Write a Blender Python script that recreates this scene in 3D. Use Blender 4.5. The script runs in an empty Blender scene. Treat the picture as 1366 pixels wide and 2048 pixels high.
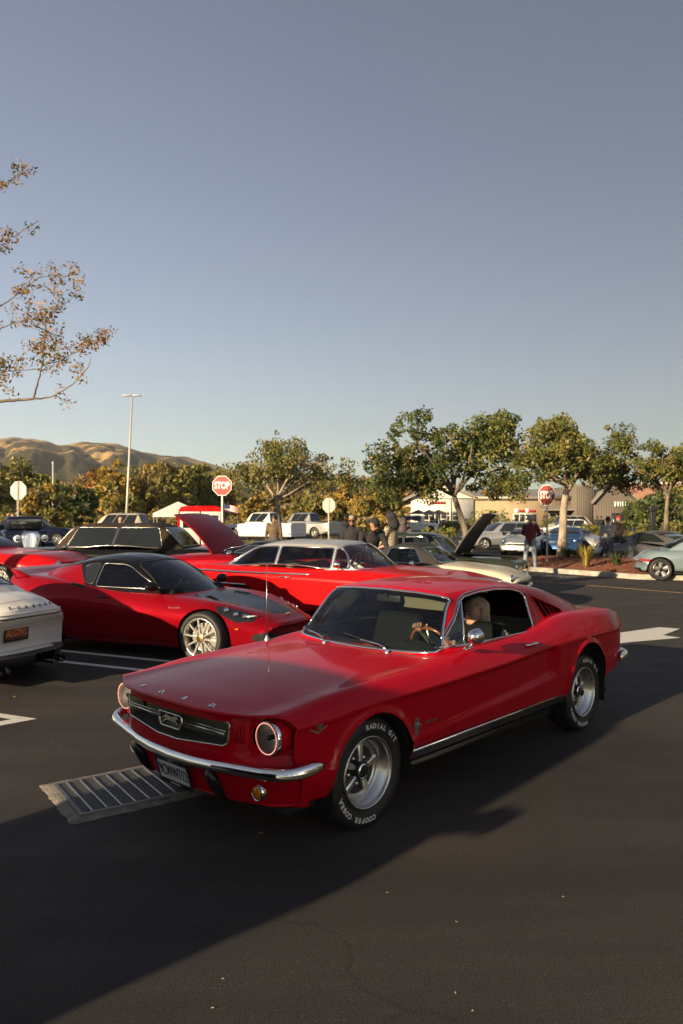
import bpy, bmesh, math, random
import numpy as np
from mathutils import Vector, Matrix
from mathutils.bvhtree import BVHTree
from mathutils.interpolate import poly_3d_calc

random.seed(7); np.random.seed(7)
R = math.radians
scn = bpy.context.scene
COL = scn.collection
LOWQ = False

# ------------------------------------------------------------------ camera
# solved from the wheels of the red fastback: f = 1516 px on 1366x2048, eye 1.80 m, horizon row 1031
FPX, HORIZ, CAMH = 1515.7, 1030.9, 1.804
cam_d = bpy.data.cameras.new('camera'); cam = bpy.data.objects.new('camera', cam_d); COL.objects.link(cam)
cam_d.sensor_fit = 'VERTICAL'; cam_d.sensor_height = 36.0; cam_d.lens = FPX / 2048 * 36.0
cam_d.clip_start = 0.05; cam_d.clip_end = 20000
cam.location = (0, 0, CAMH)
cam.rotation_euler = (R(90) + math.atan((HORIZ - 1024) / FPX), 0, 0)
cam_d.dof.use_dof = True; cam_d.dof.focus_distance = 5.6; cam_d.dof.aperture_fstop = 4.5
scn.camera = cam

# ------------------------------------------------------------------ sky and sun
SUN_EL, SUN_AZ = 14.0, 226.0      # elevation; compass-like angle (x axis = 0) of where the sun stands
sdir = Vector((math.cos(R(SUN_AZ)) * math.cos(R(SUN_EL)), math.sin(R(SUN_AZ)) * math.cos(R(SUN_EL)), math.sin(R(SUN_EL))))
wd = bpy.data.worlds.new('World'); scn.world = wd; wd.use_nodes = True
wn = wd.node_tree; bg = wn.nodes['Background']
sky = wn.nodes.new('ShaderNodeTexSky'); sky.sky_type = 'NISHITA'; sky.sun_disc = False
sky.sun_elevation = R(SUN_EL); sky.sun_rotation = R(SUN_AZ - 90)
sky.air_density = 1.0; sky.dust_density = 0.5; sky.ozone_density = 1.3; sky.altitude = 50
hs = wn.nodes.new('ShaderNodeHueSaturation'); hs.inputs['Saturation'].default_value = 0.74; hs.inputs['Hue'].default_value = 0.515
wn.links.new(sky.outputs[0], hs.inputs['Color']); wn.links.new(hs.outputs[0], bg.inputs[0])
bg.inputs[1].default_value = 0.05
sl = bpy.data.lights.new('sun', 'SUN'); so = bpy.data.objects.new('sun', sl); COL.objects.link(so)
sl.energy = 5.0; sl.angle = R(0.6); sl.color = (1.0, 0.78, 0.50)
so.rotation_euler = sdir.to_track_quat('Z', 'Y').to_euler(); so.location = (-20, -20, 12)
scn.view_settings.view_transform = 'Standard'; scn.view_settings.look = 'None'
scn.view_settings.exposure = 1.2; scn.view_settings.gamma = 1.0
scn.cycles.use_denoising = True
scn.cycles.max_bounces = 8; scn.cycles.transparent_max_bounces = 24; scn.cycles.caustics_reflective = False; scn.cycles.caustics_refractive = False

def G(px, py, z=0.0):
    """ground (or level z) point under a photo pixel"""
    d = FPX * (CAMH - z) / (py - HORIZ)
    return Vector(((px - 683) / FPX * d, d, z))
def AT(px, py, d):
    return Vector(((px - 683) / FPX * d, d, CAMH - (py - HORIZ) / FPX * d))
# ------------------------------------------------------------------ helpers
def link(o, parent=None):
    COL.objects.link(o)
    if parent is not None: o.parent = parent
    return o
def tag(o, label=None, cat=None, group=None, kind=None):
    if label: o['label'] = label
    if cat: o['category'] = cat
    if group: o['group'] = group
    if kind: o['kind'] = kind
    return o
def thing(name, label, cat, loc=(0, 0, 0), rz=0.0, group=None):
    o = bpy.data.objects.new(name, None); o.empty_display_size = .2; COL.objects.link(o)
    o.location = loc; o.rotation_euler = (0, 0, rz)
    return tag(o, label, cat, group)
def copy_tree(o, parent=None):
    c = o.copy(); COL.objects.link(c); c.parent = parent
    for ch in list(o.children): copy_tree(ch, c)
    return c
def hermite(knots):
    kk = sorted(knots, key=lambda k: k[0]); kp = [kk[0]]
    for k in kk[1:]:
        if k[0]-kp[-1][0] > .02: kp.append(k)
    xs = np.array([k[0] for k in kp], float); ys = np.array([k[1] for k in kp], float)
    n = len(xs); d = np.diff(ys) / np.diff(xs); m = np.zeros(n)
    if n > 2:
        h = np.diff(xs); m[1:-1] = (d[:-1] * h[1:] + d[1:] * h[:-1]) / (h[1:] + h[:-1])
        m[0] = 1.5 * d[0] - .5 * m[1]; m[-1] = 1.5 * d[-1] - .5 * m[-2]
    else: m[:] = d[0]
    def f(x):
        x = np.clip(np.asarray(x, float), xs[0], xs[-1]); i = np.clip(np.searchsorted(xs, x) - 1, 0, n - 2)
        h = xs[i + 1] - xs[i]; t = (x - xs[i]) / h
        return ((2*t**3-3*t**2+1)*ys[i] + (t**3-2*t**2+t)*h*m[i] + (-2*t**3+3*t**2)*ys[i+1] + (t**3-t**2)*h*m[i+1])
    return f
def fillet(pts, rad, n=4, seg=None):
    """section polyline with rounded corners; a fixed number of points whatever the lengths"""
    P = [np.array(p, float) for p in pts]; out = [P[0]]; ends = []
    K = len(P)
    for k in range(1, K - 1):
        a, b, c = P[k-1], P[k], P[k+1]
        la, lc = np.linalg.norm(a-b)+1e-9, np.linalg.norm(c-b)+1e-9
        r = min(rad[k], .49*la, .49*lc)
        ends.append((b+(a-b)/la*r, b, b+(c-b)/lc*r))
    prev = P[0]
    for k in range(1, K):
        nxt = ends[k-1][0] if k < K-1 else P[-1]
        m = seg[k-1] if seg else 1
        for q in range(1, m): out.append(prev + (nxt-prev)*q/m)
        out.append(nxt)
        if k < K-1:
            p0, p1, p2 = ends[k-1]
            for q in range(1, n+1):
                t = q/n; out.append((1-t)**2*p0 + 2*t*(1-t)*p1 + t*t*p2)
            prev = p2
    return np.array(out)
def loft_bm(xs, secs, mirror=True, close=False):
    """xs stations, secs[i] = array (m,2) of (y,z) from the centre line outwards; mirrored in y"""
    m = secs[0].shape[0]
    rows = []
    for x, s in zip(xs, secs):
        half = [(x, p[0], p[1]) for p in s]
        if mirror:
            other = [(x, -p[0], p[1]) for p in s[::-1] if abs(p[0]) > 1e-6]
            row = other + half
        else: row = half
        rows.append(row)
    bm = bmesh.new()
    V = [[bm.verts.new(p) for p in r] for r in rows]
    w = len(V[0])
    for i in range(len(V)-1):
        for j in range(w-1):
            try: bm.faces.new((V[i][j], V[i][j+1], V[i+1][j+1], V[i+1][j]))
            except ValueError: pass
    return bm, V
def smooth_cols(A, k=2, it=1):
    A = np.array(A, float)
    for _ in range(it):
        B = A.copy()
        B[1:-1] = .25*A[:-2] + .5*A[1:-1] + .25*A[2:]
        A = B
    return A
AX = {'xz': (0, 2, 1), 'xy': (0, 1, 2), 'yz': (1, 2, 0)}
def cut(bm, faces, outline, proj='xz'):
    """clip a convex outline (seen along one axis) out of the given faces; returns the faces inside"""
    u, v, w = AX[proj]
    pts = [np.array(p, float) for p in outline]
    area = sum(pts[i][0]*pts[(i+1) % len(pts)][1]-pts[(i+1) % len(pts)][0]*pts[i][1] for i in range(len(pts)))
    if area < 0: pts = pts[::-1]
    lo = np.min(pts, axis=0); hi = np.max(pts, axis=0)
    reg = {}
    def info(f):
        c = f.calc_center_median(); return (c, max((q.co-c).length for q in f.verts)+1e-6)
    l0, l1, h0, h1 = lo[0], lo[1], hi[0], hi[1]
    for f in faces:
        c, r = info(f)
        if c[u]+r > l0 and c[u]-r < h0 and c[v]+r > l1 and c[v]-r < h1: reg[f] = (c, r)
    for i in range(len(pts)):
        a, b = pts[i], pts[(i+1) % len(pts)]; d = b-a
        if np.linalg.norm(d) < 1e-7: continue
        no = [0, 0, 0]; no[u], no[v] = d[1], -d[0]; no = Vector(no).normalized()
        co = [0, 0, 0]; co[u], co[v] = a[0], a[1]; co = Vector(co); k0 = co.dot(no)
        keep = {}; mid = []
        for f, (c, r) in reg.items():
            dd = c.dot(no)-k0
            if dd < -r: keep[f] = (c, r)
            elif dd < r: mid.append(f)
        if mid:
            E = set(); W = set()
            for f in mid:
                E.update(f.edges); W.update(f.verts)
            r_ = bmesh.ops.bisect_plane(bm, geom=mid+list(E)+list(W), plane_co=co, plane_no=no, dist=1e-6)
            for f in {g for g in r_['geom'] if isinstance(g, bmesh.types.BMFace)} | {f for f in mid if f.is_valid}:
                if f in keep: continue
                c, r = info(f)
                if c.dot(no)-k0 < 1e-7: keep[f] = (c, r)
        reg = keep
        if not reg: break
    return set(reg)
def bm_obj(name, bm, mat, parent=None, smooth=True, normals_from=None, free=True, sharp=None):
    me = bpy.data.meshes.new(name)
    bm.normal_update()
    if sharp is not None:
        for e in bm.edges:
            if len(e.link_faces) == 2 and e.calc_face_angle(0) > sharp: e.smooth = False
    bm.to_mesh(me)
    for mt in (mat if isinstance(mat, (list, tuple)) else [mat]): me.materials.append(mt)
    me.polygons.foreach_set('use_smooth', [smooth]*len(me.polygons))
    if normals_from is not None and not LOWQ:
        bvh, obm = normals_from
        nn = []
        for v in me.vertices:
            loc, no, idx, d = bvh.find_nearest(v.co)
            f = obm.faces[idx]; w = poly_3d_calc([q.co for q in f.verts], loc)
            n = Vector((0, 0, 0))
            for q, ww in zip(f.verts, w): n += q.normal*ww
            nn.append(n.normalized())
        me.normals_split_custom_set_from_vertices(nn)
    if free: bm.free()
    o = bpy.data.objects.new(name, me)
    return link(o, parent)
def split_off(bm, faces):
    """move faces to a new bmesh"""
    nb = bmesh.new(); mp = {}
    for f in faces:
        vs = []
        for v in f.verts:
            if v not in mp: mp[v] = nb.verts.new(v.co)
            vs.append(mp[v])
        try:
            nf = nb.faces.new(vs); nf.material_index = f.material_index
        except ValueError: pass
    bmesh.ops.delete(bm, geom=list(faces), context='FACES')
    return nb
def border(bm):
    """longest boundary loop as a list of points"""
    best = []
    seen = set()
    be = {e for e in bm.edges if len(e.link_faces) == 1}
    adj = {}
    for e in be:
        for v in e.verts: adj.setdefault(v, []).append(e)
    for e0 in be:
        if e0 in seen: continue
        lp = [e0.verts[0]]; cur = e0.verts[1]; seen.add(e0)
        while True:
            lp.append(cur)
            nx = [e for e in adj[cur] if e not in seen]
            if not nx: break
            e = nx[0]; seen.add(e); cur = e.other_vert(cur)
        if len(lp) > len(best): best = lp
    pts = [v.co.copy() for v in best]
    if not pts: return pts
    if (pts[0]-pts[-1]).length < 1e-6: pts.pop()
    return pts
def resample(pts, step, closed=False):
    P = [Vector(p) for p in pts]
    if closed: P = P+[P[0]]
    L = [0]
    for a, b in zip(P, P[1:]): L.append(L[-1]+(b-a).length)
    n = max(2, int(round(L[-1]/step))); out = []; j = 0
    for i in range(n if closed else n+1):
        s = L[-1]*i/n
        while j < len(L)-2 and L[j+1] < s: j += 1
        t = (s-L[j])/max(1e-9, L[j+1]-L[j]); out.append(P[j].lerp(P[j+1], t))
    return out
def tube(bm, pts, r, sides=6, closed=False, flat=(1, 1), up=None, caps=True, r_end=None):
    P = [Vector(p) for p in pts]; n = len(P); rings = []
    prevu = None
    for i, p in enumerate(P):
        a = P[i-1] if (i > 0 or closed) else P[0]; b = P[(i+1) % n] if (i < n-1 or closed) else P[-1]
        t = (b-a)
        if t.length < 1e-9: t = Vector((0, 0, 1))
        t.normalize()
        if up is not None: ref = Vector(up)
        elif prevu is not None: ref = prevu
        else: ref = Vector((0, 0, 1)) if abs(t.z) < .9 else Vector((1, 0, 0))
        s = t.cross(ref)
        if s.length < 1e-6: s = t.cross(Vector((1, 0.3, 0)))
        s.normalize(); u = s.cross(t).normalized(); prevu = u
        rr = r if not callable(r) else r(i/max(1, n-1))
        if isinstance(r, (list, tuple)): rr = r[i]
        rings.append([bm.verts.new(p + s*math.cos(2*math.pi*k/sides+math.pi/sides)*rr*flat[0] + u*math.sin(2*math.pi*k/sides+math.pi/sides)*rr*flat[1]) for k in range(sides)])
    for i in range(n if closed else n-1):
        A, B = rings[i], rings[(i+1) % n]
        for k in range(sides):
            bm.faces.new((A[k], A[(k+1) % sides], B[(k+1) % sides], B[k]))
    if not closed and caps:
        bm.faces.new(rings[0][::-1]); bm.faces.new(rings[-1])
    return rings
def box(bm, lo, hi, rot=None, bev=0.0):
    x0, y0, z0 = lo; x1, y1, z1 = hi
    c = [(x0, y0, z0), (x1, y0, z0), (x1, y1, z0), (x0, y1, z0), (x0, y0, z1), (x1, y0, z1), (x1, y1, z1), (x0, y1, z1)]
    if rot is not None: c = [rot @ Vector(p) for p in c]
    v = [bm.verts.new(p) for p in c]
    fs = [bm.faces.new([v[i] for i in q]) for q in ((3, 2, 1, 0), (4, 5, 6, 7), (0, 1, 5, 4), (1, 2, 6, 5), (2, 3, 7, 6), (3, 0, 4, 7))]
    if bev > 0:
        es = {e for f in fs for e in f.edges}
        bmesh.ops.bevel(bm, geom=list(es), offset=bev, segments=2, affect='EDGES', profile=.6)
    return v
def lathe(bm, prof, n=32, axis='y', c=(0, 0, 0), cap0=False, cap1=False, a0=0.0):
    """prof: list of (along axis, radius)"""
    rings = []
    for h, r in prof:
        ring = []
        for k in range(n):
            a = a0+2*math.pi*k/n; p, q = r*math.cos(a), r*math.sin(a)
            co = {'y': (p, h, q), 'x': (h, p, q), 'z': (p, q, h)}[axis]
            ring.append(bm.verts.new((co[0]+c[0], co[1]+c[1], co[2]+c[2])))
        rings.append(ring)
    for A, B in zip(rings, rings[1:]):
        for k in range(n): bm.faces.new((A[k], A[(k+1) % n], B[(k+1) % n], B[k]))
    if cap0: bm.faces.new(rings[0][::-1])
    if cap1: bm.faces.new(rings[-1])
    return rings
def prism(bm, outline, lo, hi, axis='y'):
    """extrude an outline of 2-D points along an axis"""
    def p3(p, h): return {'y': (p[0], h, p[1]), 'x': (h, p[0], p[1]), 'z': (p[0], p[1], h)}[axis]
    A = [bm.verts.new(p3(p, lo)) for p in outline]; B = [bm.verts.new(p3(p, hi)) for p in outline]
    n = len(A)
    for k in range(n): bm.faces.new((A[k], A[(k+1) % n], B[(k+1) % n], B[k]))
    bm.faces.new(A[::-1]); bm.faces.new(B)
def xform(bm, M, verts=None):
    for v in (verts if verts is not None else bm.verts): v.co = M @ v.co
def fix_normals(bm): bmesh.ops.recalc_face_normals(bm, faces=bm.faces[:])
_glyph = {}
def text_bm(s, size=1.0, depth=0.0, space=1.0, bold=0.0, align='CENTER'):
    """built-in font lettering as a bmesh lying in XY"""
    cu = bpy.data.curves.new('lettering', 'FONT'); cu.body = s; cu.size = size; cu.extrude = depth; cu.space_character = space
    cu.align_x = align; cu.align_y = 'CENTER'; cu.offset = bold; cu.resolution_u = 2
    o = bpy.data.objects.new('lettering', cu); COL.objects.link(o)
    dg = bpy.context.evaluated_depsgraph_get(); me = bpy.data.meshes.new_from_object(o.evaluated_get(dg))
    bm = bmesh.new(); bm.from_mesh(me)
    bpy.data.objects.remove(o); bpy.data.curves.remove(cu); bpy.data.meshes.remove(me)
    return bm
def frame_m(o, x, y):
    """matrix with origin o, x and y axes given"""
    x = Vector(x).normalized(); z = x.cross(Vector(y)).normalized(); y = z.cross(x)
    return Matrix(((x.x, y.x, z.x, o[0]), (x.y, y.y, z.y, o[1]), (x.z, y.z, z.z, o[2]), (0, 0, 0, 1)))
# ------------------------------------------------------------------ materials
M = {}
def principled(name, col, rough=.5, metal=0.0, coat=0.0, spec=.5, emis=None, es=0.0, trans=0.0, alpha=1.0):
    m = bpy.data.materials.new(name); m.use_nodes = True; b = m.node_tree.nodes['Principled BSDF']
    b.inputs['Base Color'].default_value = (*col, 1); b.inputs['Roughness'].default_value = rough; b.inputs['Metallic'].default_value = metal
    b.inputs['Coat Weight'].default_value = coat; b.inputs['Coat Roughness'].default_value = .02; b.inputs['Specular IOR Level'].default_value = spec
    b.inputs['Transmission Weight'].default_value = trans
    if emis: b.inputs['Emission Color'].default_value = (*emis, 1); b.inputs['Emission Strength'].default_value = es
    M[name] = m
    return m
def nodes(m): return m.node_tree.nodes, m.node_tree.links, m.node_tree.nodes['Principled BSDF']
def noise_col(m, c1, c2, scale, detail=4, lo=.35, hi=.65, coord='Object', rough=None, bump=0.0, bscale=None, stretch=None):
    N, L, b = nodes(m)
    tc = N.new('ShaderNodeTexCoord'); src = tc.outputs[coord]
    if stretch:
        mp = N.new('ShaderNodeMapping'); mp.inputs['Scale'].default_value = stretch; L.new(src, mp.inputs[0]); src = mp.outputs[0]
    nz = N.new('ShaderNodeTexNoise'); nz.inputs['Scale'].default_value = scale; nz.inputs['Detail'].default_value = detail
    L.new(src, nz.inputs['Vector'])
    rp = N.new('ShaderNodeValToRGB'); rp.color_ramp.elements[0].position = lo; rp.color_ramp.elements[1].position = hi
    rp.color_ramp.elements[0].color = (*c1, 1); rp.color_ramp.elements[1].color = (*c2, 1)
    L.new(nz.outputs['Fac'], rp.inputs[0]); L.new(rp.outputs[0], b.inputs['Base Color'])
    if rough:
        mr = N.new('ShaderNodeMapRange'); mr.inputs['To Min'].default_value = rough[0]; mr.inputs['To Max'].default_value = rough[1]
        L.new(nz.outputs['Fac'], mr.inputs[0]); L.new(mr.outputs[0], b.inputs['Roughness'])
    if bump:
        n2 = N.new('ShaderNodeTexNoise'); n2.inputs['Scale'].default_value = bscale or scale*3; n2.inputs['Detail'].default_value = 6
        L.new(src, n2.inputs['Vector']); bp = N.new('ShaderNodeBump'); bp.inputs['Strength'].default_value = bump; bp.inputs['Distance'].default_value = .02
        L.new(n2.outputs['Fac'], bp.inputs['Height']); L.new(bp.outputs[0], b.inputs['Normal'])
    return rp
def paint(name, col, flake=0.0, rough=.32, metal=0.0, coat=1.0, dust=0.03):
    """car paint: colour coat under clear lacquer, a touch of dust and orange peel"""
    m = principled(name, col, rough, metal, coat*.38, spec=.05)
    N, L, b = nodes(m); b.inputs['Coat IOR'].default_value = 1.45
    tc = N.new('ShaderNodeTexCoord')
    n1 = N.new('ShaderNodeTexNoise'); n1.inputs['Scale'].default_value = 5; n1.inputs['Detail'].default_value = 5
    L.new(tc.outputs['Object'], n1.inputs['Vector'])
    mr = N.new('ShaderNodeMapRange'); mr.inputs['From Min'].default_value = .35; mr.inputs['From Max'].default_value = .75
    mr.inputs['To Min'].default_value = .012; mr.inputs['To Max'].default_value = .012+dust
    L.new(n1.outputs['Fac'], mr.inputs[0]); L.new(mr.outputs[0], b.inputs['Coat Roughness'])
    n2 = N.new('ShaderNodeTexNoise'); n2.inputs['Scale'].default_value = 1.6; n2.inputs['Detail'].default_value = 1.5
    L.new(tc.outputs['Object'], n2.inputs['Vector'])
    bp = N.new('ShaderNodeBump'); bp.inputs['Strength'].default_value = .06; bp.inputs['Distance'].default_value = .05
    L.new(n2.outputs['Fac'], bp.inputs['Height']); L.new(bp.outputs[0], b.inputs['Coat Normal'])
    if flake:
        vo = N.new('ShaderNodeTexVoronoi'); vo.inputs['Scale'].default_value = 900
        L.new(tc.outputs['Object'], vo.inputs['Vector'])
        mx = N.new('ShaderNodeMix'); mx.data_type = 'RGBA'; mx.inputs[0].default_value = flake
        mx.inputs[6].default_value = (*col, 1); hsv = N.new('ShaderNodeMix'); hsv.data_type = 'RGBA'; hsv.blend_type = 'MULTIPLY'; hsv.inputs[0].default_value = 1
        hsv.inputs[6].default_value = (*[min(1, c*2.2) for c in col], 1); L.new(vo.outputs['Color'], hsv.inputs[7])
        L.new(hsv.outputs[2], mx.inputs[7]); L.new(mx.outputs[2], b.inputs['Base Color'])
    return m
def glass(name, tint=(.75, .82, .8), refl=1.0):
    """thin pane: tinted see-through plus Fresnel mirror"""
    m = bpy.data.materials.new(name); m.use_nodes = True; N, L = m.node_tree.nodes, m.node_tree.links
    N.remove(N['Principled BSDF']); out = N['Material Output']
    tr = N.new('ShaderNodeBsdfTransparent'); tr.inputs[0].default_value = (*tint, 1)
    gl = N.new('ShaderNodeBsdfGlossy'); gl.inputs['Roughness'].default_value = .015; gl.inputs[0].default_value = (refl, refl, refl, 1)
    fr = N.new('ShaderNodeFresnel'); fr.inputs[0].default_value = 1.62
    mx = N.new('ShaderNodeMixShader'); L.new(fr.outputs[0], mx.inputs[0]); L.new(tr.outputs[0], mx.inputs[1]); L.new(gl.outputs[0], mx.inputs[2])
    L.new(mx.outputs[0], out.inputs[0]); M[name] = m
    return m
paint('red_paint', (.40, .001, .011), rough=.36, dust=.015)
paint('evora_red', (.24, .002, .008), flake=.25, rough=.3, metal=.35)
paint('chevy_red', (.44, .006, .008))
paint('white_paint', (.62, .61, .58)); paint('silver_paint', (.42, .43, .43), metal=.6, rough=.35); paint('cream_paint', (.58, .52, .40))
paint('black_paint', (.006, .006, .007)); paint('blue_paint', (.02, .06, .16), metal=.3); paint('sky_paint', (.23, .30, .33), metal=.4)
paint('grey_paint', (.12, .12, .125), metal=.5); paint('green_paint', (.028, .035, .026)); paint('beige_paint', (.46, .40, .31), metal=.3)
paint('navy_paint', (.008, .012, .03)); paint('roof_silver', (.52, .51, .48), metal=.55, rough=.38); paint('brown_vinyl', (.04, .03, .021), coat=0, rough=.6)
glass('glass'); glass('glass_tint', (.34, .38, .37)); glass('lens_glass', (.9, .9, .9))
principled('dark_glass', (.012, .015, .017), .04, 0, 0, .8)
principled('chrome', (.78, .78, .77), .07, 1); principled('brushed', (.55, .54, .51), .27, 1); principled('wheel_silver', (.62, .61, .58), .28, .85)
principled('rubber', (.013, .013, .014), .62); principled('trim_black', (.012, .012, .013), .4); principled('gap_black', (.004, .004, .004), .8)
principled('interior', (.012, .014, .015), .7, spec=.1); principled('interior_tan', (.20, .17, .12), .7); principled('letter_white', (.62, .62, .60), .6)
principled('amber', (.55, .17, .005), .12, 0, .6); principled('tail_red', (.28, .008, .008), .12, 0, .8); principled('reflector', (.75, .75, .74), .12, 1); principled('lamp_bowl', (.86, .85, .83), .33, .85)
principled('gold_trim', (.55, .42, .18), .25, 1); principled('wood_rim', (.20, .06, .02), .2, 0, .7)
principled('led_ring', (.9, .35, .12), .4, emis=(1.0, .42, .30), es=.55); principled('black_plastic', (.02, .02, .021), .5)
noise_col(M['rubber'], (.010, .010, .011), (.022, .021, .020), 30, rough=(.5, .75))
# ------------------------------------------------------------------ wheels
_wheel_cache = {}
def spoke_bm(n, r0, r1, y0, y1, w0, w1, th, a0=0.0, pair=0.0):
    bm = bmesh.new()
    for k in range(n):
        a = a0+2*math.pi*k/n
        for da in ((-pair, pair) if pair else (0,)):
            M3 = Matrix.Rotation(-(a+da), 4, 'Y')
            st = []
            for t in (0, .25, .5, .75, 1):
                r = r0+(r1-r0)*t; y = y0+(y1-y0)*t**1.6; w = w0+(w1-w0)*t
                st.append([(r, y-th, -w*.5), (r, y-.25*th, -w*.5), (r, y, -w*.28), (r, y, w*.28), (r, y-.25*th, w*.5), (r, y-th, w*.5)])
            V = [[bm.verts.new(M3 @ Vector(p)) for p in s] for s in st]
            for A, B in zip(V, V[1:]):
                for j in range(6): bm.faces.new((A[j], A[(j+1) % 6], B[(j+1) % 6], B[j]))
            bm.faces.new(V[0][::-1]); bm.faces.new(V[-1])
    fix_normals(bm)
    return bm
def arc_letters(s, radius, size, a_mid, y, flip=False, pitch=None):
    """letters standing around a tyre wall, outer side +y; a_mid degrees from +x (car front) measured upwards seen from outside"""
    out = []; n = len(s); pitch = pitch or size*.92
    for i, ch in enumerate(s):
        if ch == ' ': continue
        off = (i-(n-1)/2)*pitch/radius
        g = text_bm(ch, size, 0.0, bold=.0016)
        # seen from +y (outside), right hand is -x ; clockwise order for upper text
        a = R(a_mid)+off
        for v in g.verts:
            lx, ly = v.co.x, v.co.y
            # local tangent (clockwise seen from outside) and radial out
            rad = Vector((math.cos(a), 0, math.sin(a))); tan = Vector((-math.sin(a), 0, math.cos(a)))
            p = rad*(radius+ly)+tan*lx
            v.co = Vector((p.x, y - .10*max(0, abs(ly))*0, p.z))
        out.append(g)
    return out
def make_wheel(parent, kind, Rt, W, Rr, loc, side=1, steer=0.0):
    """kind of rim; tyre radius Rt, width W, rim lip radius Rr; outer face towards +y, loc is the hub on the outer face plane"""
    key = (kind, Rt, W, Rr)
    if key in _wheel_cache:
        hub = copy_tree(_wheel_cache[key], parent)
    else:
        bm = bmesh.new()   # hub and brake disc
        lathe(bm, [(-W*.5, Rr*.3), (-W*.5, Rr*.72), (-W*.43, Rr*.72), (-W*.43, Rr*.25), (-W*.2, Rr*.24), (-W*.2, .01)], 28, 'y')
        fix_normals(bm); hub = bm_obj('wheel', bm, M['brushed'] if kind in ('evora', 'modern') else M['black_plastic'], parent, sharp=.6)
        bm = bmesh.new(); s = Rt-Rr
        prof = [(-W*.92, Rr*.98), (-W*.99, Rr+.25*s), (-W, Rr+.5*s), (-W*.97, Rr+.82*s), (-W*.9, Rt-.012), (-W*.8, Rt-.002), (-W*.5, Rt), (-W*.2, Rt-.002), (-W*.1, Rt-.012), (-W*.03, Rr+.82*s), (0.004, Rr+.5*s), (0.002, Rr+.28*s), (-.010, Rr+.06*s), (-.018, Rr*.985)]
        lathe(bm, prof, 56, 'y'); fix_normals(bm); bm_obj('tyre', bm, M['rubber'], hub)
        # tread grooves
        bm = bmesh.new()
        for yy in (-.3, -.45, -.6, -.72): lathe(bm, [(W*yy-.004, Rt+.0006), (W*yy+.004, Rt+.0006)], 56, 'y')
        bm_obj('tread_groove', bm, M['gap_black'], hub)
        bm = bmesh.new()
        if kind == 'magnum':
            lathe(bm, [(-.012, Rr*1.0), (-.002, Rr*.985), (.002, Rr*.965), (-.002, Rr*.93), (-.012, Rr*.905), (-.028, Rr*.90), (-.030, Rr*.855), (-.075, Rr*.82), (-.085, Rr*.76)], 56, 'y')
            bm2 = bmesh.new(); lathe(bm2, [(-.084, Rr*.80), (-.088, Rr*.76), (-.088, Rr*.70), (-.094, Rr*.66), (-.12, Rr*.64)], 56, 'y')
            bm_obj('rim', bm, M['brushed'], hub); bm_obj('spoke_ring', bm2, M['wheel_silver'], hub)
            sp = spoke_bm(5, .045, Rr*.78, -.066, -.082, .027, .050, .03, R(97)); bm_obj('spoke', sp, M['wheel_silver'], hub, sharp=.5)
            bm3 = bmesh.new(); lathe(bm3, [(-.125, Rr*.70), (-.118, .05), (-.118, .005)], 32, 'y'); bm_obj('backing', bm3, M['gap_black'], hub)
            bm4 = bmesh.new(); lathe(bm4, [(-.08, .052), (-.052, .048), (-.043, .042), (-.040, .036)], 28, 'y'); cap = bm_obj('hub_ring', bm4, M['chrome'], hub)
            bm5 = bmesh.new(); lathe(bm5, [(-.044, .037), (-.041, .02), (-.040, .001)], 24, 'y'); bm_obj('centre_cap', bm5, M['trim_black'], hub)
            for k in range(5):
                bm6 = bmesh.new(); a = R(97+36+72*k); lathe(bm6, [(-.115, .011), (-.088, .011), (-.082, .006), (-.081, .001)], 8, 'y', (math.cos(a)*.078, 0, math.sin(a)*.078)); bm_obj('lug_nut', bm6, M['chrome'], hub)
            rm = Rr+.47*(Rt-Rr)
            for txt, am, sz in (('RADIAL G/T', 116, .040), ('COOPER COBRA', 300, .040)):
                [bm_obj('tyre_letter', lt, M['letter_white'], hub, smooth=False) for lt in arc_letters(txt, rm, sz, am, .0062, pitch=.0315)]
        else:
            lip = {'evora': 'wheel_silver', 'fuchs': 'brushed', 'modern': 'wheel_silver', 'dark': 'trim_black', 'chrome': 'chrome'}[kind]
            lathe(bm, [(-.014, Rr), (-.002, Rr*.985), (0, Rr*.965), (-.008, Rr*.92), (-.05, Rr*.90), (-.12, Rr*.86)], 48, 'y'); bm_obj('rim', bm, M[lip], hub)
            if kind == 'evora': sp = spoke_bm(10, .04, Rr*.95, -.012, -.012, .022, .028, .03, R(8))
            elif kind == 'fuchs': sp = spoke_bm(5, .03, Rr*.93, -.03, -.014, .05, .115, .03, R(20))
            elif kind == 'dark': sp = spoke_bm(5, .04, Rr*.95, -.03, -.01, .05, .055, .03, R(20))
            elif kind == 'chrome': sp = bmesh.new(); lathe(sp, [(-.045, Rr*.9), (-.03, Rr*.7), (-.012, Rr*.5), (-.005, Rr*.25), (-.002, .001)], 40, 'y')
            else: sp = spoke_bm(5, .04, Rr*.95, -.02, -.01, .03, .035, .03, R(20), pair=.14)
            bm_obj('spoke', sp, M[lip if kind != 'fuchs' else 'wheel_silver'], hub, sharp=.5)
            bm3 = bmesh.new(); lathe(bm3, [(-.06, .06), (-.008, .055), (-.004, .04), (-.003, .001)], 20, 'y')
            bm_obj('centre_cap', bm3, M['gold_trim'] if kind == 'evora' else M['trim_black'] if kind == 'fuchs' else M[lip], hub)
            bm4 = bmesh.new(); lathe(bm4, [(-W*.6, Rr*.9), (-W*.6, .01)], 28, 'y'); bm_obj('backing', bm4, M['gap_black'], hub)
        _wheel_cache[key] = hub
    hub.location = loc; hub.rotation_euler = (0, 0, (0 if side > 0 else math.pi)+steer)
    return hub
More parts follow.
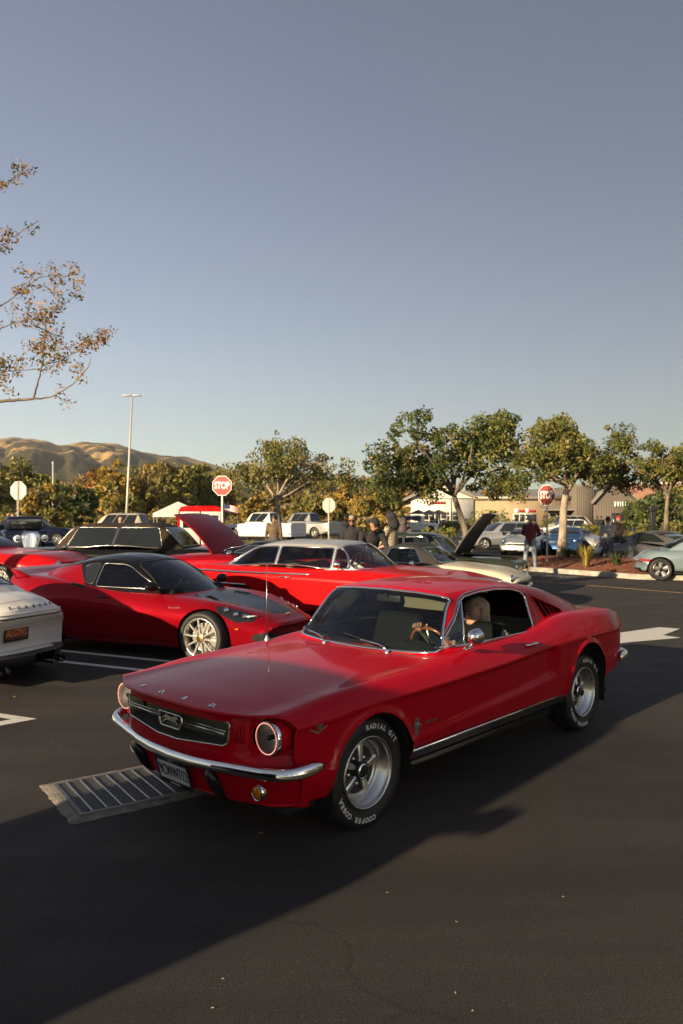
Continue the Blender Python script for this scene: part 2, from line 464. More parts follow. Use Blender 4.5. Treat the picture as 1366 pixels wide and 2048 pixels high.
# ------------------------------------------------------------------ the red fastback
def liner(b, car, t=.014, mat='interior'):
    n = b.copy(); n.normal_update(); c = Vector((0, 0, 0))
    for v in n.verts: c += v.co
    c /= max(1, len(n.verts)); sg = sum(1 if (v.co-c).dot(v.normal) > 0 else -1 for v in n.verts)
    for v in n.verts: v.co -= v.normal*t*(1 if sg > 0 else -1)
    return bm_obj('headliner', n, M[mat], car)
def build_fastback():
    TH = 3.95727740
    org = Vector((0.1603-.8*(-math.sin(TH)), 4.3735-.8*math.cos(TH), 0))
    car = thing('fastback_car', 'shiny red two-door 1960s fastback with five-spoke wheels, driven by a blonde woman', 'car', org, TH)
    P = M['red_paint']
    H = lambda *k: hermite(k)
    zc = H((.85, .764), (.7, .788), (.5, .805), (.2, .828), (-.2, .846), (-.6, .858), (-.85, .866), (-1.5, .88), (-2.3, .93), (-3.0, .955), (-3.4, .955), (-3.65, .935), (-3.76, .90))
    zcr = H((.85, .770), (.65, .785), (.45, .801), (.1, .822), (-.3, .838), (-.6, .850), (-.85, .875), (-1.2, .897), (-1.6, .906), (-1.9, .922), (-2.1, .95), (-2.3, .98), (-2.55, .993), (-2.9, .985), (-3.3, .965), (-3.6, .94), (-3.76, .905))
    ycr = H((.85, .735), (.5, .745), (0, .755), (-.5, .762), (-.85, .765), (-1.6, .77), (-2.0, .765), (-2.4, .752), (-3.0, .735), (-3.4, .71), (-3.76, .66))
    yc = H((.85, .842), (.5, .850), (.2, .857), (-.2, .862), (-.8, .868), (-2.0, .868), (-2.7, .866), (-3.1, .852), (-3.4, .826), (-3.6, .79), (-3.76, .74))
    zk = H((.85, .700), (.6, .704), (.1, .724), (-.7, .738), (-1.6, .765), (-2.1, .792), (-2.7, .80), (-3.3, .79), (-3.76, .775))
    zl = H((.85, .44), (.1, .45), (-.4, .455), (-1.0, .49), (-1.6, .525), (-2.05, .56), (-2.3, .58), (-3.76, .58))
    dcv = H((.85, .004), (.2, .006), (-.4, .009), (-1.0, .015), (-1.6, .024), (-2.0, .034), (-2.09, .034), (-2.13, .012), (-2.17, -.002), (-2.3, -.002), (-3.0, .002), (-3.76, .003))
    zr = H((.85, .34), (.4, .34), (0, .36), (-.3, .375), (-2.3, .385), (-2.9, .40), (-3.4, .43), (-3.76, .46))
    zb = H((.85, .255), (.4, .255), (-.3, .30), (-2.3, .31), (-2.9, .36), (-3.4, .41), (-3.76, .44))
    X = np.concatenate([np.linspace(.85, .72, 10), np.linspace(.70, -1.9, 132), np.linspace(-1.92, -2.34, 34), np.linspace(-2.36, -3.62, 62), np.linspace(-3.64, -3.76, 8)])
    xsmooth = lambda f: smooth_cols(f(X), it=3)
    T = {k: xsmooth(f) for k, f in dict(zc=zc, zcr=zcr, ycr=ycr, yc=yc, zk=zk, zl=zl, dcv=dcv, zr=zr, zb=zb).items()}
    def section(i):
        g = lambda k: T[k][i]
        x = X[i]; hoodf = 1.0 if x > -.7 else 0
        cr = .018 if x > -.8 else 0.0
        pts = [(0, g('zc')), (.30, g('zc')-.004), (.61, g('zcr')-cr*.35-.006), (g('ycr'), g('zcr')), (.45*g('ycr')+.55*g('yc'), .36*g('zcr')+.64*g('zk')+.030),
               (g('yc'), g('zk')), (g('yc')-.010-g('dcv'), g('zk')-.03), (g('yc')-.012-g('dcv'), g('zl')+.025), (g('yc')-.008, g('zl')-.012), (g('yc')-.030, g('zr')), (g('yc')-.065, g('zb')+.015), (g('yc')-.16, g('zb')), (0, g('zb'))]
        rad = [0, .18, .10, .055, .06, .016, .02, .018, .02, .05, .025, .05, 0]
        return fillet(pts, rad, 4, [4, 5, 2, 2, 2, 1, 8, 1, 4, 2, 1, 2])
    secs = [section(i) for i in range(len(X))]
    def inset(s, t):
        d = np.gradient(s, axis=0); n = np.stack([d[:, 1], -d[:, 0]], 1); n /= np.linalg.norm(n, axis=1, keepdims=True)+1e-9
        q = s - n*(-t); q[0, 0] = 0; q[-1, 0] = 0; return q
    # rolled lips at nose and tail: n points outward for a section running from the top centre round the side
    test = inset(secs[0], .02); sg = 1 if test[0, 1] < secs[0][0, 1] else -1
    ins = lambda s, t: inset(s, sg*t)
    Xs = [X[0]-.07, X[0]-.004, X[0]+.004, X[0]+.003]+list(X)+[X[-1]-.02, X[-1]-.03]
    SS = [ins(secs[0], .026), ins(secs[0], .017), ins(secs[0], .010), ins(secs[0], .003)]+secs+[ins(secs[-1], .015), ins(secs[-1], .06)]
    bm, V = loft_bm(Xs, SS)
    # rear closed by its last ring
    try: bm.faces.new(V[-1])
    except ValueError: pass
    def deform(co):
        x, y, z = co
        w = min(1, max(0, (x-.05)/.70)); w = w*w*(3-2*w)
        w2 = min(1, max(0, (x-.15)/.45)); w2 = w2*w2*(3-2*w2)
        x2 = x - w*.23*(min(abs(y), .9)/.8)**3 - w2*max(0, .53-z)*.42
        wr = min(1, max(0, (-3.1-x)/.6)); wr = wr*wr
        x2 += wr*(.10*(abs(y)/.7)**3 + .10*max(0, .75-z))
        # wheel-arch flares
        dy = 0.0
        if z > .2 and abs(y) > .74:
            for ax, az, rr, wd in ((0, .335, .335, .045), (-2.70, .405, .342, .040)):
                r = math.hypot(x2-ax, z-az) if z > az else abs(x2-ax)
                t = (r-rr)/wd
                if -.9 < t < 1.25:
                    q = 1-max(0, t-.25) if t > .25 else 1.0
                    q = max(0, min(1, q)); q = q*q*(3-2*q)
                    if z < az: q *= max(0, 1-(az-z)/.16)
                    dy = max(dy, .020*q)
        y2 = y + (dy if y > 0 else -dy)
        return Vector((x2, y2, z))
    for v in bm.verts: v.co = deform(v.co)
    fix_normals(bm)
    ref = bm.copy(); ref.normal_update(); ref.faces.ensure_lookup_table(); ref.verts.ensure_lookup_table()
    NF = (BVHTree.FromBMesh(ref), ref)
    surf = NF[0]
    # --- cut-outs
    def circ(ax, az, r, lowz, n=28, flare=0.0):
        return [(ax+r*math.cos(a), az+r*math.sin(a)) for a in np.linspace(0, math.pi, n)]+[(ax-r-flare, lowz), (ax+r+flare, lowz)]
    for sgn in (1, -1):
        for ax, az, rr, fl in ((0, .335, .338, 0.02), (-2.70, .405, .345, .03)):
            fs = [f for f in bm.faces if f.calc_center_median().y*sgn > .30]
            bmesh.ops.delete(bm, geom=list(cut(bm, fs, circ(ax, az, rr, .15, flare=fl))), context='FACES')
    # cockpit opening
    fs = [f for f in bm.faces if f.normal.z > .5 and f.calc_center_median().z > .8]
    bmesh.ops.delete(bm, geom=list(cut(bm, fs, [(-.90, -.60), (-1.0, -.725), (-2.05, -.735), (-2.3, -.66), (-3.25, -.50), (-3.25, .50), (-2.3, .66), (-2.05, .735), (-1.0, .725), (-.90, .60)], 'xy')), context='FACES')
    def panel(name, outline, proj, pred, g=.0045, mat=P):
        """panel with a dark shut line round it"""
        c = np.mean(outline, axis=0)
        o2 = [tuple(np.array(p)+(c-np.array(p))/np.linalg.norm(c-np.array(p))*g*1.25) for p in outline]
        fs = [f for f in bm.faces if pred(f)]
        outer = cut(bm, fs, outline, proj); inner = cut(bm, outer, o2, proj)
        for f in outer:
            if f.is_valid and f not in inner: f.material_index = 1
        nb = split_off(bm, inner)
        return bm_obj(name, nb, [mat, M['gap_black']], car, normals_from=NF)
    hood = panel('hood', [(.86, -.585), (.86, .585), (-.70, .655), (-.765, .0), (-.70, -.655)][:5], 'xy', lambda f: f.normal.z > .35 and f.calc_center_median().z > .7)
    doors = []
    for sgn in (1, -1):
        d = panel('door', [(-.795, .93), (-.765, .80), (-.745, .70), (-.725, .52), (-.735, .42), (-.77, .392), (-1.82, .402), (-1.87, .43), (-1.895, .52), (-1.908, .96)], 'xz', lambda f, s=sgn: f.calc_center_median().y*s > .762 and .3 < f.calc_center_median().z)
        doors.append(d)
    # fender end seam in front of the door is the door's own gap; boot lid
    panel('boot_lid', [(-3.28, -.55), (-3.28, .55), (-3.70, .56), (-3.70, -.56)], 'xy', lambda f: f.normal.z > .4 and f.calc_center_median().z > .8)
    body = bm_obj('body', bm, [P, M['gap_black']], car, normals_from=NF)
    # --- wheel wells
    for sgn in (1, -1):
        for ax, az, rr in ((0, .335, .345), (-2.70, .405, .352)):
            b = bmesh.new(); prof = circ(ax, az, rr, .2)
            A = [b.verts.new((p[0], sgn*.835, p[1])) for p in prof]; B = [b.verts.new((p[0], sgn*.45, p[1])) for p in prof]
            for k in range(len(A)-2): b.faces.new((A[k], A[k+1], B[k+1], B[k]))
            b.faces.new((A[-1], A[0], B[0], B[-1])); b.faces.new(B); bm_obj('wheel_well', b, M['gap_black'], car)
    # --- wheels
    for x, z in ((0, .322), (-2.743, .322)):
        for sgn in (1, -1):
            make_wheel(car, 'magnum', .322, .225, .212, (x, sgn*.80, z), sgn)
    # --- front panel behind the lip
    rec = lambda y: .018+.03*min(1, max(0, (abs(y)-.48)/.1))
    fx = lambda y, z: deform((.85, y, z)).x
    b = bmesh.new(); ys = np.linspace(-.80, .80, 65); zs = np.linspace(0, 1, 34); V = []
    s0 = secs[0]; k = int(np.argmax(s0[:, 0]))
    def ztop(y): return np.interp(abs(y), s0[:20, 0], s0[:20, 1]) if abs(y) < .73 else np.interp(abs(y), s0[:k+1, 0], s0[:k+1, 1])
    for y in ys:
        zt = ztop(y)-.006; row = []
        for t in zs:
            z = .262+(zt-.262)*t
            u = min(1, max(0, (z-.475)/.07)); u = u*u*(3-2*u)
            row.append(b.verts.new((fx(y, z)-.006-rec(y)*u-(.02 if abs(y) > .785 else 0), y, z)))
        V.append(row)
    for i in range(len(V)-1):
        for j in range(len(zs)-1): b.faces.new((V[i][j], V[i+1][j], V[i+1][j+1], V[i][j+1]))
    fix_normals(b)
    GR = [(-.495, .705), (.495, .705), (.485, .60), (.46, .578), (.10, .553), (-.10, .553), (-.46, .578), (-.485, .60)]
    bmesh.ops.delete(b, geom=list(cut(b, b.faces[:], GR, 'yz')), context='FACES')
    for s in (1, -1):
        el = [(s*.69+.094*math.cos(a), .642+.094*math.sin(a)) for a in np.linspace(0, 2*math.pi, 40, endpoint=False)]
        bmesh.ops.delete(b, geom=list(cut(b, b.faces[:], el, 'yz')), context='FACES')
    front = bm_obj('front_panel', b, P, car)
    # gills beside the grille
    for s in (1, -1):
        for q in range(3):
            g = bmesh.new(); y = s*(.522+.018*q); x = fx(y, .64)-.036
            tube(g, [(x, y, .685), (x+.004, y, .66), (x+.004, y, .62), (x, y, .60)], .005, 6); bm_obj('gill', g, P, car)
    # grille
    gx = .76
    g = bmesh.new(); pts = [Vector((fx(p[0], p[1])-.022, p[0], p[1])) for p in GR]
    pts = resample(pts, .02, True); tube(g, pts, .0055, 6, True); bm_obj('grille_surround', g, M['brushed'], car)
    g = bmesh.new()   # bucket
    A = [g.verts.new(p) for p in pts]; Bv = [g.verts.new((gx-.06, p.y*.93, .635+(p.z-.635)*.80)) for p in pts]
    for q in range(len(A)): g.faces.new((A[q], A[(q+1) % len(A)], Bv[(q+1) % len(A)], Bv[q]))
    bm_obj('grille_bucket', g, M['grille_grey'], car)
    g = bmesh.new(); A = [g.verts.new((gx-.085, p.y, p.z)) for p in pts]; g.faces.new(A); bm_obj('grille_backing', g, M['dash_black'], car)
    g = bmesh.new()
    for y0 in np.arange(-.62, .62, .0125):
        for sl in (-1, 1):
            dz = .135; a = Vector((gx-.062, y0, .565)); c = Vector((gx-.062, y0+sl*dz*.62, .70))
            if abs(a.y) > .46 or abs(c.y) > .46: continue
            tube(g, [a, c], .0021, 3, caps=False)
    bm_obj('grille_mesh', g, M['grille_wire'], car)
    for s in (1, -1):
        g = bmesh.new(); tube(g, [(gx+.035, s*.11, .640), (gx+.03, s*.47, .643)], .0075, 6, flat=(.8, 1)); tube(g, [(gx+.028, s*.12, .655), (gx+.02, s*.47, .656)], .004, 5)
        bm_obj('grille_bar', g, M['brushed'], car)
    g = bmesh.new(); co = [(-.105, .675), (-.112, .63), (-.09, .597), (.09, .597), (.112, .63), (.105, .675)]
    tube(g, resample([Vector((gx+.045, p[0], p[1])) for p in co], .012, True), .008, 6, True, flat=(1.4, .8)); bm_obj('corral', g, M['brushed'], car)
    horse = [(-.085, .642), (-.06, .652), (-.045, .664), (-.02, .660), (.01, .655), (.035, .660), (.05, .668), (.062, .664), (.078, .652), (.074, .646), (.058, .650), (.048, .642), (.062, .634), (.076, .626), (.066, .622), (.05, .630), (.032, .632), (.005, .634), (-.02, .634), (-.045, .628), (-.068, .618), (-.082, .606), (-.086, .612), (-.07, .626), (-.05, .638), (-.062, .644), (-.08, .636)]
    g = bmesh.new(); vs = [g.verts.new((gx+.05, p[0], p[1])) for p in horse]; f = g.faces.new(vs)
    r = bmesh.ops.extrude_face_region(g, geom=[f]); xform(g, Matrix.Translation((-.012, 0, 0)), [v for v in r['geom'] if isinstance(v, bmesh.types.BMVert)]); fix_normals(g)
    bm_obj('running_horse_emblem', g, M['chrome'], car, smooth=False)
    g = bmesh.new(); prism(g, co, gx+.028, gx+.030, 'x'); bm_obj('emblem_backing', g, M['grille_grey'], car, smooth=False)
    # hood letters
    for ch, y in zip('FORD', (-.345, -.115, .115, .345)):
        t = text_bm(ch, .05, .003, bold=.0015)
        x = .795-.02*(abs(y)/.345)**2; z = surf.ray_cast(Vector((x, y, 1.2)), Vector((0, 0, -1)))[0]
        nrm = surf.ray_cast(Vector((x, y, 1.2)), Vector((0, 0, -1)))[1]
        if nrm.z < 0: nrm = -nrm
        up = Vector((-1, 0, 0)); up = (up-nrm*up.dot(nrm)).normalized(); xa = up.cross(nrm)
        xform(t, frame_m(z+nrm*.0032, xa, up)); bm_obj('hood_letter', t, M['chrome'], car, smooth=False)
    # headlights
    for s in (1, -1):
        hx = fx(s*.69, .642)-.048
        g = bmesh.new(); lathe(g, [(.030, .092), (.022, .096), (.004, .098), (-.02, .097)], 40, 'x', (hx, s*.69, .642))
        hl = bm_obj('headlight', g, M['chrome'], car)
        g = bmesh.new(); lathe(g, [(.012, .0985), (-.02, .0985), (-.13, .0985), (-.13, .05)], 40, 'x', (hx, s*.69, .642)); bm_obj('headlight_bucket', g, P, hl)
        g = bmesh.new(); lathe(g, [(.024, .088), (.0, .075), (-.04, .05), (-.06, .02), (-.062, .001)], 40, 'x', (hx, s*.69, .642)); bm_obj('reflector', g, M['lamp_bowl'], hl)
        g = bmesh.new(); lathe(g, [(.018, .014), (-.06, .014)], 12, 'x', (hx, s*.69, .642), cap0=True); bm_obj('bulb', g, M['trim_black'], hl)
        g = bmesh.new(); lathe(g, [(.030, .089), (.036, .07), (.040, .04), (.042, .001)], 40, 'x', (hx, s*.69, .642)); bm_obj('lens', g, M['lens_glass'], hl)
        g = bmesh.new()
        for q in range(60):
            a = 2*math.pi*q/60; c = Vector((hx+.0355, s*.69+.0805*math.cos(a), .642+.0805*math.sin(a)))
            bmesh.ops.create_icosphere(g, subdivisions=1, radius=.0033, matrix=Matrix.Translation(c))
        bm_obj('light_ring', g, M['led_ring'], hl)
    # front bumper
    path = [(.475, .898, .500), (.53, .894, .497), (.60, .880, .490), (.655, .852, .484), (.70, .80, .478), (.73, .70, .472), (.77, .50, .463), (.795, .36, .458), (.812, .20, .450), (.818, 0, .446)]
    path = path+[(p[0], -p[1], p[2]) for p in path[-2::-1]]
    pts = resample([Vector(p) for p in path], .025); g = bmesh.new(); rings = []
    prof = [(-.012, -.030), (.012, -.029), (.021, -.020), (.022, -.002), (.015, .022), (.003, .031), (-.014, .033), (-.018, .02), (-.018, -.02)]
    for i, p in enumerate(pts):
        a = pts[max(0, i-1)]; c = pts[min(len(pts)-1, i+1)]; t = (c-a).normalized(); out = Vector((-t.y, t.x, 0)); 
        if out.dot(Vector((p.x-.3, p.y, 0))) < 0: out = -out
        e = min(i, len(pts)-1-i); k2 = min(1, .45+.2*e)
        rings.append([g.verts.new(p+out*q[0]*k2+Vector((0, 0, q[1]*k2))) for q in prof])
    for A, Bq in zip(rings, rings[1:]):
        for k2 in range(len(prof)): g.faces.new((A[k2], A[(k2+1) % len(prof)], Bq[(k2+1) % len(prof)], Bq[k2]))
    g.faces.new(rings[0]); g.faces.new(rings[-1]); fix_normals(g); bm_obj('front_bumper', g, M['chrome'], car)
    for s in (1, -1):
        g = bmesh.new(); prism(g, [(.825, .425), (.805, .435), (.73, .36), (.665, .25), (.70, .238), (.765, .29), (.822, .39)], s*.36-.024, s*.36+.024, 'y'); fix_normals(g)
        bmesh.ops.bevel(g, geom=g.edges[:], offset=.006, segments=2, affect='EDGES'); bm_obj('bumper_guard', g, M['trim_black'], car)
        # amber lamps in the valance
        ax_ = fx(s*.60, .345)-.006; g = bmesh.new(); lathe(g, [(-.02, .048), (.008, .048), (.012, .043), (.008, .039)], 28, 'x', (ax_, s*.60, .338)); tl = bm_obj('turn_signal', g, M['chrome'], car)
        g = bmesh.new(); lathe(g, [(.004, .040), (.014, .03), (.019, .012), (.02, .001)], 28, 'x', (ax_, s*.60, .338)); bm_obj('lens', g, M['amber'], tl)
    # plate
    def plate(parent, c, xa, up, w, h, txt, tcol, ground, frame, top=None, bottom=None, ts=.075, name='number_plate'):
        mm = frame_m(c, xa, up)
        g = bmesh.new(); box(g, (-w/2, -h/2, -.004), (w/2, h/2, 0)); xform(g, mm); pl = bm_obj(name, g, M[ground], parent, smooth=False)
        g = bmesh.new(); r = .012
        for lo, hi in (((-w/2-.006, -h/2-.008, -.006), (w/2+.006, -h/2+r+.008, .004)), ((-w/2-.006, h/2-r-.004, -.006), (w/2+.006, h/2+.006, .004)), ((-w/2-.006, -h/2+r+.009, -.006), (-w/2+.006, h/2-r-.005, .004)), ((w/2-.006, -h/2+r+.009, -.006), (w/2+.006, h/2-r-.005, .004))): box(g, lo, hi)
        xform(g, mm); bm_obj('plate_frame', g, M[frame], pl, smooth=False)
        t = text_bm(txt, ts, .001, space=.92); 
        xs_ = [v.co.x for v in t.verts]; sc = (w*.88)/(max(xs_)-min(xs_)); xform(t, Matrix.Diagonal((min(1.2, sc), 1.18, 1, 1))); xform(t, mm @ Matrix.Translation((0, 0, .0022))); bm_obj('plate_lettering', t, M[tcol], pl, smooth=False)
        for s_, yy in ((top, h/2-.004), (bottom, -h/2+.006)):
            if s_:
                t = text_bm(s_, .018, .0005, space=1.2); xform(t, mm @ Matrix.Translation((0, yy, .0052))); bm_obj('frame_lettering', t, M['letter_white'], pl, smooth=False)
        return pl
    globals()['make_plate'] = plate
    plate(car, Vector((.785, -.005, .33)), (0, 1, 0), (.30, 0, 1), .305, .155, '9CWW712', 'plate_ink', 'plate_white', 'trim_black', '1965', 'MUSTANG', ts=.088)
    # rocker trim
    for s in (1, -1):
        g = bmesh.new(); tube(g, [(-.345, s*.849, .378), (-2.30, s*.849, .388)], .010, 6, flat=(.7, 1)); bm_obj('rocker_strip', g, M['chrome'], car)
        for q in range(3):
            g = bmesh.new(); tube(g, [(-.345, s*(.838-.006*q), .359-.016*q), (-2.30, s*(.838-.006*q), .369-.016*q)], .0065, 5); bm_obj('rocker_rib', g, M['rocker_grey'], car)
    # badges
    def side_pt(x, z, s=1):
        h = surf.ray_cast(Vector((x, s*1.5, z)), Vector((0, -s, 0))); return h[0]
    for s in (1, -1):
        g = bmesh.new(); o = side_pt(.45, .665, s); vv = [(.072, 0.012), (.0, -.020), (-.072, .012), (-.05, .012), (0, -.008), (.05, .012)]
        prism(g, vv, 0, s*.004, 'y'); xform(g, Matrix.Translation(o)); fix_normals(g); bd = bm_obj('engine_badge', g, M['chrome'], car, smooth=False)
        t = text_bm('289', .034, .002, bold=.0008); xform(t, frame_m(o+Vector((0, s*.012, .020)), (-s, 0, 0), (0, .12*s, 1))); bm_obj('badge_lettering', t, M['chrome'], bd, smooth=False)
        o = side_pt(-.385, .52, s); g = bmesh.new()
        for q, dx in enumerate((-.012, 0, .012)): box(g, (o.x+dx-.005, min(o.y, o.y+s*.006), o.z-.052), (o.x+dx+.005, max(o.y, o.y+s*.006), o.z+.052))
        vs = [(o.x-p[0]*-.55, o.z+(p[1]-.637)*.75) for p in horse]
        prism(g, vs, o.y+s*.006, o.y+s*.010, 'y'); fix_normals(g); bd = bm_obj('fender_emblem', g, M['chrome'], car, smooth=False)
        t = text_bm('MUSTANG', .022, .002, space=1.25, bold=.0006); o2 = side_pt(-.53, .525, s); xform(t, frame_m(o2+Vector((0, s*.003, 0)), (-s, 0, 0), (0, 0, 1))); bm_obj('badge_lettering', t, M['chrome'], bd, smooth=False)
        # door handle
        o = side_pt(-1.79, .845, s); g = bmesh.new()
        tube(g, resample([o+Vector((.075, 0, 0)), o+Vector((.06, s*.028, .002)), o+Vector((.0, s*.034, .004)), o+Vector((-.055, s*.030, .002)), o+Vector((-.075, s*.006, 0))], .012), .009, 8, flat=(1, .9)); lathe(g, [(0, .013), (s*.03, .012), (s*.034, .008)], 14, 'y', (o.x-.065, o.y, o.z-.002), cap1=True)
        h_ = bm_obj('handle', g, M['chrome'], doors[0 if s > 0 else 1])
        g = bmesh.new(); lathe(g, [(0, .012), (s*.006, .011), (s*.008, .001)], 14, 'y', (o.x-.06, o.y, o.z-.055)); bm_obj('lock', g, M['chrome'], h_)
    # ---------------------------------------------------------------- greenhouse
    rz = H((-.60, .70), (-.70, .825), (-.80, .945), (-.95, 1.118), (-1.05, 1.228), (-1.10, 1.260), (-1.2, 1.281), (-1.4, 1.298), (-1.7, 1.305), (-2.0, 1.293), (-2.3, 1.255), (-2.6, 1.198), (-2.9, 1.12), (-3.2, 1.03), (-3.42, .955), (-3.5, .925))
    ry = H((-.60, .66), (-.9, .61), (-1.10, .555), (-1.4, .56), (-1.8, .57), (-2.2, .565), (-2.6, .54), (-3.0, .50), (-3.5, .44))
    drop = H((-.60, .0), (-.9, .014), (-1.1, .03), (-1.3, .045), (-1.7, .052), (-2.2, .05), (-2.8, .04), (-3.5, .02))
    by = H((-.60, .705), (-1.0, .735), (-1.6, .745), (-2.0, .735), (-2.3, .70), (-2.7, .655), (-3.1, .60), (-3.5, .54))
    bz = H((-.60, .65), (-1.0, .86), (-1.6, .87), (-2.1, .90), (-2.5, .94), (-3.5, .90))
    GX = np.concatenate([np.linspace(-.60, -1.30, 50), np.linspace(-1.32, -3.5, 92)])
    t_ = {k: smooth_cols(f(GX), it=4) for k, f in dict(rz=rz, ry=ry, drop=drop, by=by, bz=bz).items()}
    secs2 = []
    for i in range(len(GX)):
        zc_, yr_, dr = t_['rz'][i], t_['ry'][i], t_['drop'][i]; zz = zc_-dr
        zb_ = min(t_['bz'][i], zz-.02)
        f2 = (zz-.85)/.37; yb_ = t_['by'][i] if zz > .98 else yr_+(t_['by'][i]-yr_)*max(0, min(1, (zz-.80)/.15))
        secs2.append(fillet([(0, zc_), (.33, zc_-dr*.22), (yr_-.03, zz+.004), (yr_+.012, zz-.035 if zz > .95 else zz-.01), (yb_, zb_)], [0, .25, .055, .035, 0], 5, [4, 6, 1, 14]))
    gb, V = loft_bm(GX, secs2)
    def sweep(co):
        w = min(1, max(0, (co.x+1.9)/1.15))
        return Vector((co.x-w*.20*min(.5, co.y*co.y), co.y, co.z))
    for v in gb.verts: v.co = sweep(v.co)
    fix_normals(gb)
    ref2 = gb.copy(); ref2.normal_update(); ref2.faces.ensure_lookup_table(); ref2.verts.ensure_lookup_table(); NG = (BVHTree.FromBMesh(ref2), ref2)
    chrome_loops = []
    def window(name, outline, proj, pred, mat, trim='chrome', tr=.009):
        fs = [f for f in gb.faces if pred(f)]
        reg = cut(gb, fs, outline, proj); nb = split_off(gb, reg); lp = resample(border(nb), .02, True)
        o = bm_obj(name, nb, mat, car, normals_from=NG)
        if trim:
            g = bmesh.new(); c = sum(lp, Vector())/len(lp)
            tube(g, lp, tr, 6, True); bm_obj('window_trim', g, M[trim], o)
            g = bmesh.new(); q = [p+(c-p).normalized()*.014 for p in lp]; tube(g, q, .006, 4, True); bm_obj('window_seal', g, M['rubber'], o)
        return o
    ws = [(-.735, 0), (-.745, .3), (-.775, .52), (-.805, .645), (-.825, .656), (-1.135, .548), (-1.142, .50), (-1.10, .25), (-1.088, 0)]
    ws = ws+[(p[0], -p[1]) for p in ws[-2:0:-1]]
    ws = [(0, .866), (.3, .868), (.55, .876), (.648, .884), (.658, .90), (.562, 1.195), (.545, 1.215), (.50, 1.228), (.3, 1.243), (0, 1.250)]
    ws = ws+[(-p[0], p[1]) for p in ws[-2:0:-1]]
    window('windscreen', ws, 'yz', lambda f: f.calc_center_median().x > -1.32, M['glass'], 'chrome', .010)
    sw = [(-.885, .905), (-.90, .918), (-1.245, 1.192), (-1.31, 1.215), (-1.5, 1.234), (-1.75, 1.238), (-1.95, 1.225), (-2.07, 1.195), (-2.105, 1.15), (-2.03, .905)]
    for s in (1, -1):
        if s > 0:   # rolled down on the driver's side; only the quarter light shows its pane
            reg = cut(gb, [f for f in gb.faces if f.calc_center_median().y > .45], sw, 'xz'); nb = split_off(gb, reg); lp = resample(border(nb), .02, True)
            g = bmesh.new(); tube(g, lp, .008, 6, True); wf = bm_obj('side_window_frame', g, M['chrome'], car)
            q = cut(nb, nb.faces[:], [(-.80, .88), (-1.08, .88), (-1.285, 1.26), (-1.2, 1.26)], 'xz'); qb = split_off(nb, q); bm_obj('quarter_light', qb, M['glass'], wf); nb.free()
        else: window('side_window', sw, 'xz', lambda f, s=s: f.calc_center_median().y*s > .45, M['glass'], 'chrome', .008)
    bw = [(-2.15, .0), (-2.16, .34), (-2.2, .43), (-3.2, .40), (-3.27, .34), (-3.28, 0)]; bw = bw+[(p[0], -p[1]) for p in bw[-2:0:-1]]
    window('rear_window', bw, 'xy', lambda f: f.calc_center_median().x < -1.95 and f.normal.z > .3, M['glass_tint'], 'chrome', .008)
    lv = [(-2.205, 1.160), (-2.285, .965), (-2.70, .982), (-2.66, 1.018)]
    for s in (1, -1):
        reg = cut(gb, [f for f in gb.faces if f.calc_center_median().y*s > .4], lv, 'xz'); nb = split_off(gb, reg); lp = resample(border(nb), .03, True)
        g = bmesh.new(); tube(g, lp, .005, 5, True); lo = bm_obj('louvre_panel', g, P, car); nb.free()
        for q in range(5):
            t0, t1 = q/5, (q+1.0)/5
            def at(t, u):
                top = Vector((-2.205+(-2.665+2.205)*t, 0, 1.160+(1.016-1.160)*t)); bot = Vector((-2.285+(-2.70+2.285)*t, 0, .965+(.982-.965)*t)); p = bot.lerp(top, u)
                h = NG[0].ray_cast(Vector((p.x, s*1.2, p.z)), Vector((0, -s, 0)))[0]
                return h
            g = bmesh.new(); rows = []
            for u in (0, .5, 1):
                a, c = at(t0, u), at(min(.995, t1+.02), u)
                rows.append([g.verts.new(a+Vector((0, s*.002, 0))), g.verts.new(a.lerp(c, .75)+Vector((0, -s*.020, 0))), g.verts.new(c+Vector((0, -s*.028, 0)))])
            for A, Bq in zip(rows, rows[1:]):
                for k2 in range(2): g.faces.new((A[k2], A[k2+1], Bq[k2+1], Bq[k2]))
            fix_normals(g); bm_obj('louvre', g, P, lo)
    liner(gb, car)
    bm_obj('roof', gb, P, car, normals_from=NG)
    # vent-window post, drip rail
    for s in (1, -1):
        def gp(x, z): return NG[0].ray_cast(Vector((x, s*1.3, z)), Vector((0, -s, 0)))[0]
        g = bmesh.new(); tube(g, [gp(-1.10, .912), gp(-1.255, 1.192)], .010, 6); bm_obj('vent_window_post', g, M['chrome'], car)
        g = bmesh.new(); q = resample([gp(x, z)+Vector((0, s*.006, 0)) for x, z in ((-.93, .965), (-1.1, 1.10), (-1.235, 1.207), (-1.32, 1.233), (-1.5, 1.251), (-1.75, 1.256), (-1.97, 1.243), (-2.1, 1.21), (-2.14, 1.17))], .03)
        tube(g, q, .006, 5); bm_obj('drip_rail', g, M['brushed'], car)
        g = bmesh.new(); q = [gp(x, .915)+Vector((0, s*.012, 0)) for x in np.linspace(-.88, -2.04, 14)]; tube(g, q, .007, 5); bm_obj('sill_trim', g, M['chrome'], car)
    # ---------------------------------------------------------------- small things outside
    m0 = Vector((-1.02, .79, .905)); g = bmesh.new(); tube(g, [m0, m0+Vector((-.005, .05, .045))], .010, 8); box(g, m0+Vector((-.05, -.012, -.004)), m0+Vector((.04, .022, .008)), bev=.003); mb = bm_obj('door_mirror', g, M['chrome'], car)
    g = bmesh.new(); lathe(g, [(.055, .001), (.052, .02), (.042, .037), (.02, .050), (-.01, .055), (-.028, .055)], 28, 'x', m0+Vector((-.005, .055, .085))); bm_obj('mirror_shell', g, M['chrome'], mb)
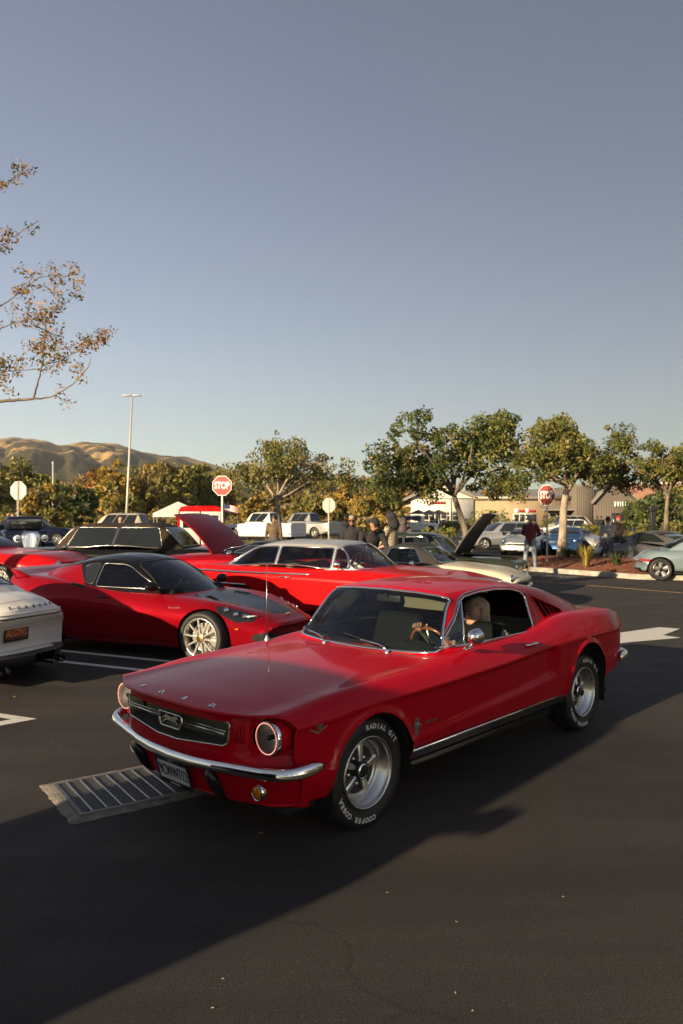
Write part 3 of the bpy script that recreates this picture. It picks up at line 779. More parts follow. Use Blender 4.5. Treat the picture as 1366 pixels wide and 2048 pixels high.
    g = bmesh.new(); lathe(g, [(-.026, .054), (-.026, .001)], 28, 'x', m0+Vector((-.005, .055, .085))); bm_obj('mirror_glass', g, M['reflector'], mb)
    a0 = surf.ray_cast(Vector((-.56, -.735, 1.3)), Vector((0, 0, -1)))[0]
    g = bmesh.new(); lathe(g, [(-.002, .022), (.01, .020), (.03, .011), (.04, .007)], 16, 'z', a0); tube(g, [a0+Vector((0, 0, .03)), a0+Vector((.004, 0, .57))], lambda t: .0038-.0016*t, 6); lathe(g, [(.57, .004), (.576, .003), (.578, .001)], 8, 'z', a0); bm_obj('radio_antenna', g, M['brushed'], car)
    for y0 in (-.27, .33):
        wh = lambda y, z: NG[0].ray_cast(Vector((.5, max(-.63, y), z)), Vector((-1, 0, 0)))[0]+Vector((.010, 0, .006))
        g = bmesh.new(); p0 = wh(y0, .872)+Vector((.03, 0, -.008)); p1 = wh(y0-.27, .905)
        lathe(g, [(-.03, .015), (.010, .013), (.016, .007)], 12, 'z', p0, cap1=True); tube(g, [p0+Vector((0, 0, .010)), wh(y0-.10, .893)+Vector((.008, 0, .004)), p1+Vector((.006, 0, .004))], .0055, 6)
        wb = bm_obj('wiper', g, M['chrome'], car); g = bmesh.new(); tube(g, [wh(y, .889+.045*(y0-.05-y)/.42) for y in np.linspace(y0-.05, y0-.47, 9)], .005, 5); bm_obj('blade', g, M['trim_black'], wb)
    # tail: bumper, lamps
    g = bmesh.new(); path = [(-3.42, .82, .52), (-3.60, .80, .52), (-3.74, .70, .52), (-3.80, .45, .52), (-3.82, 0, .52)]; path = path+[(p[0], -p[1], p[2]) for p in path[-2::-1]]
    tube(g, resample([Vector(p) for p in path], .04), .04, 8, flat=(.5, 1), up=(0, 0, 1)); bm_obj('rear_bumper', g, M['chrome'], car)
    for s in (1, -1):
        for q in range(3):
            g = bmesh.new(); box(g, (-3.80, s*(.40+.055*q)-.022, .64), (-3.74, s*(.40+.055*q)+.022, .80), bev=.008); bm_obj('tail_light', g, M['tail_red'], car)
    g = bmesh.new(); box(g, (.55, -.7, .20), (-3.4, .7, .24)) ; bm_obj('underbody', g, M['gap_black'], car)
    # ---------------------------------------------------------------- cabin
    def soft(name, parts, mat, parent=car, bev=.03):
        g = bmesh.new()
        for lo, hi, rt in parts: box(g, lo, hi, rt, bev)
        return bm_obj(name, g, M[mat], parent)
    I4 = None
    soft('cabin_floor', [((-3.3, -.72, .25), (-.6, .72, .30), I4)], 'interior', bev=.01)
    for s in (1, -1): soft('door_card', [((-2.1, s*.70-.02, .3), (-.85, s*.70+.02, .87), I4)], 'interior', bev=.012)
    soft('firewall', [((-.70, -.70, .3), (-.66, .70, .84), I4)], 'interior', bev=.01)
    g = bmesh.new()
    ds = []
    for y in np.linspace(-.68, .68, 35):
        e = .055*math.exp(-((y-.36)/.17)**4)
        ds.append([g.verts.new(p) for p in ((-.72-.15*y*y, y, .855), (-.90-.10*y*y, y, .868+e*.6), (-1.00, y, .862+e), (-1.04, y, .835+e*.8), (-1.02, y, .74), (-1.05, y, .70), (-1.0, y, .60))])
    for A, Bq in zip(ds, ds[1:]):
        for k2 in range(6): g.faces.new((A[k2], A[k2+1], Bq[k2+1], Bq[k2]))
    fix_normals(g); bm_obj('dashboard', g, M['dash_black'], car)
    # steering wheel
    sc = Vector((-1.23, .345, .82)); ax_ = Vector((-.90, 0, .44)).normalized()
    g = bmesh.new(); e1 = Vector((0, 1, 0)); e2 = ax_.cross(e1).normalized()
    tube(g, [sc+(e1*math.cos(a)+e2*math.sin(a))*.185 for a in np.linspace(0, 2*math.pi, 40, endpoint=False)], .0125, 8, True); sw_ = bm_obj('steering_wheel', g, M['wood_rim'], car)
    g = bmesh.new()
    for a in (R(0), R(180), R(-90)): tube(g, [sc-ax_*.02, sc+(e1*math.cos(a)+e2*math.sin(a))*.18], .012, 6, flat=(1, .3))
    tube(g, [sc-ax_*.03, sc+ax_*.012], .045, 16); tube(g, [sc-ax_*.03, sc-ax_*.25], .025, 8); bm_obj('spoke', g, M['brushed'], sw_)
    seat_root = None
    for s in (1, -1):
        rot = Matrix.Translation((-1.62, s*.36, .50)) @ Matrix.Rotation(R(-16), 4, 'Y')
        st = soft('seat', [((-1.68, s*.36-.25, .40), (-1.12, s*.36+.25, .55), I4)], 'seat_dark', bev=.05)
        soft('backrest', [((-.07, -.24, -.02), (.07, .24, .50), rot)], 'seat_dark', st, .05)
    st = soft('rear_seat', [((-2.55, -.55, .45), (-2.1, .55, .60), I4)], 'interior_tan', bev=.04)
    rot = Matrix.Translation((-2.60, 0, .55)) @ Matrix.Rotation(R(-22), 4, 'Y'); soft('backrest', [((-.06, -.55, 0), (.06, .55, .36), rot)], 'interior_tan', st, .04)
    soft('parcel_shelf', [((-3.25, -.55, .80), (-2.68, .55, .83), I4)], 'interior', bev=.01)
    g = bmesh.new(); q = [Vector((-1.02, 0, 1.14)), Vector((-1.05, 0, 1.20))]; tube(g, [(-1.10, 0, 1.215), (-1.135, 0, 1.185)], .008, 6); box(g, (-1.155, -.115, 1.150), (-1.13, .115, 1.205), bev=.008); bm_obj('rear_view_mirror', g, M['trim_black'], car)
    for s in (1, -1):
        g = bmesh.new(); rot = Matrix.Translation((-1.19, s*.31, 1.222)) @ Matrix.Rotation(R(100 if s > 0 else 172), 4, 'Y'); box(g, (-.012, -.21, -.005), (.11, .21, .012), rot, .006); bm_obj('sun_visor', g, M['visor_tan'], car)
    ref.free(); ref2.free()
    return car
principled('grille_grey', (.14, .14, .12), .4, .6); principled('grille_wire', (.42, .37, .24), .45, .8); principled('rocker_grey', (.05, .05, .05), .35, .8)
principled('plate_white', (.62, .62, .60), .45); principled('plate_ink', (.01, .012, .04), .5); principled('dash_black', (.016, .017, .015), .5)
principled('seat_dark', (.006, .007, .007), .7, spec=.08); principled('visor_tan', (.13, .115, .075), .8)
FASTBACK = build_fastback()
# ------------------------------------------------------------------ other cars: one lofting builder, many shapes
def HH(*k): return hermite(k)
def rounded(outline, r=.03, n=4):
    P = [np.array(p, float) for p in outline]; out = []
    if LOWQ: n = 2
    for i, b in enumerate(P):
        a, c = P[i-1], P[(i+1) % len(P)]
        la, lc = np.linalg.norm(a-b), np.linalg.norm(c-b); q = min(r, .45*la, .45*lc)
        p0, p2 = b+(a-b)/la*q, b+(c-b)/lc*q
        for t in np.linspace(0, 1, n): out.append(tuple((1-t)**2*p0+2*t*(1-t)*b+t*t*p2))
    return out
def mirror_y(half): return half+[(p[0], -p[1]) for p in half[::-1] if abs(p[1]) > 1e-9]
class Shell:
    def __init__(s, car, X0, X1, cv, rad=(.25, .12, .05, .15, .05), seg=(4, 3, 4, 5, 2, 2, 2), n=110, nose=(.05, .05), tail=(.05, .05), sweepF=(.15, .9), sweepR=(.12, .9), width=.85, flare=(), under=.0):
        X = np.linspace(X0, X1, n); T = {k: smooth_cols(f(X), it=3) for k, f in cv.items()}
        secs = []
        for i in range(n):
            g = {k: v[i] for k, v in T.items()}
            pts = [(0, g['zc']), (g['ys']*.55, g['zc']-g.get('crown', .01)), (g['ys'], g['zs']), (g['yk'], g['zk']), (g['yl'], g['zl']), (g['yl']-.05, g['zb']+.015), (g['yl']-.16, g['zb']), (0, g['zb'])]
            secs.append(fillet(pts, [0, rad[0], rad[1], rad[2], rad[3], rad[4], .05, 0], 5, list(seg)))
        def ins(sec, t):
            d = np.gradient(sec, axis=0); nn = np.stack([d[:, 1], -d[:, 0]], 1); nn /= np.linalg.norm(nn, axis=1, keepdims=True)+1e-9
            c = sec.mean(0); 
            q = sec+nn*t if ((sec+nn*.01-c)**2).sum() < ((sec-nn*.01-c)**2).sum() else sec-nn*t
            q[:, 0] = np.maximum(q[:, 0], 0); q[0, 0] = 0; q[-1, 0] = 0; return q
        XX, SS = list(X), list(secs)
        for a in (.35, .7, 1.0, 1.25, 1.45, 1.57):
            XX.insert(0, X0+nose[0]*math.sin(a)); SS.insert(0, ins(secs[0], nose[1]*(1-math.cos(a))))
            XX.append(X1-tail[0]*math.sin(a)); SS.append(ins(secs[-1], tail[1]*(1-math.cos(a))))
        s.bm, V = loft_bm(XX, SS)
        for row in (V[0], V[-1]):
            m_ = len(row)//2
            for k in range(m_):
                a, b2, c, d2 = row[k], row[k+1], row[-2-k], row[-1-k]
                vs = []
                for v in (a, b2, c, d2):
                    if v not in vs: vs.append(v)
                if len(vs) >= 3 and k+1 <= len(row)-2-k:
                    try: s.bm.faces.new(vs)
                    except ValueError: pass
        def deform(co):
            x, y, z = co
            w = min(1, max(0, (x-X0+sweepF[1])/sweepF[1])); w = w*w*(3-2*w)
            x2 = x-w*sweepF[0]*(abs(y)/width)**3
            w = min(1, max(0, (X1+sweepR[1]-x)/sweepR[1])); w = w*w*(3-2*w)
            x2 += w*sweepR[0]*(abs(y)/width)**3
            if under:
                x2 -= max(0, min(1, (x-X0+.3)/.3))*max(0, .45-z)*under; x2 += max(0, min(1, (X1+.3-x)/.3))*max(0, .5-z)*under
            dy = 0
            if abs(y) > width*.8:
                for ax, az, rr, wd, hh in flare:
                    r = math.hypot(x2-ax, z-az) if z > az else abs(x2-ax); t = (r-rr)/wd
                    if -1.5 < t < 1.3:
                        q = max(0, min(1, 1-max(0, t-.2))); q = q*q*(3-2*q)
                        if z < az: q *= max(0, 1-(az-z)/.15)
                        dy = max(dy, hh*q)
            return Vector((x2, y+math.copysign(dy, y), z))
        s.deform = deform
        for v in s.bm.verts: v.co = deform(v.co)
        fix_normals(s.bm); s.car = car; s.freeze()
    def freeze(s):
        s.ref = s.bm.copy(); s.ref.normal_update(); s.ref.faces.ensure_lookup_table(); s.ref.verts.ensure_lookup_table(); s.NF = (BVHTree.FromBMesh(s.ref), s.ref); s.surf = s.NF[0]
    def side(s, x, z, sg=-1):
        h = s.surf.ray_cast(Vector((x, sg*2, z)), Vector((0, -sg, 0)))[0]; return h
    def top(s, x, y):
        return s.surf.ray_cast(Vector((x, y, 3)), Vector((0, 0, -1)))[0]
    def hole(s, outline, proj, pred): bmesh.ops.delete(s.bm, geom=list(cut(s.bm, [f for f in s.bm.faces if pred(f)], outline, proj)), context='FACES')
    def arches(s, lst, low=.1):
        for sg in (1, -1):
            for ax, az, r in lst:
                o = [(ax+r*math.cos(a), az+r*math.sin(a)) for a in np.linspace(0, math.pi, 12 if LOWQ else 22)]+[(ax-r-.01, low), (ax+r+.01, low)]
                s.hole(o, 'xz', lambda f, sg=sg: f.calc_center_median().y*sg > .5)
                h = s.side(ax, az+r+.05, sg); yo = (abs(h.y) if h else .8)-.03; b = bmesh.new()
                A = [b.verts.new((p[0], sg*yo, p[1])) for p in o[:-2]]; B = [b.verts.new((p[0], sg*(yo-.34), p[1])) for p in o[:-2]]
                for k in range(len(A)-1): b.faces.new((A[k], A[k+1], B[k+1], B[k]))
                b.faces.new(B); bm_obj('wheel_well', b, M['gap_black'], s.car)
    def panel(s, name, outline, proj, pred, mat, gap=.005, parent=None):
        outer = cut(s.bm, [f for f in s.bm.faces if pred(f)], outline, proj)
        c = np.mean(outline, axis=0); o2 = [tuple(np.array(p)+(c-np.array(p))/np.linalg.norm(c-np.array(p))*gap*1.3) for p in outline]
        inner = cut(s.bm, outer, o2, proj)
        for f in outer:
            if f.is_valid and f not in inner: f.material_index = 1
        return bm_obj(name, split_off(s.bm, inner), [mat, M['gap_black']], parent or s.car, normals_from=s.NF)
    def window(s, name, outline, proj, pred, mat, trim='chrome', tr=.008, div=None):
        reg = cut(s.bm, [f for f in s.bm.faces if pred(f)], outline, proj)
        if not reg: return None
        nb = split_off(s.bm, reg); lp = border(nb) if nb.faces else []; lp = resample(lp, .03, True) if len(lp) > 3 else None; o = bm_obj(name, nb, mat, s.car, normals_from=s.NF)
        if trim and lp:
            g = bmesh.new(); tube(g, lp, tr, 5, True); bm_obj('window_trim', g, M[trim], o)
        return o
    def done(s, name, mat):
        o = bm_obj(name, s.bm, [mat, M['gap_black']], s.car, normals_from=s.NF); return o
class Cabin(Shell):
    """greenhouse: roof line rz, roof-edge ry, belt by/bz"""
    def __init__(s, car, cv, sweep=.2, sw0=(-1.9, 1.15), n=90, rad=(.25, .06, .04)):
        lo = cv['rng']; X = np.linspace(lo[0], lo[1], n); T = {k: smooth_cols(f(X), it=3) for k, f in cv.items() if k != 'rng'}; secs = []
        for i in range(n):
            zc, yr, dr = T['rz'][i], T['ry'][i], T['drop'][i]; zz = zc-dr; zb = min(T['bz'][i], zz-.02)
            k = max(0, min(1, (zz-T['bz'][i]+.04)/.16)); yb = yr+(T['by'][i]-yr)*k
            secs.append(fillet([(0, zc), (yr*.6, zc-dr*.25), (yr-.03, zz+.004), (yr+.012, zz-.035 if k > .9 else zz-.012), (yb, zb)], [0, rad[0], rad[1], rad[2], 0], 5, [4, 5, 1, 12]))
        s.bm, V = loft_bm(X, secs)
        for v in s.bm.verts:
            w = min(1, max(0, (v.co.x-sw0[0])/sw0[1])); v.co.x -= w*sweep*min(.55, v.co.y**2)
        fix_normals(s.bm); s.car = car; s.freeze()
def strip(name, pts, r, mat, parent, flat=(1, 1), step=.04):
    g = bmesh.new(); tube(g, resample(pts, step), r, 6, flat=flat); return bm_obj(name, g, M[mat], parent)
def slab(name, lo, hi, mat, parent, bev=.01, rot=None):
    g = bmesh.new(); box(g, lo, hi, rot, bev); return bm_obj(name, g, M[mat], parent)
def lens(name, c, ax, r, mat, parent, ring='chrome', n=24):
    """round lamp facing direction ax"""
    g = bmesh.new(); lathe(g, [(-.03, r*1.05), (.006, r*1.08), (.012, r)], n, 'x'); m = Matrix.Translation(c) @ Vector(ax).to_track_quat('X', 'Z').to_matrix().to_4x4(); xform(g, m); o = bm_obj(name, g, M[ring], parent)
    g = bmesh.new(); lathe(g, [(.006, r), (.02, r*.75), (.028, r*.4), (.03, .001)], n, 'x'); xform(g, m); bm_obj('lens', g, M[mat], o); return o
def seats(car, xs, ys, z0, mat='seat_dark', w=.25, floor=None, h=.55):
    for x in xs:
        for y in ys:
            st = slab('seat', (x-.28, y-w, z0), (x+.28, y+w, z0+.15), mat, car, .05)
            slab('backrest', (-.07, -w, 0), (.07, w, h), mat, st, .05, Matrix.Translation((x-.26, y, z0+.08)) @ Matrix.Rotation(R(-16), 4, 'Y'))
    if floor: slab('cabin_floor', floor[0], floor[1], 'interior', car, .01)
def steering(car, c, r=.18, mat='trim_black'):
    g = bmesh.new(); ax_ = Vector((-.9, 0, .45)).normalized(); e1 = Vector((0, 1, 0)); e2 = ax_.cross(e1); c = Vector(c)
    tube(g, [c+(e1*math.cos(a)+e2*math.sin(a))*r for a in np.linspace(0, 2*math.pi, 28, endpoint=False)], .014, 6, True)
    for a in (0, math.pi, -math.pi/2): tube(g, [c, c+(e1*math.cos(a)+e2*math.sin(a))*r], .014, 5, flat=(1, .4))
    tube(g, [c, c-ax_*.3], .03, 6); bm_obj('steering_wheel', g, M[mat], car)
def wheels(car, kind, Rt, W, Rr, wb, yf, yr=None, skip=()):
    for x, yy in ((0, yf), (-wb, yr or yf)):
        for sg in (1, -1): make_wheel(car, kind, Rt, W, Rr, (x, sg*yy, Rt), sg)
def gz(x, y):
    """level of the tarmac: rises gently to the far left"""
    a = min(1, max(0, (y-10.5)/8)); b = min(1, max(0, (-1.0-x)/4)); a = a*a*(3-2*a); b = b*b*(3-2*b)
    return .15*a*b
def car_root(name, label, x, y, deg, group=None):
    return thing(name, label, 'car', (x, y, gz(x, y)), R(deg), group)

# ---- red mid-engined coupe, black roof
def build_evora():
    car = car_root('sports_coupe', 'low red mid-engined sports coupe with black roof and silver ten-spoke wheels', -1.34, 9.97, -25.0)
    P = M['evora_red']; K = M['black_paint']
    cv = dict(zc=HH((.84, .50), (.7, .56), (.4, .64), (0, .71), (-.35, .775), (-.7, .82), (-1.5, .84), (-2.2, .92), (-2.8, .97), (-3.2, .985), (-3.42, .97)),
              crown=HH((.84, .0), (0, -.0), (-.5, .005), (-3.42, .0)),
              ys=HH((.84, .44), (.6, .56), (.3, .64), (0, .68), (-.5, .70), (-1.0, .735), (-1.7, .76), (-2.3, .78), (-2.8, .78), (-3.2, .74), (-3.42, .68)),
              zs=HH((.84, .50), (.7, .555), (.45, .655), (.1, .745), (-.2, .775), (-.6, .79), (-1.0, .805), (-1.6, .845), (-2.1, .905), (-2.6, .955), (-3.0, .975), (-3.42, .985)),
              yk=HH((.84, .62), (.6, .76), (.35, .84), (0, .895), (-.4, .885), (-.8, .86), (-1.5, .87), (-2.0, .905), (-2.5, .93), (-2.9, .92), (-3.2, .87), (-3.42, .80)),
              zk=HH((.84, .44), (.5, .52), (.1, .60), (-.5, .62), (-1.2, .63), (-2.0, .70), (-2.6, .74), (-3.42, .78)),
              yl=HH((.84, .60), (.5, .78), (0, .86), (-.6, .86), (-1.3, .85), (-2.0, .875), (-2.6, .90), (-3.1, .84), (-3.42, .76)),
              zl=HH((.84, .25), (0, .28), (-.6, .26), (-2.0, .30), (-3.0, .36), (-3.42, .42)),
              zb=HH((.84, .15), (0, .15), (-2.5, .17), (-3.42, .28)))
    s = Shell(car, .84, -3.42, cv, rad=(.2, .14, .20, .16, .05), sweepF=(.42, 1.0), sweepR=(.16, .7), width=.85, nose=(.05, .05), tail=(.05, .06), n=130)
    s.arches([(0, .32, .345), (-2.575, .335, .365)])
    s.hole(mirror_y([(-.62, 0), (-.70, .60), (-1.1, .68), (-2.0, .70), (-2.2, .62), (-2.25, 0)]), 'xy', lambda f: f.normal.z > .4)
    # black front lid with vents
    s.panel('hood', mirror_y([(.70, 0), (.66, .22), (.30, .36), (-.36, .50), (-.44, .36), (-.47, 0)]), 'xy', lambda f: f.normal.z > .3, K)
    # side intake behind the door window
    for sg in (1, -1):
        s.panel('headlight', rounded([(.60, sg*.50), (.36, sg*.56), (.10, sg*.70), (.16, sg*.765), (.40, sg*.715), (.58, sg*.60)], .03), 'xy', lambda f: f.normal.z > .25 and f.calc_center_median().z > .45, M['dark_glass'], .006)
        s.panel('door', rounded([(-.52, .92), (-.47, .62), (-.50, .30), (-1.66, .33), (-1.80, .60), (-1.83, .93)], .08), 'xz', lambda f, sg=sg: f.calc_center_median().y*sg > .64, P)
        s.panel('side_intake', rounded([(-1.93, .835), (-2.16, .875), (-2.20, .905), (-2.12, .905), (-1.95, .875)], .02), 'xz', lambda f, sg=sg: f.calc_center_median().y*sg > .6, M['gap_black'])
        s.panel('front_intake', rounded([(sg*.30, .20), (sg*.62, .22), (sg*.66, .36), (sg*.60, .40), (sg*.34, .36)], .03), 'yz', lambda f: f.calc_center_median().x > .35, M['gap_black'])
    s.panel('grille', rounded([(-.26, .20), (.26, .20), (.30, .34), (-.30, .34)], .04), 'yz', lambda f: f.calc_center_median().x > .5, M['gap_black'])
    s.done('body', P)
    c = Cabin(car, dict(rng=(-.30, -3.1), rz=HH((-.30, .66), (-.5, .80), (-.8, .985), (-1.1, 1.145), (-1.3, 1.228), (-1.5, 1.265), (-1.75, 1.28), (-2.05, 1.262), (-2.4, 1.195), (-2.8, 1.09), (-3.1, .99)),
              ry=HH((-.30, .60), (-.8, .60), (-1.3, .53), (-1.8, .53), (-2.4, .50), (-3.1, .42)), drop=HH((-.30, .0), (-.8, .02), (-1.3, .06), (-2.0, .075), (-3.1, .05)),
              by=HH((-.30, .66), (-.9, .72), (-1.6, .745), (-2.2, .75), (-2.7, .70), (-3.1, .60)), bz=HH((-.30, .60), (-.9, .76), (-1.6, .80), (-2.3, .88), (-3.1, .93))), sweep=.55, sw0=(-2.1, 1.4), rad=(.25, .08, .06))
    c.window('windscreen', rounded([(-.60, .845), (0, .75), (.60, .845), (.585, .90), (.49, 1.125), (.40, 1.175), (0, 1.205), (-.40, 1.175), (-.49, 1.125), (-.585, .90)], .04), 'yz', lambda f: f.calc_center_median().x > -1.55, M['glass'], 'trim_black', .012)
    for sg in (1, -1):
        c.window('side_window', rounded([(-.80, .855), (-1.36, 1.135), (-1.48, 1.155), (-1.79, 1.160), (-1.80, .865)], .04), 'xz', lambda f, sg=sg: f.calc_center_median().y*sg > .4, M['glass_tint'], 'brushed', .006)
        c.window('quarter_window', rounded([(-1.84, .885), (-1.83, 1.158), (-2.02, 1.145), (-2.12, 1.10), (-2.08, 1.0), (-1.97, .91)], .04), 'xz', lambda f, sg=sg: f.calc_center_median().y*sg > .4, M['dark_glass'], 'trim_black', .012)
    c.window('rear_window', mirror_y([(-2.32, 0), (-2.35, .36), (-2.9, .34), (-2.95, 0)]), 'xy', lambda f: f.normal.z > .3 and f.calc_center_median().x < -2.1, M['dark_glass'], 'trim_black', .01)
    # red rear pillars, black roof
    for sg in (1, -1):
        reg = cut(c.bm, [f for f in c.bm.faces if f.calc_center_median().y*sg > .30], [(-2.20, 1.14), (-2.06, .98), (-1.93, .86), (-1.93, .70), (-3.2, .70), (-3.2, .98), (-2.75, 1.06)], 'xz'); nb = split_off(c.bm, reg); bm_obj('rear_pillar', nb, P, car, normals_from=c.NF)
    liner(c.bm, car); c.done('roof', K)
    # spoiler
    g = bmesh.new(); rows = []
    for y in np.linspace(-.76, .76, 25):
        u = abs(y)/.76; x0 = -3.28+.12*u**3
        rows.append([g.verts.new(p) for p in ((x0+.20, y, .965), (x0, y, 1.02+.01*u), (x0-.13, y, 1.06-.0*u), (x0-.145, y, 1.045), (x0-.10, y, .985), (x0-.06, y, .93))])
    for A, B in zip(rows, rows[1:]):
        for k in range(5): g.faces.new((A[k], A[k+1], B[k+1], B[k]))
    g.faces.new(rows[0]); g.faces.new(rows[-1]); fix_normals(g); bm_obj('spoiler', g, P, car)
    for sg in (1, -1):
        m0 = s.side(-.78, .80, sg)+Vector((0, sg*-.02, .045)); g = bmesh.new(); tube(g, [m0, m0+Vector((-.02, sg*.10, .035))], .02, 6, flat=(1, .6)); mr = bm_obj('door_mirror', g, K, car)
        g = bmesh.new(); bmesh.ops.create_uvsphere(g, u_segments=18, v_segments=10, radius=1, matrix=Matrix.Translation(m0+Vector((-.03, sg*.17, .055))) @ Matrix.Diagonal((.07, .105, .065, 1))); bm_obj('mirror_shell', g, K, mr)
        h = s.side(-1.62, .74, sg); strip('handle', [h+Vector((.09, sg*.003, .004)), h+Vector((-.06, sg*.003, 0))], .011, 'trim_black', car)
        # lamp clusters inside the headlights
        for q, (lx, ly) in enumerate(((.24, .67), (.36, .645), (.46, .60))):
            t = s.top(lx, sg*ly)
            if t: lens('lamp', t+Vector((.0, 0, -.006)), (.6, sg*.2, .8), .035, 'reflector', car, 'trim_black', 16)
        t = s.top(.53, sg*.545); strip('running_light', [t+Vector((.05, sg*-.03, .002)), t+Vector((-.02, sg*.08, .004))], .011, 'lens_white', car)
        for q in range(4):
            t = s.top(-.26+.05*q, sg*(.30+.02*q)); strip('hood_vent', [t+Vector((0, -sg*.02, .003)), t+Vector((-.0, sg*.09, .004))], .008, 'gap_black', car)
        h = s.side(.42, .42, sg); strip('side_marker', [h+Vector((.03, 0, .012)), h+Vector((-.03, 0, .012))], .009, 'amber', car)
        h = s.side(-.53, .665, sg); t = text_bm('Evora410', .045, .001); xform(t, frame_m(Vector((-.42, h.y+sg*.008, .655)), (-sg, 0, 0), (0, 0, 1))); bm_obj('fender_lettering', t, M['brushed'], car, smooth=False)
    lens('nose_badge', s.surf.ray_cast(Vector((.72, 0, 2)), Vector((0, 0, -1)))[0], (.35, 0, .94), .03, 'gold_trim', car, 'trim_black', 16)
    wheels(car, 'evora', .318, .225, .245, 2.575, .885, .915)
    slab('dashboard', (-.95, -.6, .60), (-.62, .6, .86), 'interior', car, .06); steering(car, (-1.08, .33, .86)); seats(car, (-1.45,), (.33, -.33), .34, floor=((-2.2, -.7, .2), (-.6, .7, .26)), h=.58)
    slab('engine_cover', (-2.3, -.6, .60), (-2.0, .6, 1.0), 'interior', car, .05)
    slab('underbody', (.5, -.7, .13), (-3.1, .7, .16), 'gap_black', car, .01)
    s.ref.free(); c.ref.free()
principled('lens_white', (.8, .8, .78), .15)
build_evora()

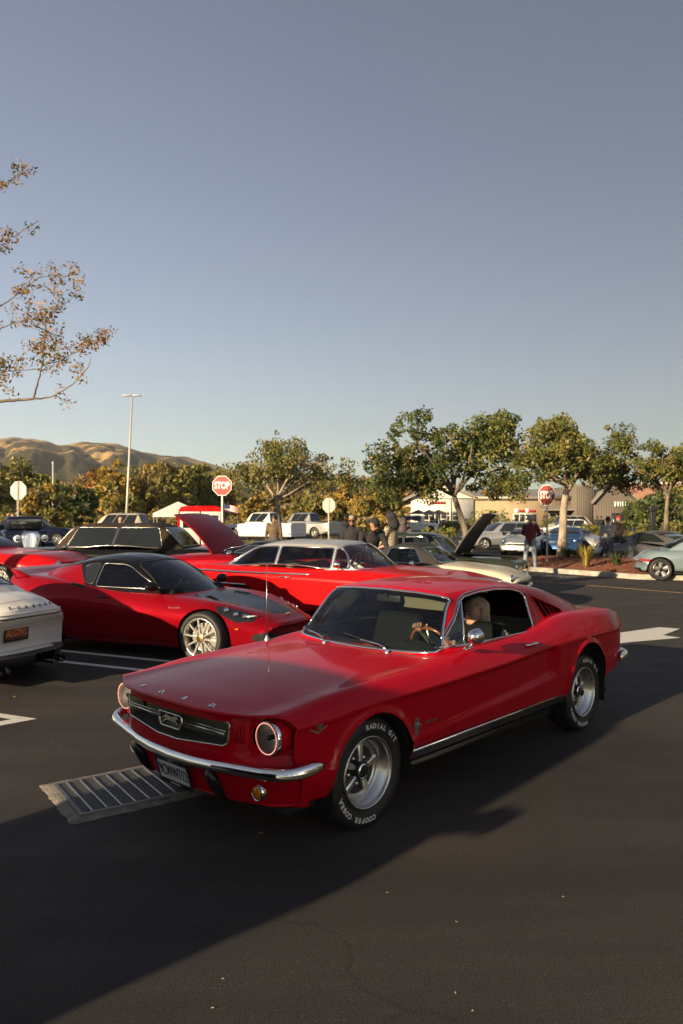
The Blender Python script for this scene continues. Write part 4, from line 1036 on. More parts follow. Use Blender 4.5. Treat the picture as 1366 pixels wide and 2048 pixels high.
# ---- white rear-engined coupe seen from behind (plate ALGTRS)
def build_white_coupe():
    # origin front axle; rear plate centre must come to (-3.33, 8.0)
    a = R(155); L = 3.36
    ox, oy = -3.27+L*math.cos(a), 8.0+L*math.sin(a)
    car = car_root('white_coupe', 'white rear-engined sports coupe seen from behind with personalised brown plate', ox, oy, 155)
    P = M['white_paint']
    cv = dict(zc=HH((.95, .55), (.6, .66), (0, .80), (-.6, .90), (-1.5, .95), (-2.3, .97), (-2.7, .975), (-3.0, .955), (-3.2, .92), (-3.33, .87)),
              crown=HH((.95, .0), (-3.35, .02)), ys=HH((.95, .45), (.4, .62), (0, .68), (-1.2, .70), (-2.2, .73), (-2.8, .72), (-3.15, .66), (-3.33, .60)),
              zs=HH((.95, .55), (.4, .74), (0, .80), (-.8, .85), (-1.6, .88), (-2.3, .915), (-2.7, .895), (-3.05, .83), (-3.33, .755)),
              yk=HH((.95, .68), (.4, .84), (0, .89), (-1.0, .87), (-2.0, .915), (-2.5, .93), (-3.0, .89), (-3.2, .84), (-3.33, .77)), zk=HH((.95, .5), (0, .6), (-2.0, .66), (-3.33, .64)),
              yl=HH((.95, .66), (0, .86), (-1.3, .85), (-2.4, .905), (-3.0, .89), (-3.33, .80)), zl=HH((.95, .3), (0, .28), (-2.0, .28), (-3.0, .32), (-3.33, .36)), zb=HH((.95, .18), (-2.5, .2), (-3.33, .25)))
    s = Shell(car, .95, -3.33, cv, rad=(.25, .20, .26, .20, .06), sweepF=(.45, .9), sweepR=(.62, .85), width=.85, nose=(.05, .05), tail=(.09, .10), n=120)
    s.arches([(0, .335, .36), (-2.36, .335, .365)])
    s.hole(mirror_y([(-.7, 0), (-.75, .55), (-1.1, .66), (-2.1, .62), (-2.2, 0)]), 'xy', lambda f: f.normal.z > .4)
    s.panel('engine_lid', rounded(mirror_y([(-2.35, 0), (-2.40, .45), (-3.0, .56), (-3.20, .50), (-3.24, 0)]), .05), 'xy', lambda f: f.normal.z > .3, P, .007)
    for sg in (1, -1): s.panel('tail_light', rounded([(sg*.50, .795), (sg*.78, .80), (sg*.90, .86), (sg*.88, .765), (sg*.74, .735), (sg*.52, .755)], .02), 'yz', lambda f: f.calc_center_median().x < -2.75, M['tail_red'], .004)
    s.panel('rear_diffuser', rounded([(-.80, .20), (.80, .20), (.84, .345), (.5, .365), (-.5, .365), (-.84, .345)], .04), 'yz', lambda f: f.calc_center_median().x < -2.85, M['black_plastic'], .006)
    s.panel('lid_gap', [(-.72, .735), (.72, .735), (.72, .752), (-.72, .752)], 'yz', lambda f: f.calc_center_median().x < -2.8, M['trim_black'], .002)
    s.done('body', P)
    c = Cabin(car, dict(rng=(-.35, -2.95), rz=HH((-.35, .72), (-.6, .90), (-1.0, 1.14), (-1.25, 1.26), (-1.5, 1.295), (-1.8, 1.29), (-2.2, 1.20), (-2.6, 1.06), (-2.95, .93)), ry=HH((-.35, .6), (-1.2, .54), (-2.0, .54), (-2.95, .42)), drop=HH((-.35, 0), (-1.2, .05), (-2.95, .05)),
              by=HH((-.35, .66), (-1.5, .73), (-2.3, .72), (-2.95, .62)), bz=HH((-.35, .66), (-1.2, .86), (-2.2, .90), (-2.95, .90))), sweep=.4, sw0=(-2.1, 1.4))
    c.window('windscreen', rounded([(-.62, .90), (0, .86), (.62, .90), (.5, 1.18), (0, 1.24), (-.5, 1.18)], .04), 'yz', lambda f: f.calc_center_median().x > -1.3, M['dark_glass'], 'trim_black', .01)
    for sg in (1, -1): c.window('side_window', rounded([(-.85, .92), (-1.3, 1.19), (-1.8, 1.20), (-2.2, 1.08), (-2.1, .94)], .05), 'xz', lambda f, sg=sg: f.calc_center_median().y*sg > .4, M['dark_glass'], 'trim_black', .012)
    c.window('rear_window', rounded(mirror_y([(-1.95, 0), (-2.0, .42), (-2.6, .46), (-2.68, 0)]), .05), 'xy', lambda f: f.normal.z > .3 and f.calc_center_median().x < -1.7, M['dark_glass'], 'trim_black', .01)
    c.done('roof', P)
    # rear lettering, plate, tail pipes, lip
    n0 = s.surf.ray_cast(Vector((-6, 0, .845)), Vector((1, 0, 0)))[1]; n0 = n0 if n0.x < 0 else -n0; n0 = Vector((n0.x, 0, n0.z)).normalized()
    for i, ch in enumerate('PORSCHE'):
        y = (i-3)*-.088*-1
        y = -(i-3)*.088   # reads left to right seen from behind: car's left is the viewer's left
        h = s.surf.ray_cast(Vector((-6, y, .845)), Vector((1, 0, 0)))
        if h[0]:
            nrm = n0; up = (Vector((0, 0, 1))-nrm*nrm.z).normalized(); t = text_bm(ch, .046, .002, bold=.002); xform(t, frame_m(h[0]+nrm*.006, up.cross(nrm), up)); bm_obj('rear_letter', t, M['trim_black'], car, smooth=False)
    h = s.surf.ray_cast(Vector((-6, 0, .55)), Vector((1, 0, 0)))[0]
    make_plate(car, h+Vector((-.035, 0, .0)), (0, -1, 0), (-.05, 0, 1), .305, .155, 'ALGTRS', 'plate_orange', 'plate_brown', 'trim_black', None, None, ts=.085)
    for sg in (1, -1):
        for dy in (-.05, .05):
            g = bmesh.new(); lathe(g, [(.0, .042), (-.16, .044), (-.165, .040), (-.05, .036), (-.05, .001)], 20, 'x', (-3.22, sg*.36+dy, .235)); bm_obj('exhaust_tip', g, M['black_chrome'], car)
    strip('lid_lip', [s.surf.ray_cast(Vector((-6, y, .795-.02*(abs(y)/.6)**2)), Vector((1, 0, 0)))[0]+Vector((-.006, 0, 0)) for y in np.linspace(-.66, .66, 21)], .010, 'white_paint', car, (1.4, .7))
    wheels(car, 'modern', .335, .27, .25, 2.36, .885, .91)
    slab('underbody', (.5, -.7, .17), (-3.1, .7, .2), 'gap_black', car, .01)
    s.ref.free(); c.ref.free()
principled('plate_brown', (.16, .035, .02), .5); principled('plate_orange', (.75, .33, .12), .5); principled('black_chrome', (.05, .05, .05), .2, 1)
build_white_coupe()

# ---- red hardtop with silver roof (c. 1960)
def build_hardtop():
    a = R(-25); car = car_root('hardtop_car', 'red 1960s two-door hardtop with silver roof, chrome window frames and side spear', 1.50, 11.88, -25)
    P = M['chevy_red']
    cv = dict(zc=HH((.86, .80), (.5, .87), (0, .93), (-.6, .98), (-1.0, 1.0), (-2.0, 1.0), (-3.0, 1.0), (-3.6, .98), (-4.1, .95), (-4.35, .88)), crown=HH((.86, 0), (-4.35, .0)),
              ys=HH((.86, .78), (0, .84), (-1, .86), (-2.5, .86), (-3.5, .84), (-4.1, .82), (-4.35, .80)), zs=HH((.86, .80), (.4, .875), (-.3, .925), (-1, .955), (-2.0, .965), (-3.0, .985), (-3.6, 1.0), (-4.1, 1.0), (-4.35, .96)),
              yk=HH((.86, .92), (.3, .97), (-1, 1.0), (-2.5, 1.01), (-3.5, .99), (-4.35, .93)), zk=HH((.86, .72), (0, .78), (-1, .82), (-2.4, .86), (-3.4, .90), (-4.35, .90)),
              yl=HH((.86, .90), (0, .95), (-2.5, .96), (-4.35, .88)), zl=HH((.86, .36), (-1, .36), (-3, .36), (-4.35, .42)), zb=HH((.86, .25), (-4.35, .32)))
    s = Shell(car, .86, -4.35, cv, rad=(.25, .07, .05, .25, .06), sweepF=(.18, .6), sweepR=(.15, .5), width=.95, nose=(.05, .06), tail=(.05, .06), n=120)
    s.arches([(0, .35, .37), (-3.02, .34, .36)])
    s.hole(mirror_y([(-.80, 0), (-.95, .62), (-1.15, .80), (-3.1, .80), (-3.25, .62), (-3.3, 0)]), 'xy', lambda f: f.normal.z > .4)
    s.panel('hood', mirror_y([(.80, 0), (.76, .70), (-.62, .76), (-.66, 0)]), 'xy', lambda f: f.normal.z > .4, P, .006)
    s.panel('boot_lid', mirror_y([(-3.62, 0), (-3.64, .66), (-4.2, .66), (-4.25, 0)]), 'xy', lambda f: f.normal.z > .4, P, .006)
    doors = {}
    for sg in (1, -1): doors[sg] = s.panel('door', rounded([(-.96, 1.05), (-.93, .60), (-.96, .40), (-2.32, .40), (-2.38, .60), (-2.40, 1.05)], .05), 'xz', lambda f, sg=sg: f.calc_center_median().y*sg > .84, P, .007)
    s.done('body', P)
    c = Cabin(car, dict(rng=(-.52, -3.75), rz=HH((-.52, .80), (-.68, .935), (-1.0, 1.165), (-1.22, 1.31), (-1.36, 1.365), (-1.6, 1.395), (-2.1, 1.405), (-2.6, 1.39), (-2.9, 1.33), (-3.15, 1.21), (-3.45, 1.04), (-3.75, .88)),
              ry=HH((-.52, .76), (-1.0, .74), (-1.36, .66), (-2.1, .66), (-2.8, .66), (-3.75, .62)), drop=HH((-.52, 0), (-1.0, .02), (-1.36, .045), (-2.7, .05), (-3.75, .03)),
              by=HH((-.52, .80), (-1.2, .84), (-2.8, .84), (-3.4, .80), (-3.75, .76)), bz=HH((-.52, .76), (-1.2, .93), (-3.75, .93))), sweep=.50, sw0=(-2.0, 1.3), rad=(.25, .06, .04))
    c.window('windscreen', rounded([(-.78, .985), (0, .96), (.78, .985), (.76, 1.08), (.62, 1.29), (.5, 1.325), (0, 1.345), (-.5, 1.325), (-.62, 1.29), (-.76, 1.08)], .05), 'yz', lambda f: f.calc_center_median().x > -1.62, M['glass'], 'chrome', .016)
    for sg in (1, -1):
        pr = lambda f, sg=sg: f.calc_center_median().y*sg > .5
        c.window('quarter_light', rounded([(-1.14, .985), (-1.42, .985), (-1.42, 1.285), (-1.35, 1.285), (-1.17, 1.16)], .04), 'xz', pr, M['glass'], 'chrome', .013)
        c.window('side_window', rounded([(-1.46, .985), (-2.40, .985), (-2.40, 1.305), (-1.46, 1.29)], .03), 'xz', pr, M['glass'], 'chrome', .013)
        c.window('rear_side_window', rounded([(-2.44, .985), (-3.36, .99), (-2.95, 1.24), (-2.82, 1.29), (-2.44, 1.305)], .04), 'xz', pr, M['glass'], 'chrome', .013)
    c.window('rear_window', rounded(mirror_y([(-2.98, 0), (-3.01, .52), (-3.40, .62), (-3.58, .5), (-3.60, 0)]), .05), 'xy', lambda f: f.normal.z > .2 and f.calc_center_median().x < -2.8, M['dark_glass'], 'chrome', .012)
    liner(c.bm, car, mat='interior_tan'); c.done('roof', M['roof_silver'])
    for sg in (1, -1):
        pts = []
        for x in np.linspace(-1.75, -4.25, 24):
            h = s.side(x, .885+.03*max(0, (-x-3)/1.2), sg)
            if h: pts.append(h+Vector((0, sg*.006, 0)))
        strip('side_spear', pts, .020, 'chrome', car, (.4, 1)); 
        pts = [s.side(x, .70-.02*(x+3.3), sg) for x in np.linspace(-2.9, -4.2, 14)]; strip('fin_trim', [p+Vector((0, sg*.006, 0)) for p in pts if p], .014, 'chrome', car, (.5, 1))
        h = s.side(-2.16, .84, sg); strip('handle', [h+Vector((.09, sg*.02, 0)), h+Vector((.05, sg*.035, .002)), h+Vector((-.09, sg*.035, 0)), h+Vector((-.10, sg*.005, 0))], .012, 'chrome', doors[sg])
        m0 = s.side(-1.30, .90, sg)+Vector((0, -sg*.03, .05)); g = bmesh.new(); tube(g, [m0, m0+Vector((0, sg*.02, .07))], .012, 6); lathe(g, [(.05, .002), (.04, .03), (.01, .05), (-.03, .052), (-.032, .002)], 20, 'x', m0+Vector((0, sg*.03, .10))); bm_obj('door_mirror', g, M['chrome'], car)
        for q in range(2): lens('headlight', Vector((.83, sg*(.56+.18*q), .70)), (1, 0, 0), .075, 'lens_white', car)
        for q in range(3): lens('tail_light', Vector((-4.36, sg*(.40+.15*q), .76)), (-1, 0, 0), .055, 'tail_red', car)
    for nm, x in (('front_bumper', .92), ('rear_bumper', -4.42)):
        sgx = 1 if x > 0 else -1
        strip(nm, [(x-sgx*.45, 1.0, .47), (x-sgx*.12, .96, .47), (x, .7, .47), (x+sgx*.03, 0, .47), (x, -.7, .47), (x-sgx*.12, -.96, .47), (x-sgx*.45, -1.0, .47)], .07, 'chrome', car, (.5, 1), .06)
    slab('grille', (.80, -.46, .60), (.87, .46, .76), 'brushed', car, .01)
    wheels(car, 'chrome', .345, .2, .20, 3.02, .92)
    slab('dashboard', (-1.2, -.72, .75), (-.9, .72, .95), 'chevy_red', car, .05); steering(car, (-1.6, .38, .99), .2, 'letter_white'); slab('front_bench', (-2.2, -.68, .45), (-1.65, .68, .62), 'bench_cream', car, .06); slab('bench_back', (-2.35, -.68, .5), (-2.2, .68, 1.03), 'bench_cream', car, .06); slab('rear_bench', (-3.05, -.66, .5), (-2.85, .66, 1.0), 'bench_cream', car, .06)
    slab('cabin_floor', (-3.1, -.8, .3), (-1.0, .8, .36), 'interior', car, .01); slab('underbody', (.6, -.8, .22), (-4.1, .8, .26), 'gap_black', car, .01)
    s.ref.free(); c.ref.free()
principled('bench_cream', (.30, .25, .18), .6)
build_hardtop()
principled('engine_orange', (.40, .10, .03), .5); principled('soft_top', (.018, .017, .016), .85)
# ------------------------------------------------------------------ background cars
def simple_car(name, label, x, y, deg, paint_, L=4.5, W=.88, H=1.40, wb=2.7, fo=.85, zn=.60, zh=.92, belt=.95, zd=.98, zt=.80, xw0=-.45, xw1=-1.15, xr1=-2.3, xr0=-2.95, tyre=(.32, .2, .21), rim='modern', roof=None, glassm='dark_glass', nwin=2, bump=None, lampz=.65, round_=.12, sweep=(.25, .18), group=None, parts=True, trim='trim_black', cabin=True, ry=.56, grille='trim_black', tail_h=(.62, .78), zadd=0.0, hood_open=False, roof_name='roof', bed=None, byw=.86):
    global LOWQ
    LOWQ = True; car = car_root(name, label, x, y, deg, group); car.location.z += zadd
    P = M[paint_]; F, B = fo, fo-L; tr = tyre[0]
    cv = dict(zc=HH((F, zn), (F-.25, zn+(zh-zn)*.45), (.0, zn+(zh-zn)*.75), (xw0, zh), (xw0-.3, belt), (xr0, belt), (xr0-.2, zd), ((xr0+B)/2-.1, zd), (B, zt)),
              crown=HH((F, .0), (B, .005)), ys=HH((F, W*.72), (F-.4, W*.80), (-.5, W*.86), (xr0, W*.86), (B, W*.74)),
              zs=HH((F, zn), (F-.3, zn+(zh-zn)*.5-.01), (0, zn+(zh-zn)*.75-.02), (xw0, zh-.03), (xw0-.4, belt-.03), (xr0, belt-.02), ((xr0+B)/2, zd-.03), (B, zt-.01)),
              yk=HH((F, W*.88), (F-.4, W*.97), (-.8, W), (-wb, W), (B+.3, W*.96), (B, W*.88)), zk=HH((F, zn-.12), (0, zn), (-wb, belt-.22), (B, zt-.12)),
              yl=HH((F, W*.86), (F-.4, W*.95), (-1, W*.965), (-wb, W*.965), (B, W*.86)), zl=HH((F, .34), (-1, .33), (B, .38)), zb=HH((F, .22), (B, .26)))
    s = Shell(car, F, B, cv, rad=(.2, round_, round_*.8, .14, .05), seg=(3, 2, 2, 3, 1, 1, 1), n=56, sweepF=(sweep[0], .8), sweepR=(sweep[1], .7), width=W, nose=(.05, .06), tail=(.05, .06))
    s.arches([(0, tr, tr+.045), (-wb, tr, tr+.045)])
    if cabin: s.hole(mirror_y([(xw0-.2, 0), (xw0-.45, W*.6), (xw0-.7, W*.78), (xr0+.3, W*.78), (xr0+.1, 0)]), 'xy', lambda f: f.normal.z > .5)
    if bed: s.hole([(bed[0], -W*.80), (bed[0], W*.80), (bed[1], W*.80), (bed[1], -W*.80)], 'xy', lambda f: f.normal.z > .5)
    if parts:
        hood_o = mirror_y([(F-.12, 0), (F-.2, W*.62), (xw0+.10, W*.72), (xw0+.05, 0)])
        if hood_open:
            s.hole(hood_o, 'xy', lambda f: f.normal.z > .4)
        else: s.panel('hood', hood_o, 'xy', lambda f: f.normal.z > .4, P, .006)
        xs = np.linspace(xw0-.25, xr0+.55 if nwin > 1 else xr1-.1, nwin+1)
        for sg in (1, -1):
            for a, b in zip(xs, xs[1:]): s.panel('door', rounded([(a, belt+.1), (a, .36), (b, .36), (b, belt+.1)], .06), 'xz', lambda f, sg=sg: f.calc_center_median().y*sg > W*.84, P, .006)
        for sg in (1, -1):
            s.panel('tail_light', rounded([(sg*W*.45, tail_h[0]), (sg*W*.95, tail_h[0]), (sg*W*.95, tail_h[1]), (sg*W*.45, tail_h[1])], .03), 'yz', lambda f: f.calc_center_median().x < B+.45, M['tail_red'], .004)
    s.done('body', P)
    for sg in (1, -1):
        p = s.surf.ray_cast(Vector((4, sg*W*.70, lampz)), Vector((-1, 0, 0)))[0]
        if p: lens('headlight', p+Vector((-.01, 0, 0)), (1, 0, 0), .08, 'reflector', car, 'chrome', 16)
    p = s.surf.ray_cast(Vector((4, 0, lampz-.1)), Vector((-1, 0, 0)))[0]
    if p: slab('grille', (p.x-.08, -W*.5, lampz-.16), (p.x+.006, W*.5, lampz+.0), grille, car, .01)
    if bump:
        for nm, X_, sg in (('front_bumper', F+.04, 1), ('rear_bumper', B-.04, -1)):
            strip(nm, [(X_-sg*(.3+sweep[0]), W*.98, .47), (X_-sg*sweep[0], W*.9, .47), (X_-sg*.03, W*.6, .47), (X_, 0, .47), (X_-sg*.03, -W*.6, .47), (X_-sg*sweep[0], -W*.9, .47), (X_-sg*(.3+sweep[0]), -W*.98, .47)], .055, bump, car, (.5, 1), .06)
    if cabin:
        c = Cabin(car, dict(rng=(xw0+.15, xr0-.15), rz=HH((xw0+.15, belt-.15), (xw0, belt), (xw1+.05, H-.07), (xw1-.12, H-.02), ((xw1+xr1)/2, H), (xr1+.1, H-.02), (xr1-.05, H-.07), (xr0, belt), (xr0-.15, belt-.14)),
                  ry=HH((xw0, W*.74), (xw1, ry), (xr1, ry), (xr0, W*.68)), drop=HH((xw0, 0), (xw1, .035), (xr1, .035), (xr0, .0)),
                  by=HH((xw0, W*.78), (xw1, W*byw), (xr1, W*byw), (xr0, W*.78)), bz=HH((xw0, belt-.16), (xw1, belt-.03), (xr1, belt-.03), (xr0, belt-.15))), sweep=.2, sw0=(xr1, xw0-xr1), n=52)
        zt_ = H-.085
        c.window('windscreen', rounded([(-W*.72, belt+.03), (W*.72, belt+.03), (ry-.04, zt_), (-ry+.04, zt_)], .05), 'yz', lambda f: f.calc_center_median().x > xw1-.12, M[glassm], trim, .009)
        c.window('rear_window', rounded([(-W*.64, belt+.04), (W*.64, belt+.04), (ry-.06, zt_-.01), (-ry+.06, zt_-.01)], .05), 'yz', lambda f: f.calc_center_median().x < xr1+.1, M[glassm], trim, .009)
        a0, a1 = xw0-.40, xw1-.10; b1, b0 = xr1+.02, xr0+.45
        for sg in (1, -1):
            pr = lambda f, sg=sg: f.calc_center_median().y*sg > ry*.75
            for k in range(nwin):
                t0, t1 = k/nwin, (k+1)/nwin
                lo0, lo1 = a0+(b0-a0)*t0-.02, a0+(b0-a0)*t1+.02; hi0, hi1 = a1+(b1-a1)*t0-.02, a1+(b1-a1)*t1+.02
                c.window('side_window', rounded([(lo0, belt+.02), (hi0, zt_-.01), (hi1, zt_-.01), (lo1, belt+.02)], .03), 'xz', pr, M[glassm], trim, .008)
        c.done(roof_name, M[roof or paint_])
        if glassm != 'dark_glass':
            slab('dashboard', (xw1+.05, -W*.7, .6), (xw0-.25, W*.7, belt-.04), 'interior', car, .04); seats(car, (xw1-.35,), (.36, -.36), .38, floor=((xr0, -W*.75, .28), (xw0, W*.75, .33)), h=.6); steering(car, (xw1+.02, .36, belt-.02))
        c.ref.free()
        for sg in (1, -1):
            h = s.side(a0-.12, belt-.10, sg)
            if h:
                g = bmesh.new(); m0 = h+Vector((0, -sg*.03, .06)); tube(g, [m0, m0+Vector((0, sg*.10, .03))], .015, 5); bmesh.ops.create_uvsphere(g, u_segments=12, v_segments=8, radius=1, matrix=Matrix.Translation(m0+Vector((-.02, sg*.15, .06))) @ Matrix.Diagonal((.05, .09, .06, 1))); bm_obj('door_mirror', g, M['trim_black'] if not bump else M['chrome'], car)
    wheels(car, rim, tyre[0], tyre[1], tyre[2], wb, W-.045)
    slab('underbody', (F-.3, -W*.8, .18), (B+.3, W*.8, .22), 'gap_black', car, .01)
    s.ref.free(); LOWQ = False
    return car
def open_hood(car, hinge, length, width, ang, mat, under='gap_black', curve=.05):
    """raised bonnet: hinge at the cowl, ang degrees up from lying forwards"""
    g = bmesh.new(); rows = []; a = R(ang)
    for t in np.linspace(0, 1, 12):
        row = []
        for u in np.linspace(-1, 1, 13):
            lx = length*t; lz = curve*(math.sin(t*math.pi)*.6-t*t*.9)*1.0-.03*u*u; y = u*width*(.5-.06*t*t)
            row.append((hinge[0]+lx*math.cos(a)-lz*math.sin(a), y, hinge[2]+lx*math.sin(a)+lz*math.cos(a)))
        rows.append(row)
    V = [[g.verts.new(p) for p in r] for r in rows]
    for A, B in zip(V, V[1:]):
        for k in range(12): g.faces.new((A[k], A[k+1], B[k+1], B[k]))
    fix_normals(g); r = bmesh.ops.solidify(g, geom=g.faces[:], thickness=.03)
    o = bm_obj('hood', g, mat, car, sharp=.7); tag(o, 'hood propped wide open'); return o
# dark sedan with brown vinyl roof
c_ = simple_car('vinyl_top_sedan', 'long black sedan with brown padded vinyl roof and gold trim', -7.75, 19.1, 172, 'black_paint', L=5.9, W=.94, H=1.46, wb=3.35, fo=.95, zn=.76, zh=.88, belt=.88, zd=.90, zt=.84, xw0=-.85, xw1=-1.42, xr1=-3.6, xr0=-4.15, roof='brown_vinyl', nwin=2, bump='chrome', trim='brushed', ry=.64, round_=.06, sweep=(.1, .08), rim='chrome')
# red coupe at the far side of the black-roofed sports car
simple_car('red_coupe', 'bright red coupe parked behind the black-roofed sports coupe', -6.75, 16.35, -15, 'chevy_red', L=4.7, W=.92, H=1.36, wb=2.7, fo=1.25, zn=.72, zh=.95, belt=.96, zd=.98, zt=.88, xw0=-.65, xw1=-1.5, xr1=-2.2, xr0=-3.0, nwin=1, zadd=.02)
# red car with raised hood
c_ = simple_car('hood_up_red_car', 'dark red car with its hood propped wide open, nose towards the vinyl-topped sedan', -3.02, 16.75, 155, 'evora_red', L=4.6, W=.90, H=1.22, wb=2.7, fo=.85, zn=.80, zh=.96, belt=.95, zd=.96, zt=.85, xw0=-.75, xw1=-1.4, xr1=-2.4, xr0=-2.9, nwin=1, bump='chrome', hood_open=True, roof='black_paint', trim='chrome')
open_hood(c_, (-.72, 0, .97), 1.32, 1.45, 42, M['evora_red'], curve=.10)
slab('engine', (-.55, -.32, .55), (.35, .32, .90), 'engine_orange', c_, .06)
# cream roadster with black soft top
c_ = simple_car('cream_roadster', 'cream 1960s roadster with raised black soft top', 2.75, 14.52, -25, 'cream_paint', L=4.2, W=.84, H=1.27, wb=2.4, fo=.78, zn=.66, zh=.90, belt=.88, zd=.88, zt=.72, xw0=-.62, xw1=-1.10, xr1=-1.75, xr0=-2.30, nwin=1, bump='chrome', roof='soft_top', glassm='glass', trim='chrome', round_=.16, sweep=(.30, .25), rim='chrome', roof_name='soft_top')
# dark green sedan, hood up
c_ = simple_car('green_sedan', 'dark green 1960s sedan with its black hood raised', 3.40, 17.45, -25, 'green_paint', L=4.5, W=.84, H=1.40, wb=2.6, fo=.75, zn=.76, zh=.90, belt=.92, zd=.92, zt=.80, xw0=-.75, xw1=-1.2, xr1=-2.5, xr0=-2.95, nwin=2, bump='chrome', hood_open=True, glassm='glass', trim='chrome', round_=.06, sweep=(.08, .08), rim='chrome', grille='chrome')
open_hood(c_, (-.70, 0, .92), 1.15, 1.38, 56, M['trim_black'], curve=.04)
slab('engine', (-.50, -.28, .55), (.25, .28, .84), 'brushed', c_, .06)
# light blue classic rear-engined coupe on the right
simple_car('light_blue_coupe', 'pale blue classic rear-engined coupe beside the mulch island', 11.19, 21.3, -10, 'sky_paint', L=3.72, W=.83, H=1.24, wb=2.27, fo=.95, zn=.62, zh=.82, belt=.84, zd=.82, zt=.60, xw0=-.35, xw1=-.85, xr1=-1.40, xr0=-2.0, nwin=1, tyre=(.31, .2, .215), rim='fuchs', round_=.2, sweep=(.35, .35), tail_h=(.53, .585))
# grey hatch coupe seen from behind
c_ = simple_car('grey_hatch_coupe', 'dark grey wedge coupe with glass hatch and full-width red tail lights', 10.35, 27.6, 112, 'grey_paint', L=4.3, W=.87, H=1.28, wb=2.4, fo=.95, zn=.55, zh=.86, belt=.90, zd=.98, zt=.90, xw0=-.4, xw1=-1.1, xr1=-1.9, xr0=-3.0, nwin=1, rim='fuchs', tail_h=(.72, .84))
slab('raised_panel', (-.9, -.75, .0), (.05, .75, .03), 'grey_paint', c_, .01, Matrix.Translation((-.55, 0, .90)) @ Matrix.Rotation(R(-120), 4, 'Y'))
# sports cars across the aisle
simple_car('silver_sports_car', 'silver sports car parked across the aisle behind the man in plaid', 8.1, 34.2, 248, 'silver_paint', L=4.45, W=.93, H=1.24, wb=2.7, fo=.95, zn=.62, zh=.86, belt=.90, zd=.98, zt=.90, xw0=-.75, xw1=-1.5, xr1=-1.95, xr0=-2.9, nwin=1, tyre=(.34, .25, .25), rim='dark', round_=.12)
simple_car('blue_sports_car', 'deep blue sports car parked across the aisle behind the tree trunk', 10.2, 35.0, 246, 'blue_paint', L=4.45, W=.93, H=1.24, wb=2.7, fo=.95, zn=.62, zh=.86, belt=.90, zd=.98, zt=.90, xw0=-.75, xw1=-1.5, xr1=-1.95, xr0=-2.9, nwin=1, tyre=(.34, .25, .25), rim='dark', parts=False)
simple_car('pale_silver_coupe', 'pale silver coupe parked beyond the island tree', 12.0, 36.0, -60, 'silver_paint', L=4.5, W=.92, H=1.28, wb=2.6, fo=.9, zn=.62, zh=.88, belt=.92, zd=.95, zt=.85, xw0=-.6, xw1=-1.3, xr1=-2.0, xr0=-2.8, nwin=1, rim='modern', parts=False)
simple_car('dark_saloon', 'black saloon parked beyond the green sedan', 9.2, 47.5, 200, 'black_paint', L=4.7, W=.9, H=1.42, rim='dark', parts=False)
simple_car('pale_hatchback', 'pale silver hatchback parked beside the black saloon', 7.2, 40.0, 195, 'silver_paint', L=4.3, W=.88, H=1.48, xr1=-2.7, xr0=-3.1, nwin=2, parts=False)
simple_car('white_utility', 'boxy white four-wheel drive parked before the white shop front', 9.0, 76, -10, 'white_paint', L=4.0, W=.88, H=1.82, wb=2.4, fo=.7, zn=.95, zh=1.10, belt=1.12, zd=1.12, zt=1.08, xw0=-.6, xw1=-.85, xr1=-2.9, xr0=-3.1, tyre=(.38, .24, .22), rim='dark', round_=.05, sweep=(.05, .05), parts=False)
simple_car('beige_estate', 'beige off-roader parked before the awning', 22.0, 66, 10, 'beige_paint', L=4.8, W=.95, H=1.8, zn=.9, zh=1.08, belt=1.1, zd=1.1, zt=1.05, xr1=-3.2, xr0=-3.5, nwin=3, tyre=(.37, .24, .22), round_=.06, sweep=(.1, .05), parts=False)
simple_car('white_hatchback', 'white hatchback parked behind the stop sign by the shops', 17.2, 63, 178, 'white_paint', L=4.3, W=.88, H=1.5, xr1=-2.8, xr0=-3.2, parts=False)
simple_car('navy_saloon', 'navy blue saloon parked beside the beige off-roader', 24.8, 63, 170, 'navy_paint', L=4.6, W=.9, H=1.43, parts=False)
simple_car('red_rounded_coupe', 'small rounded red coupe behind the thin-trunked tree', 14.3, 32.0, 160, 'chevy_red', L=4.1, W=.82, H=1.32, wb=2.27, zn=.62, zh=.86, belt=.9, zd=.9, zt=.65, xr1=-1.7, xr0=-2.75, nwin=1, round_=.2, sweep=(.35, .35), rim='fuchs')
simple_car('silver_saloon', 'silver saloon half hidden beyond the small red coupe', 17.6, 37.0, 200, 'silver_paint', L=4.6, W=.9, H=1.42, parts=False)
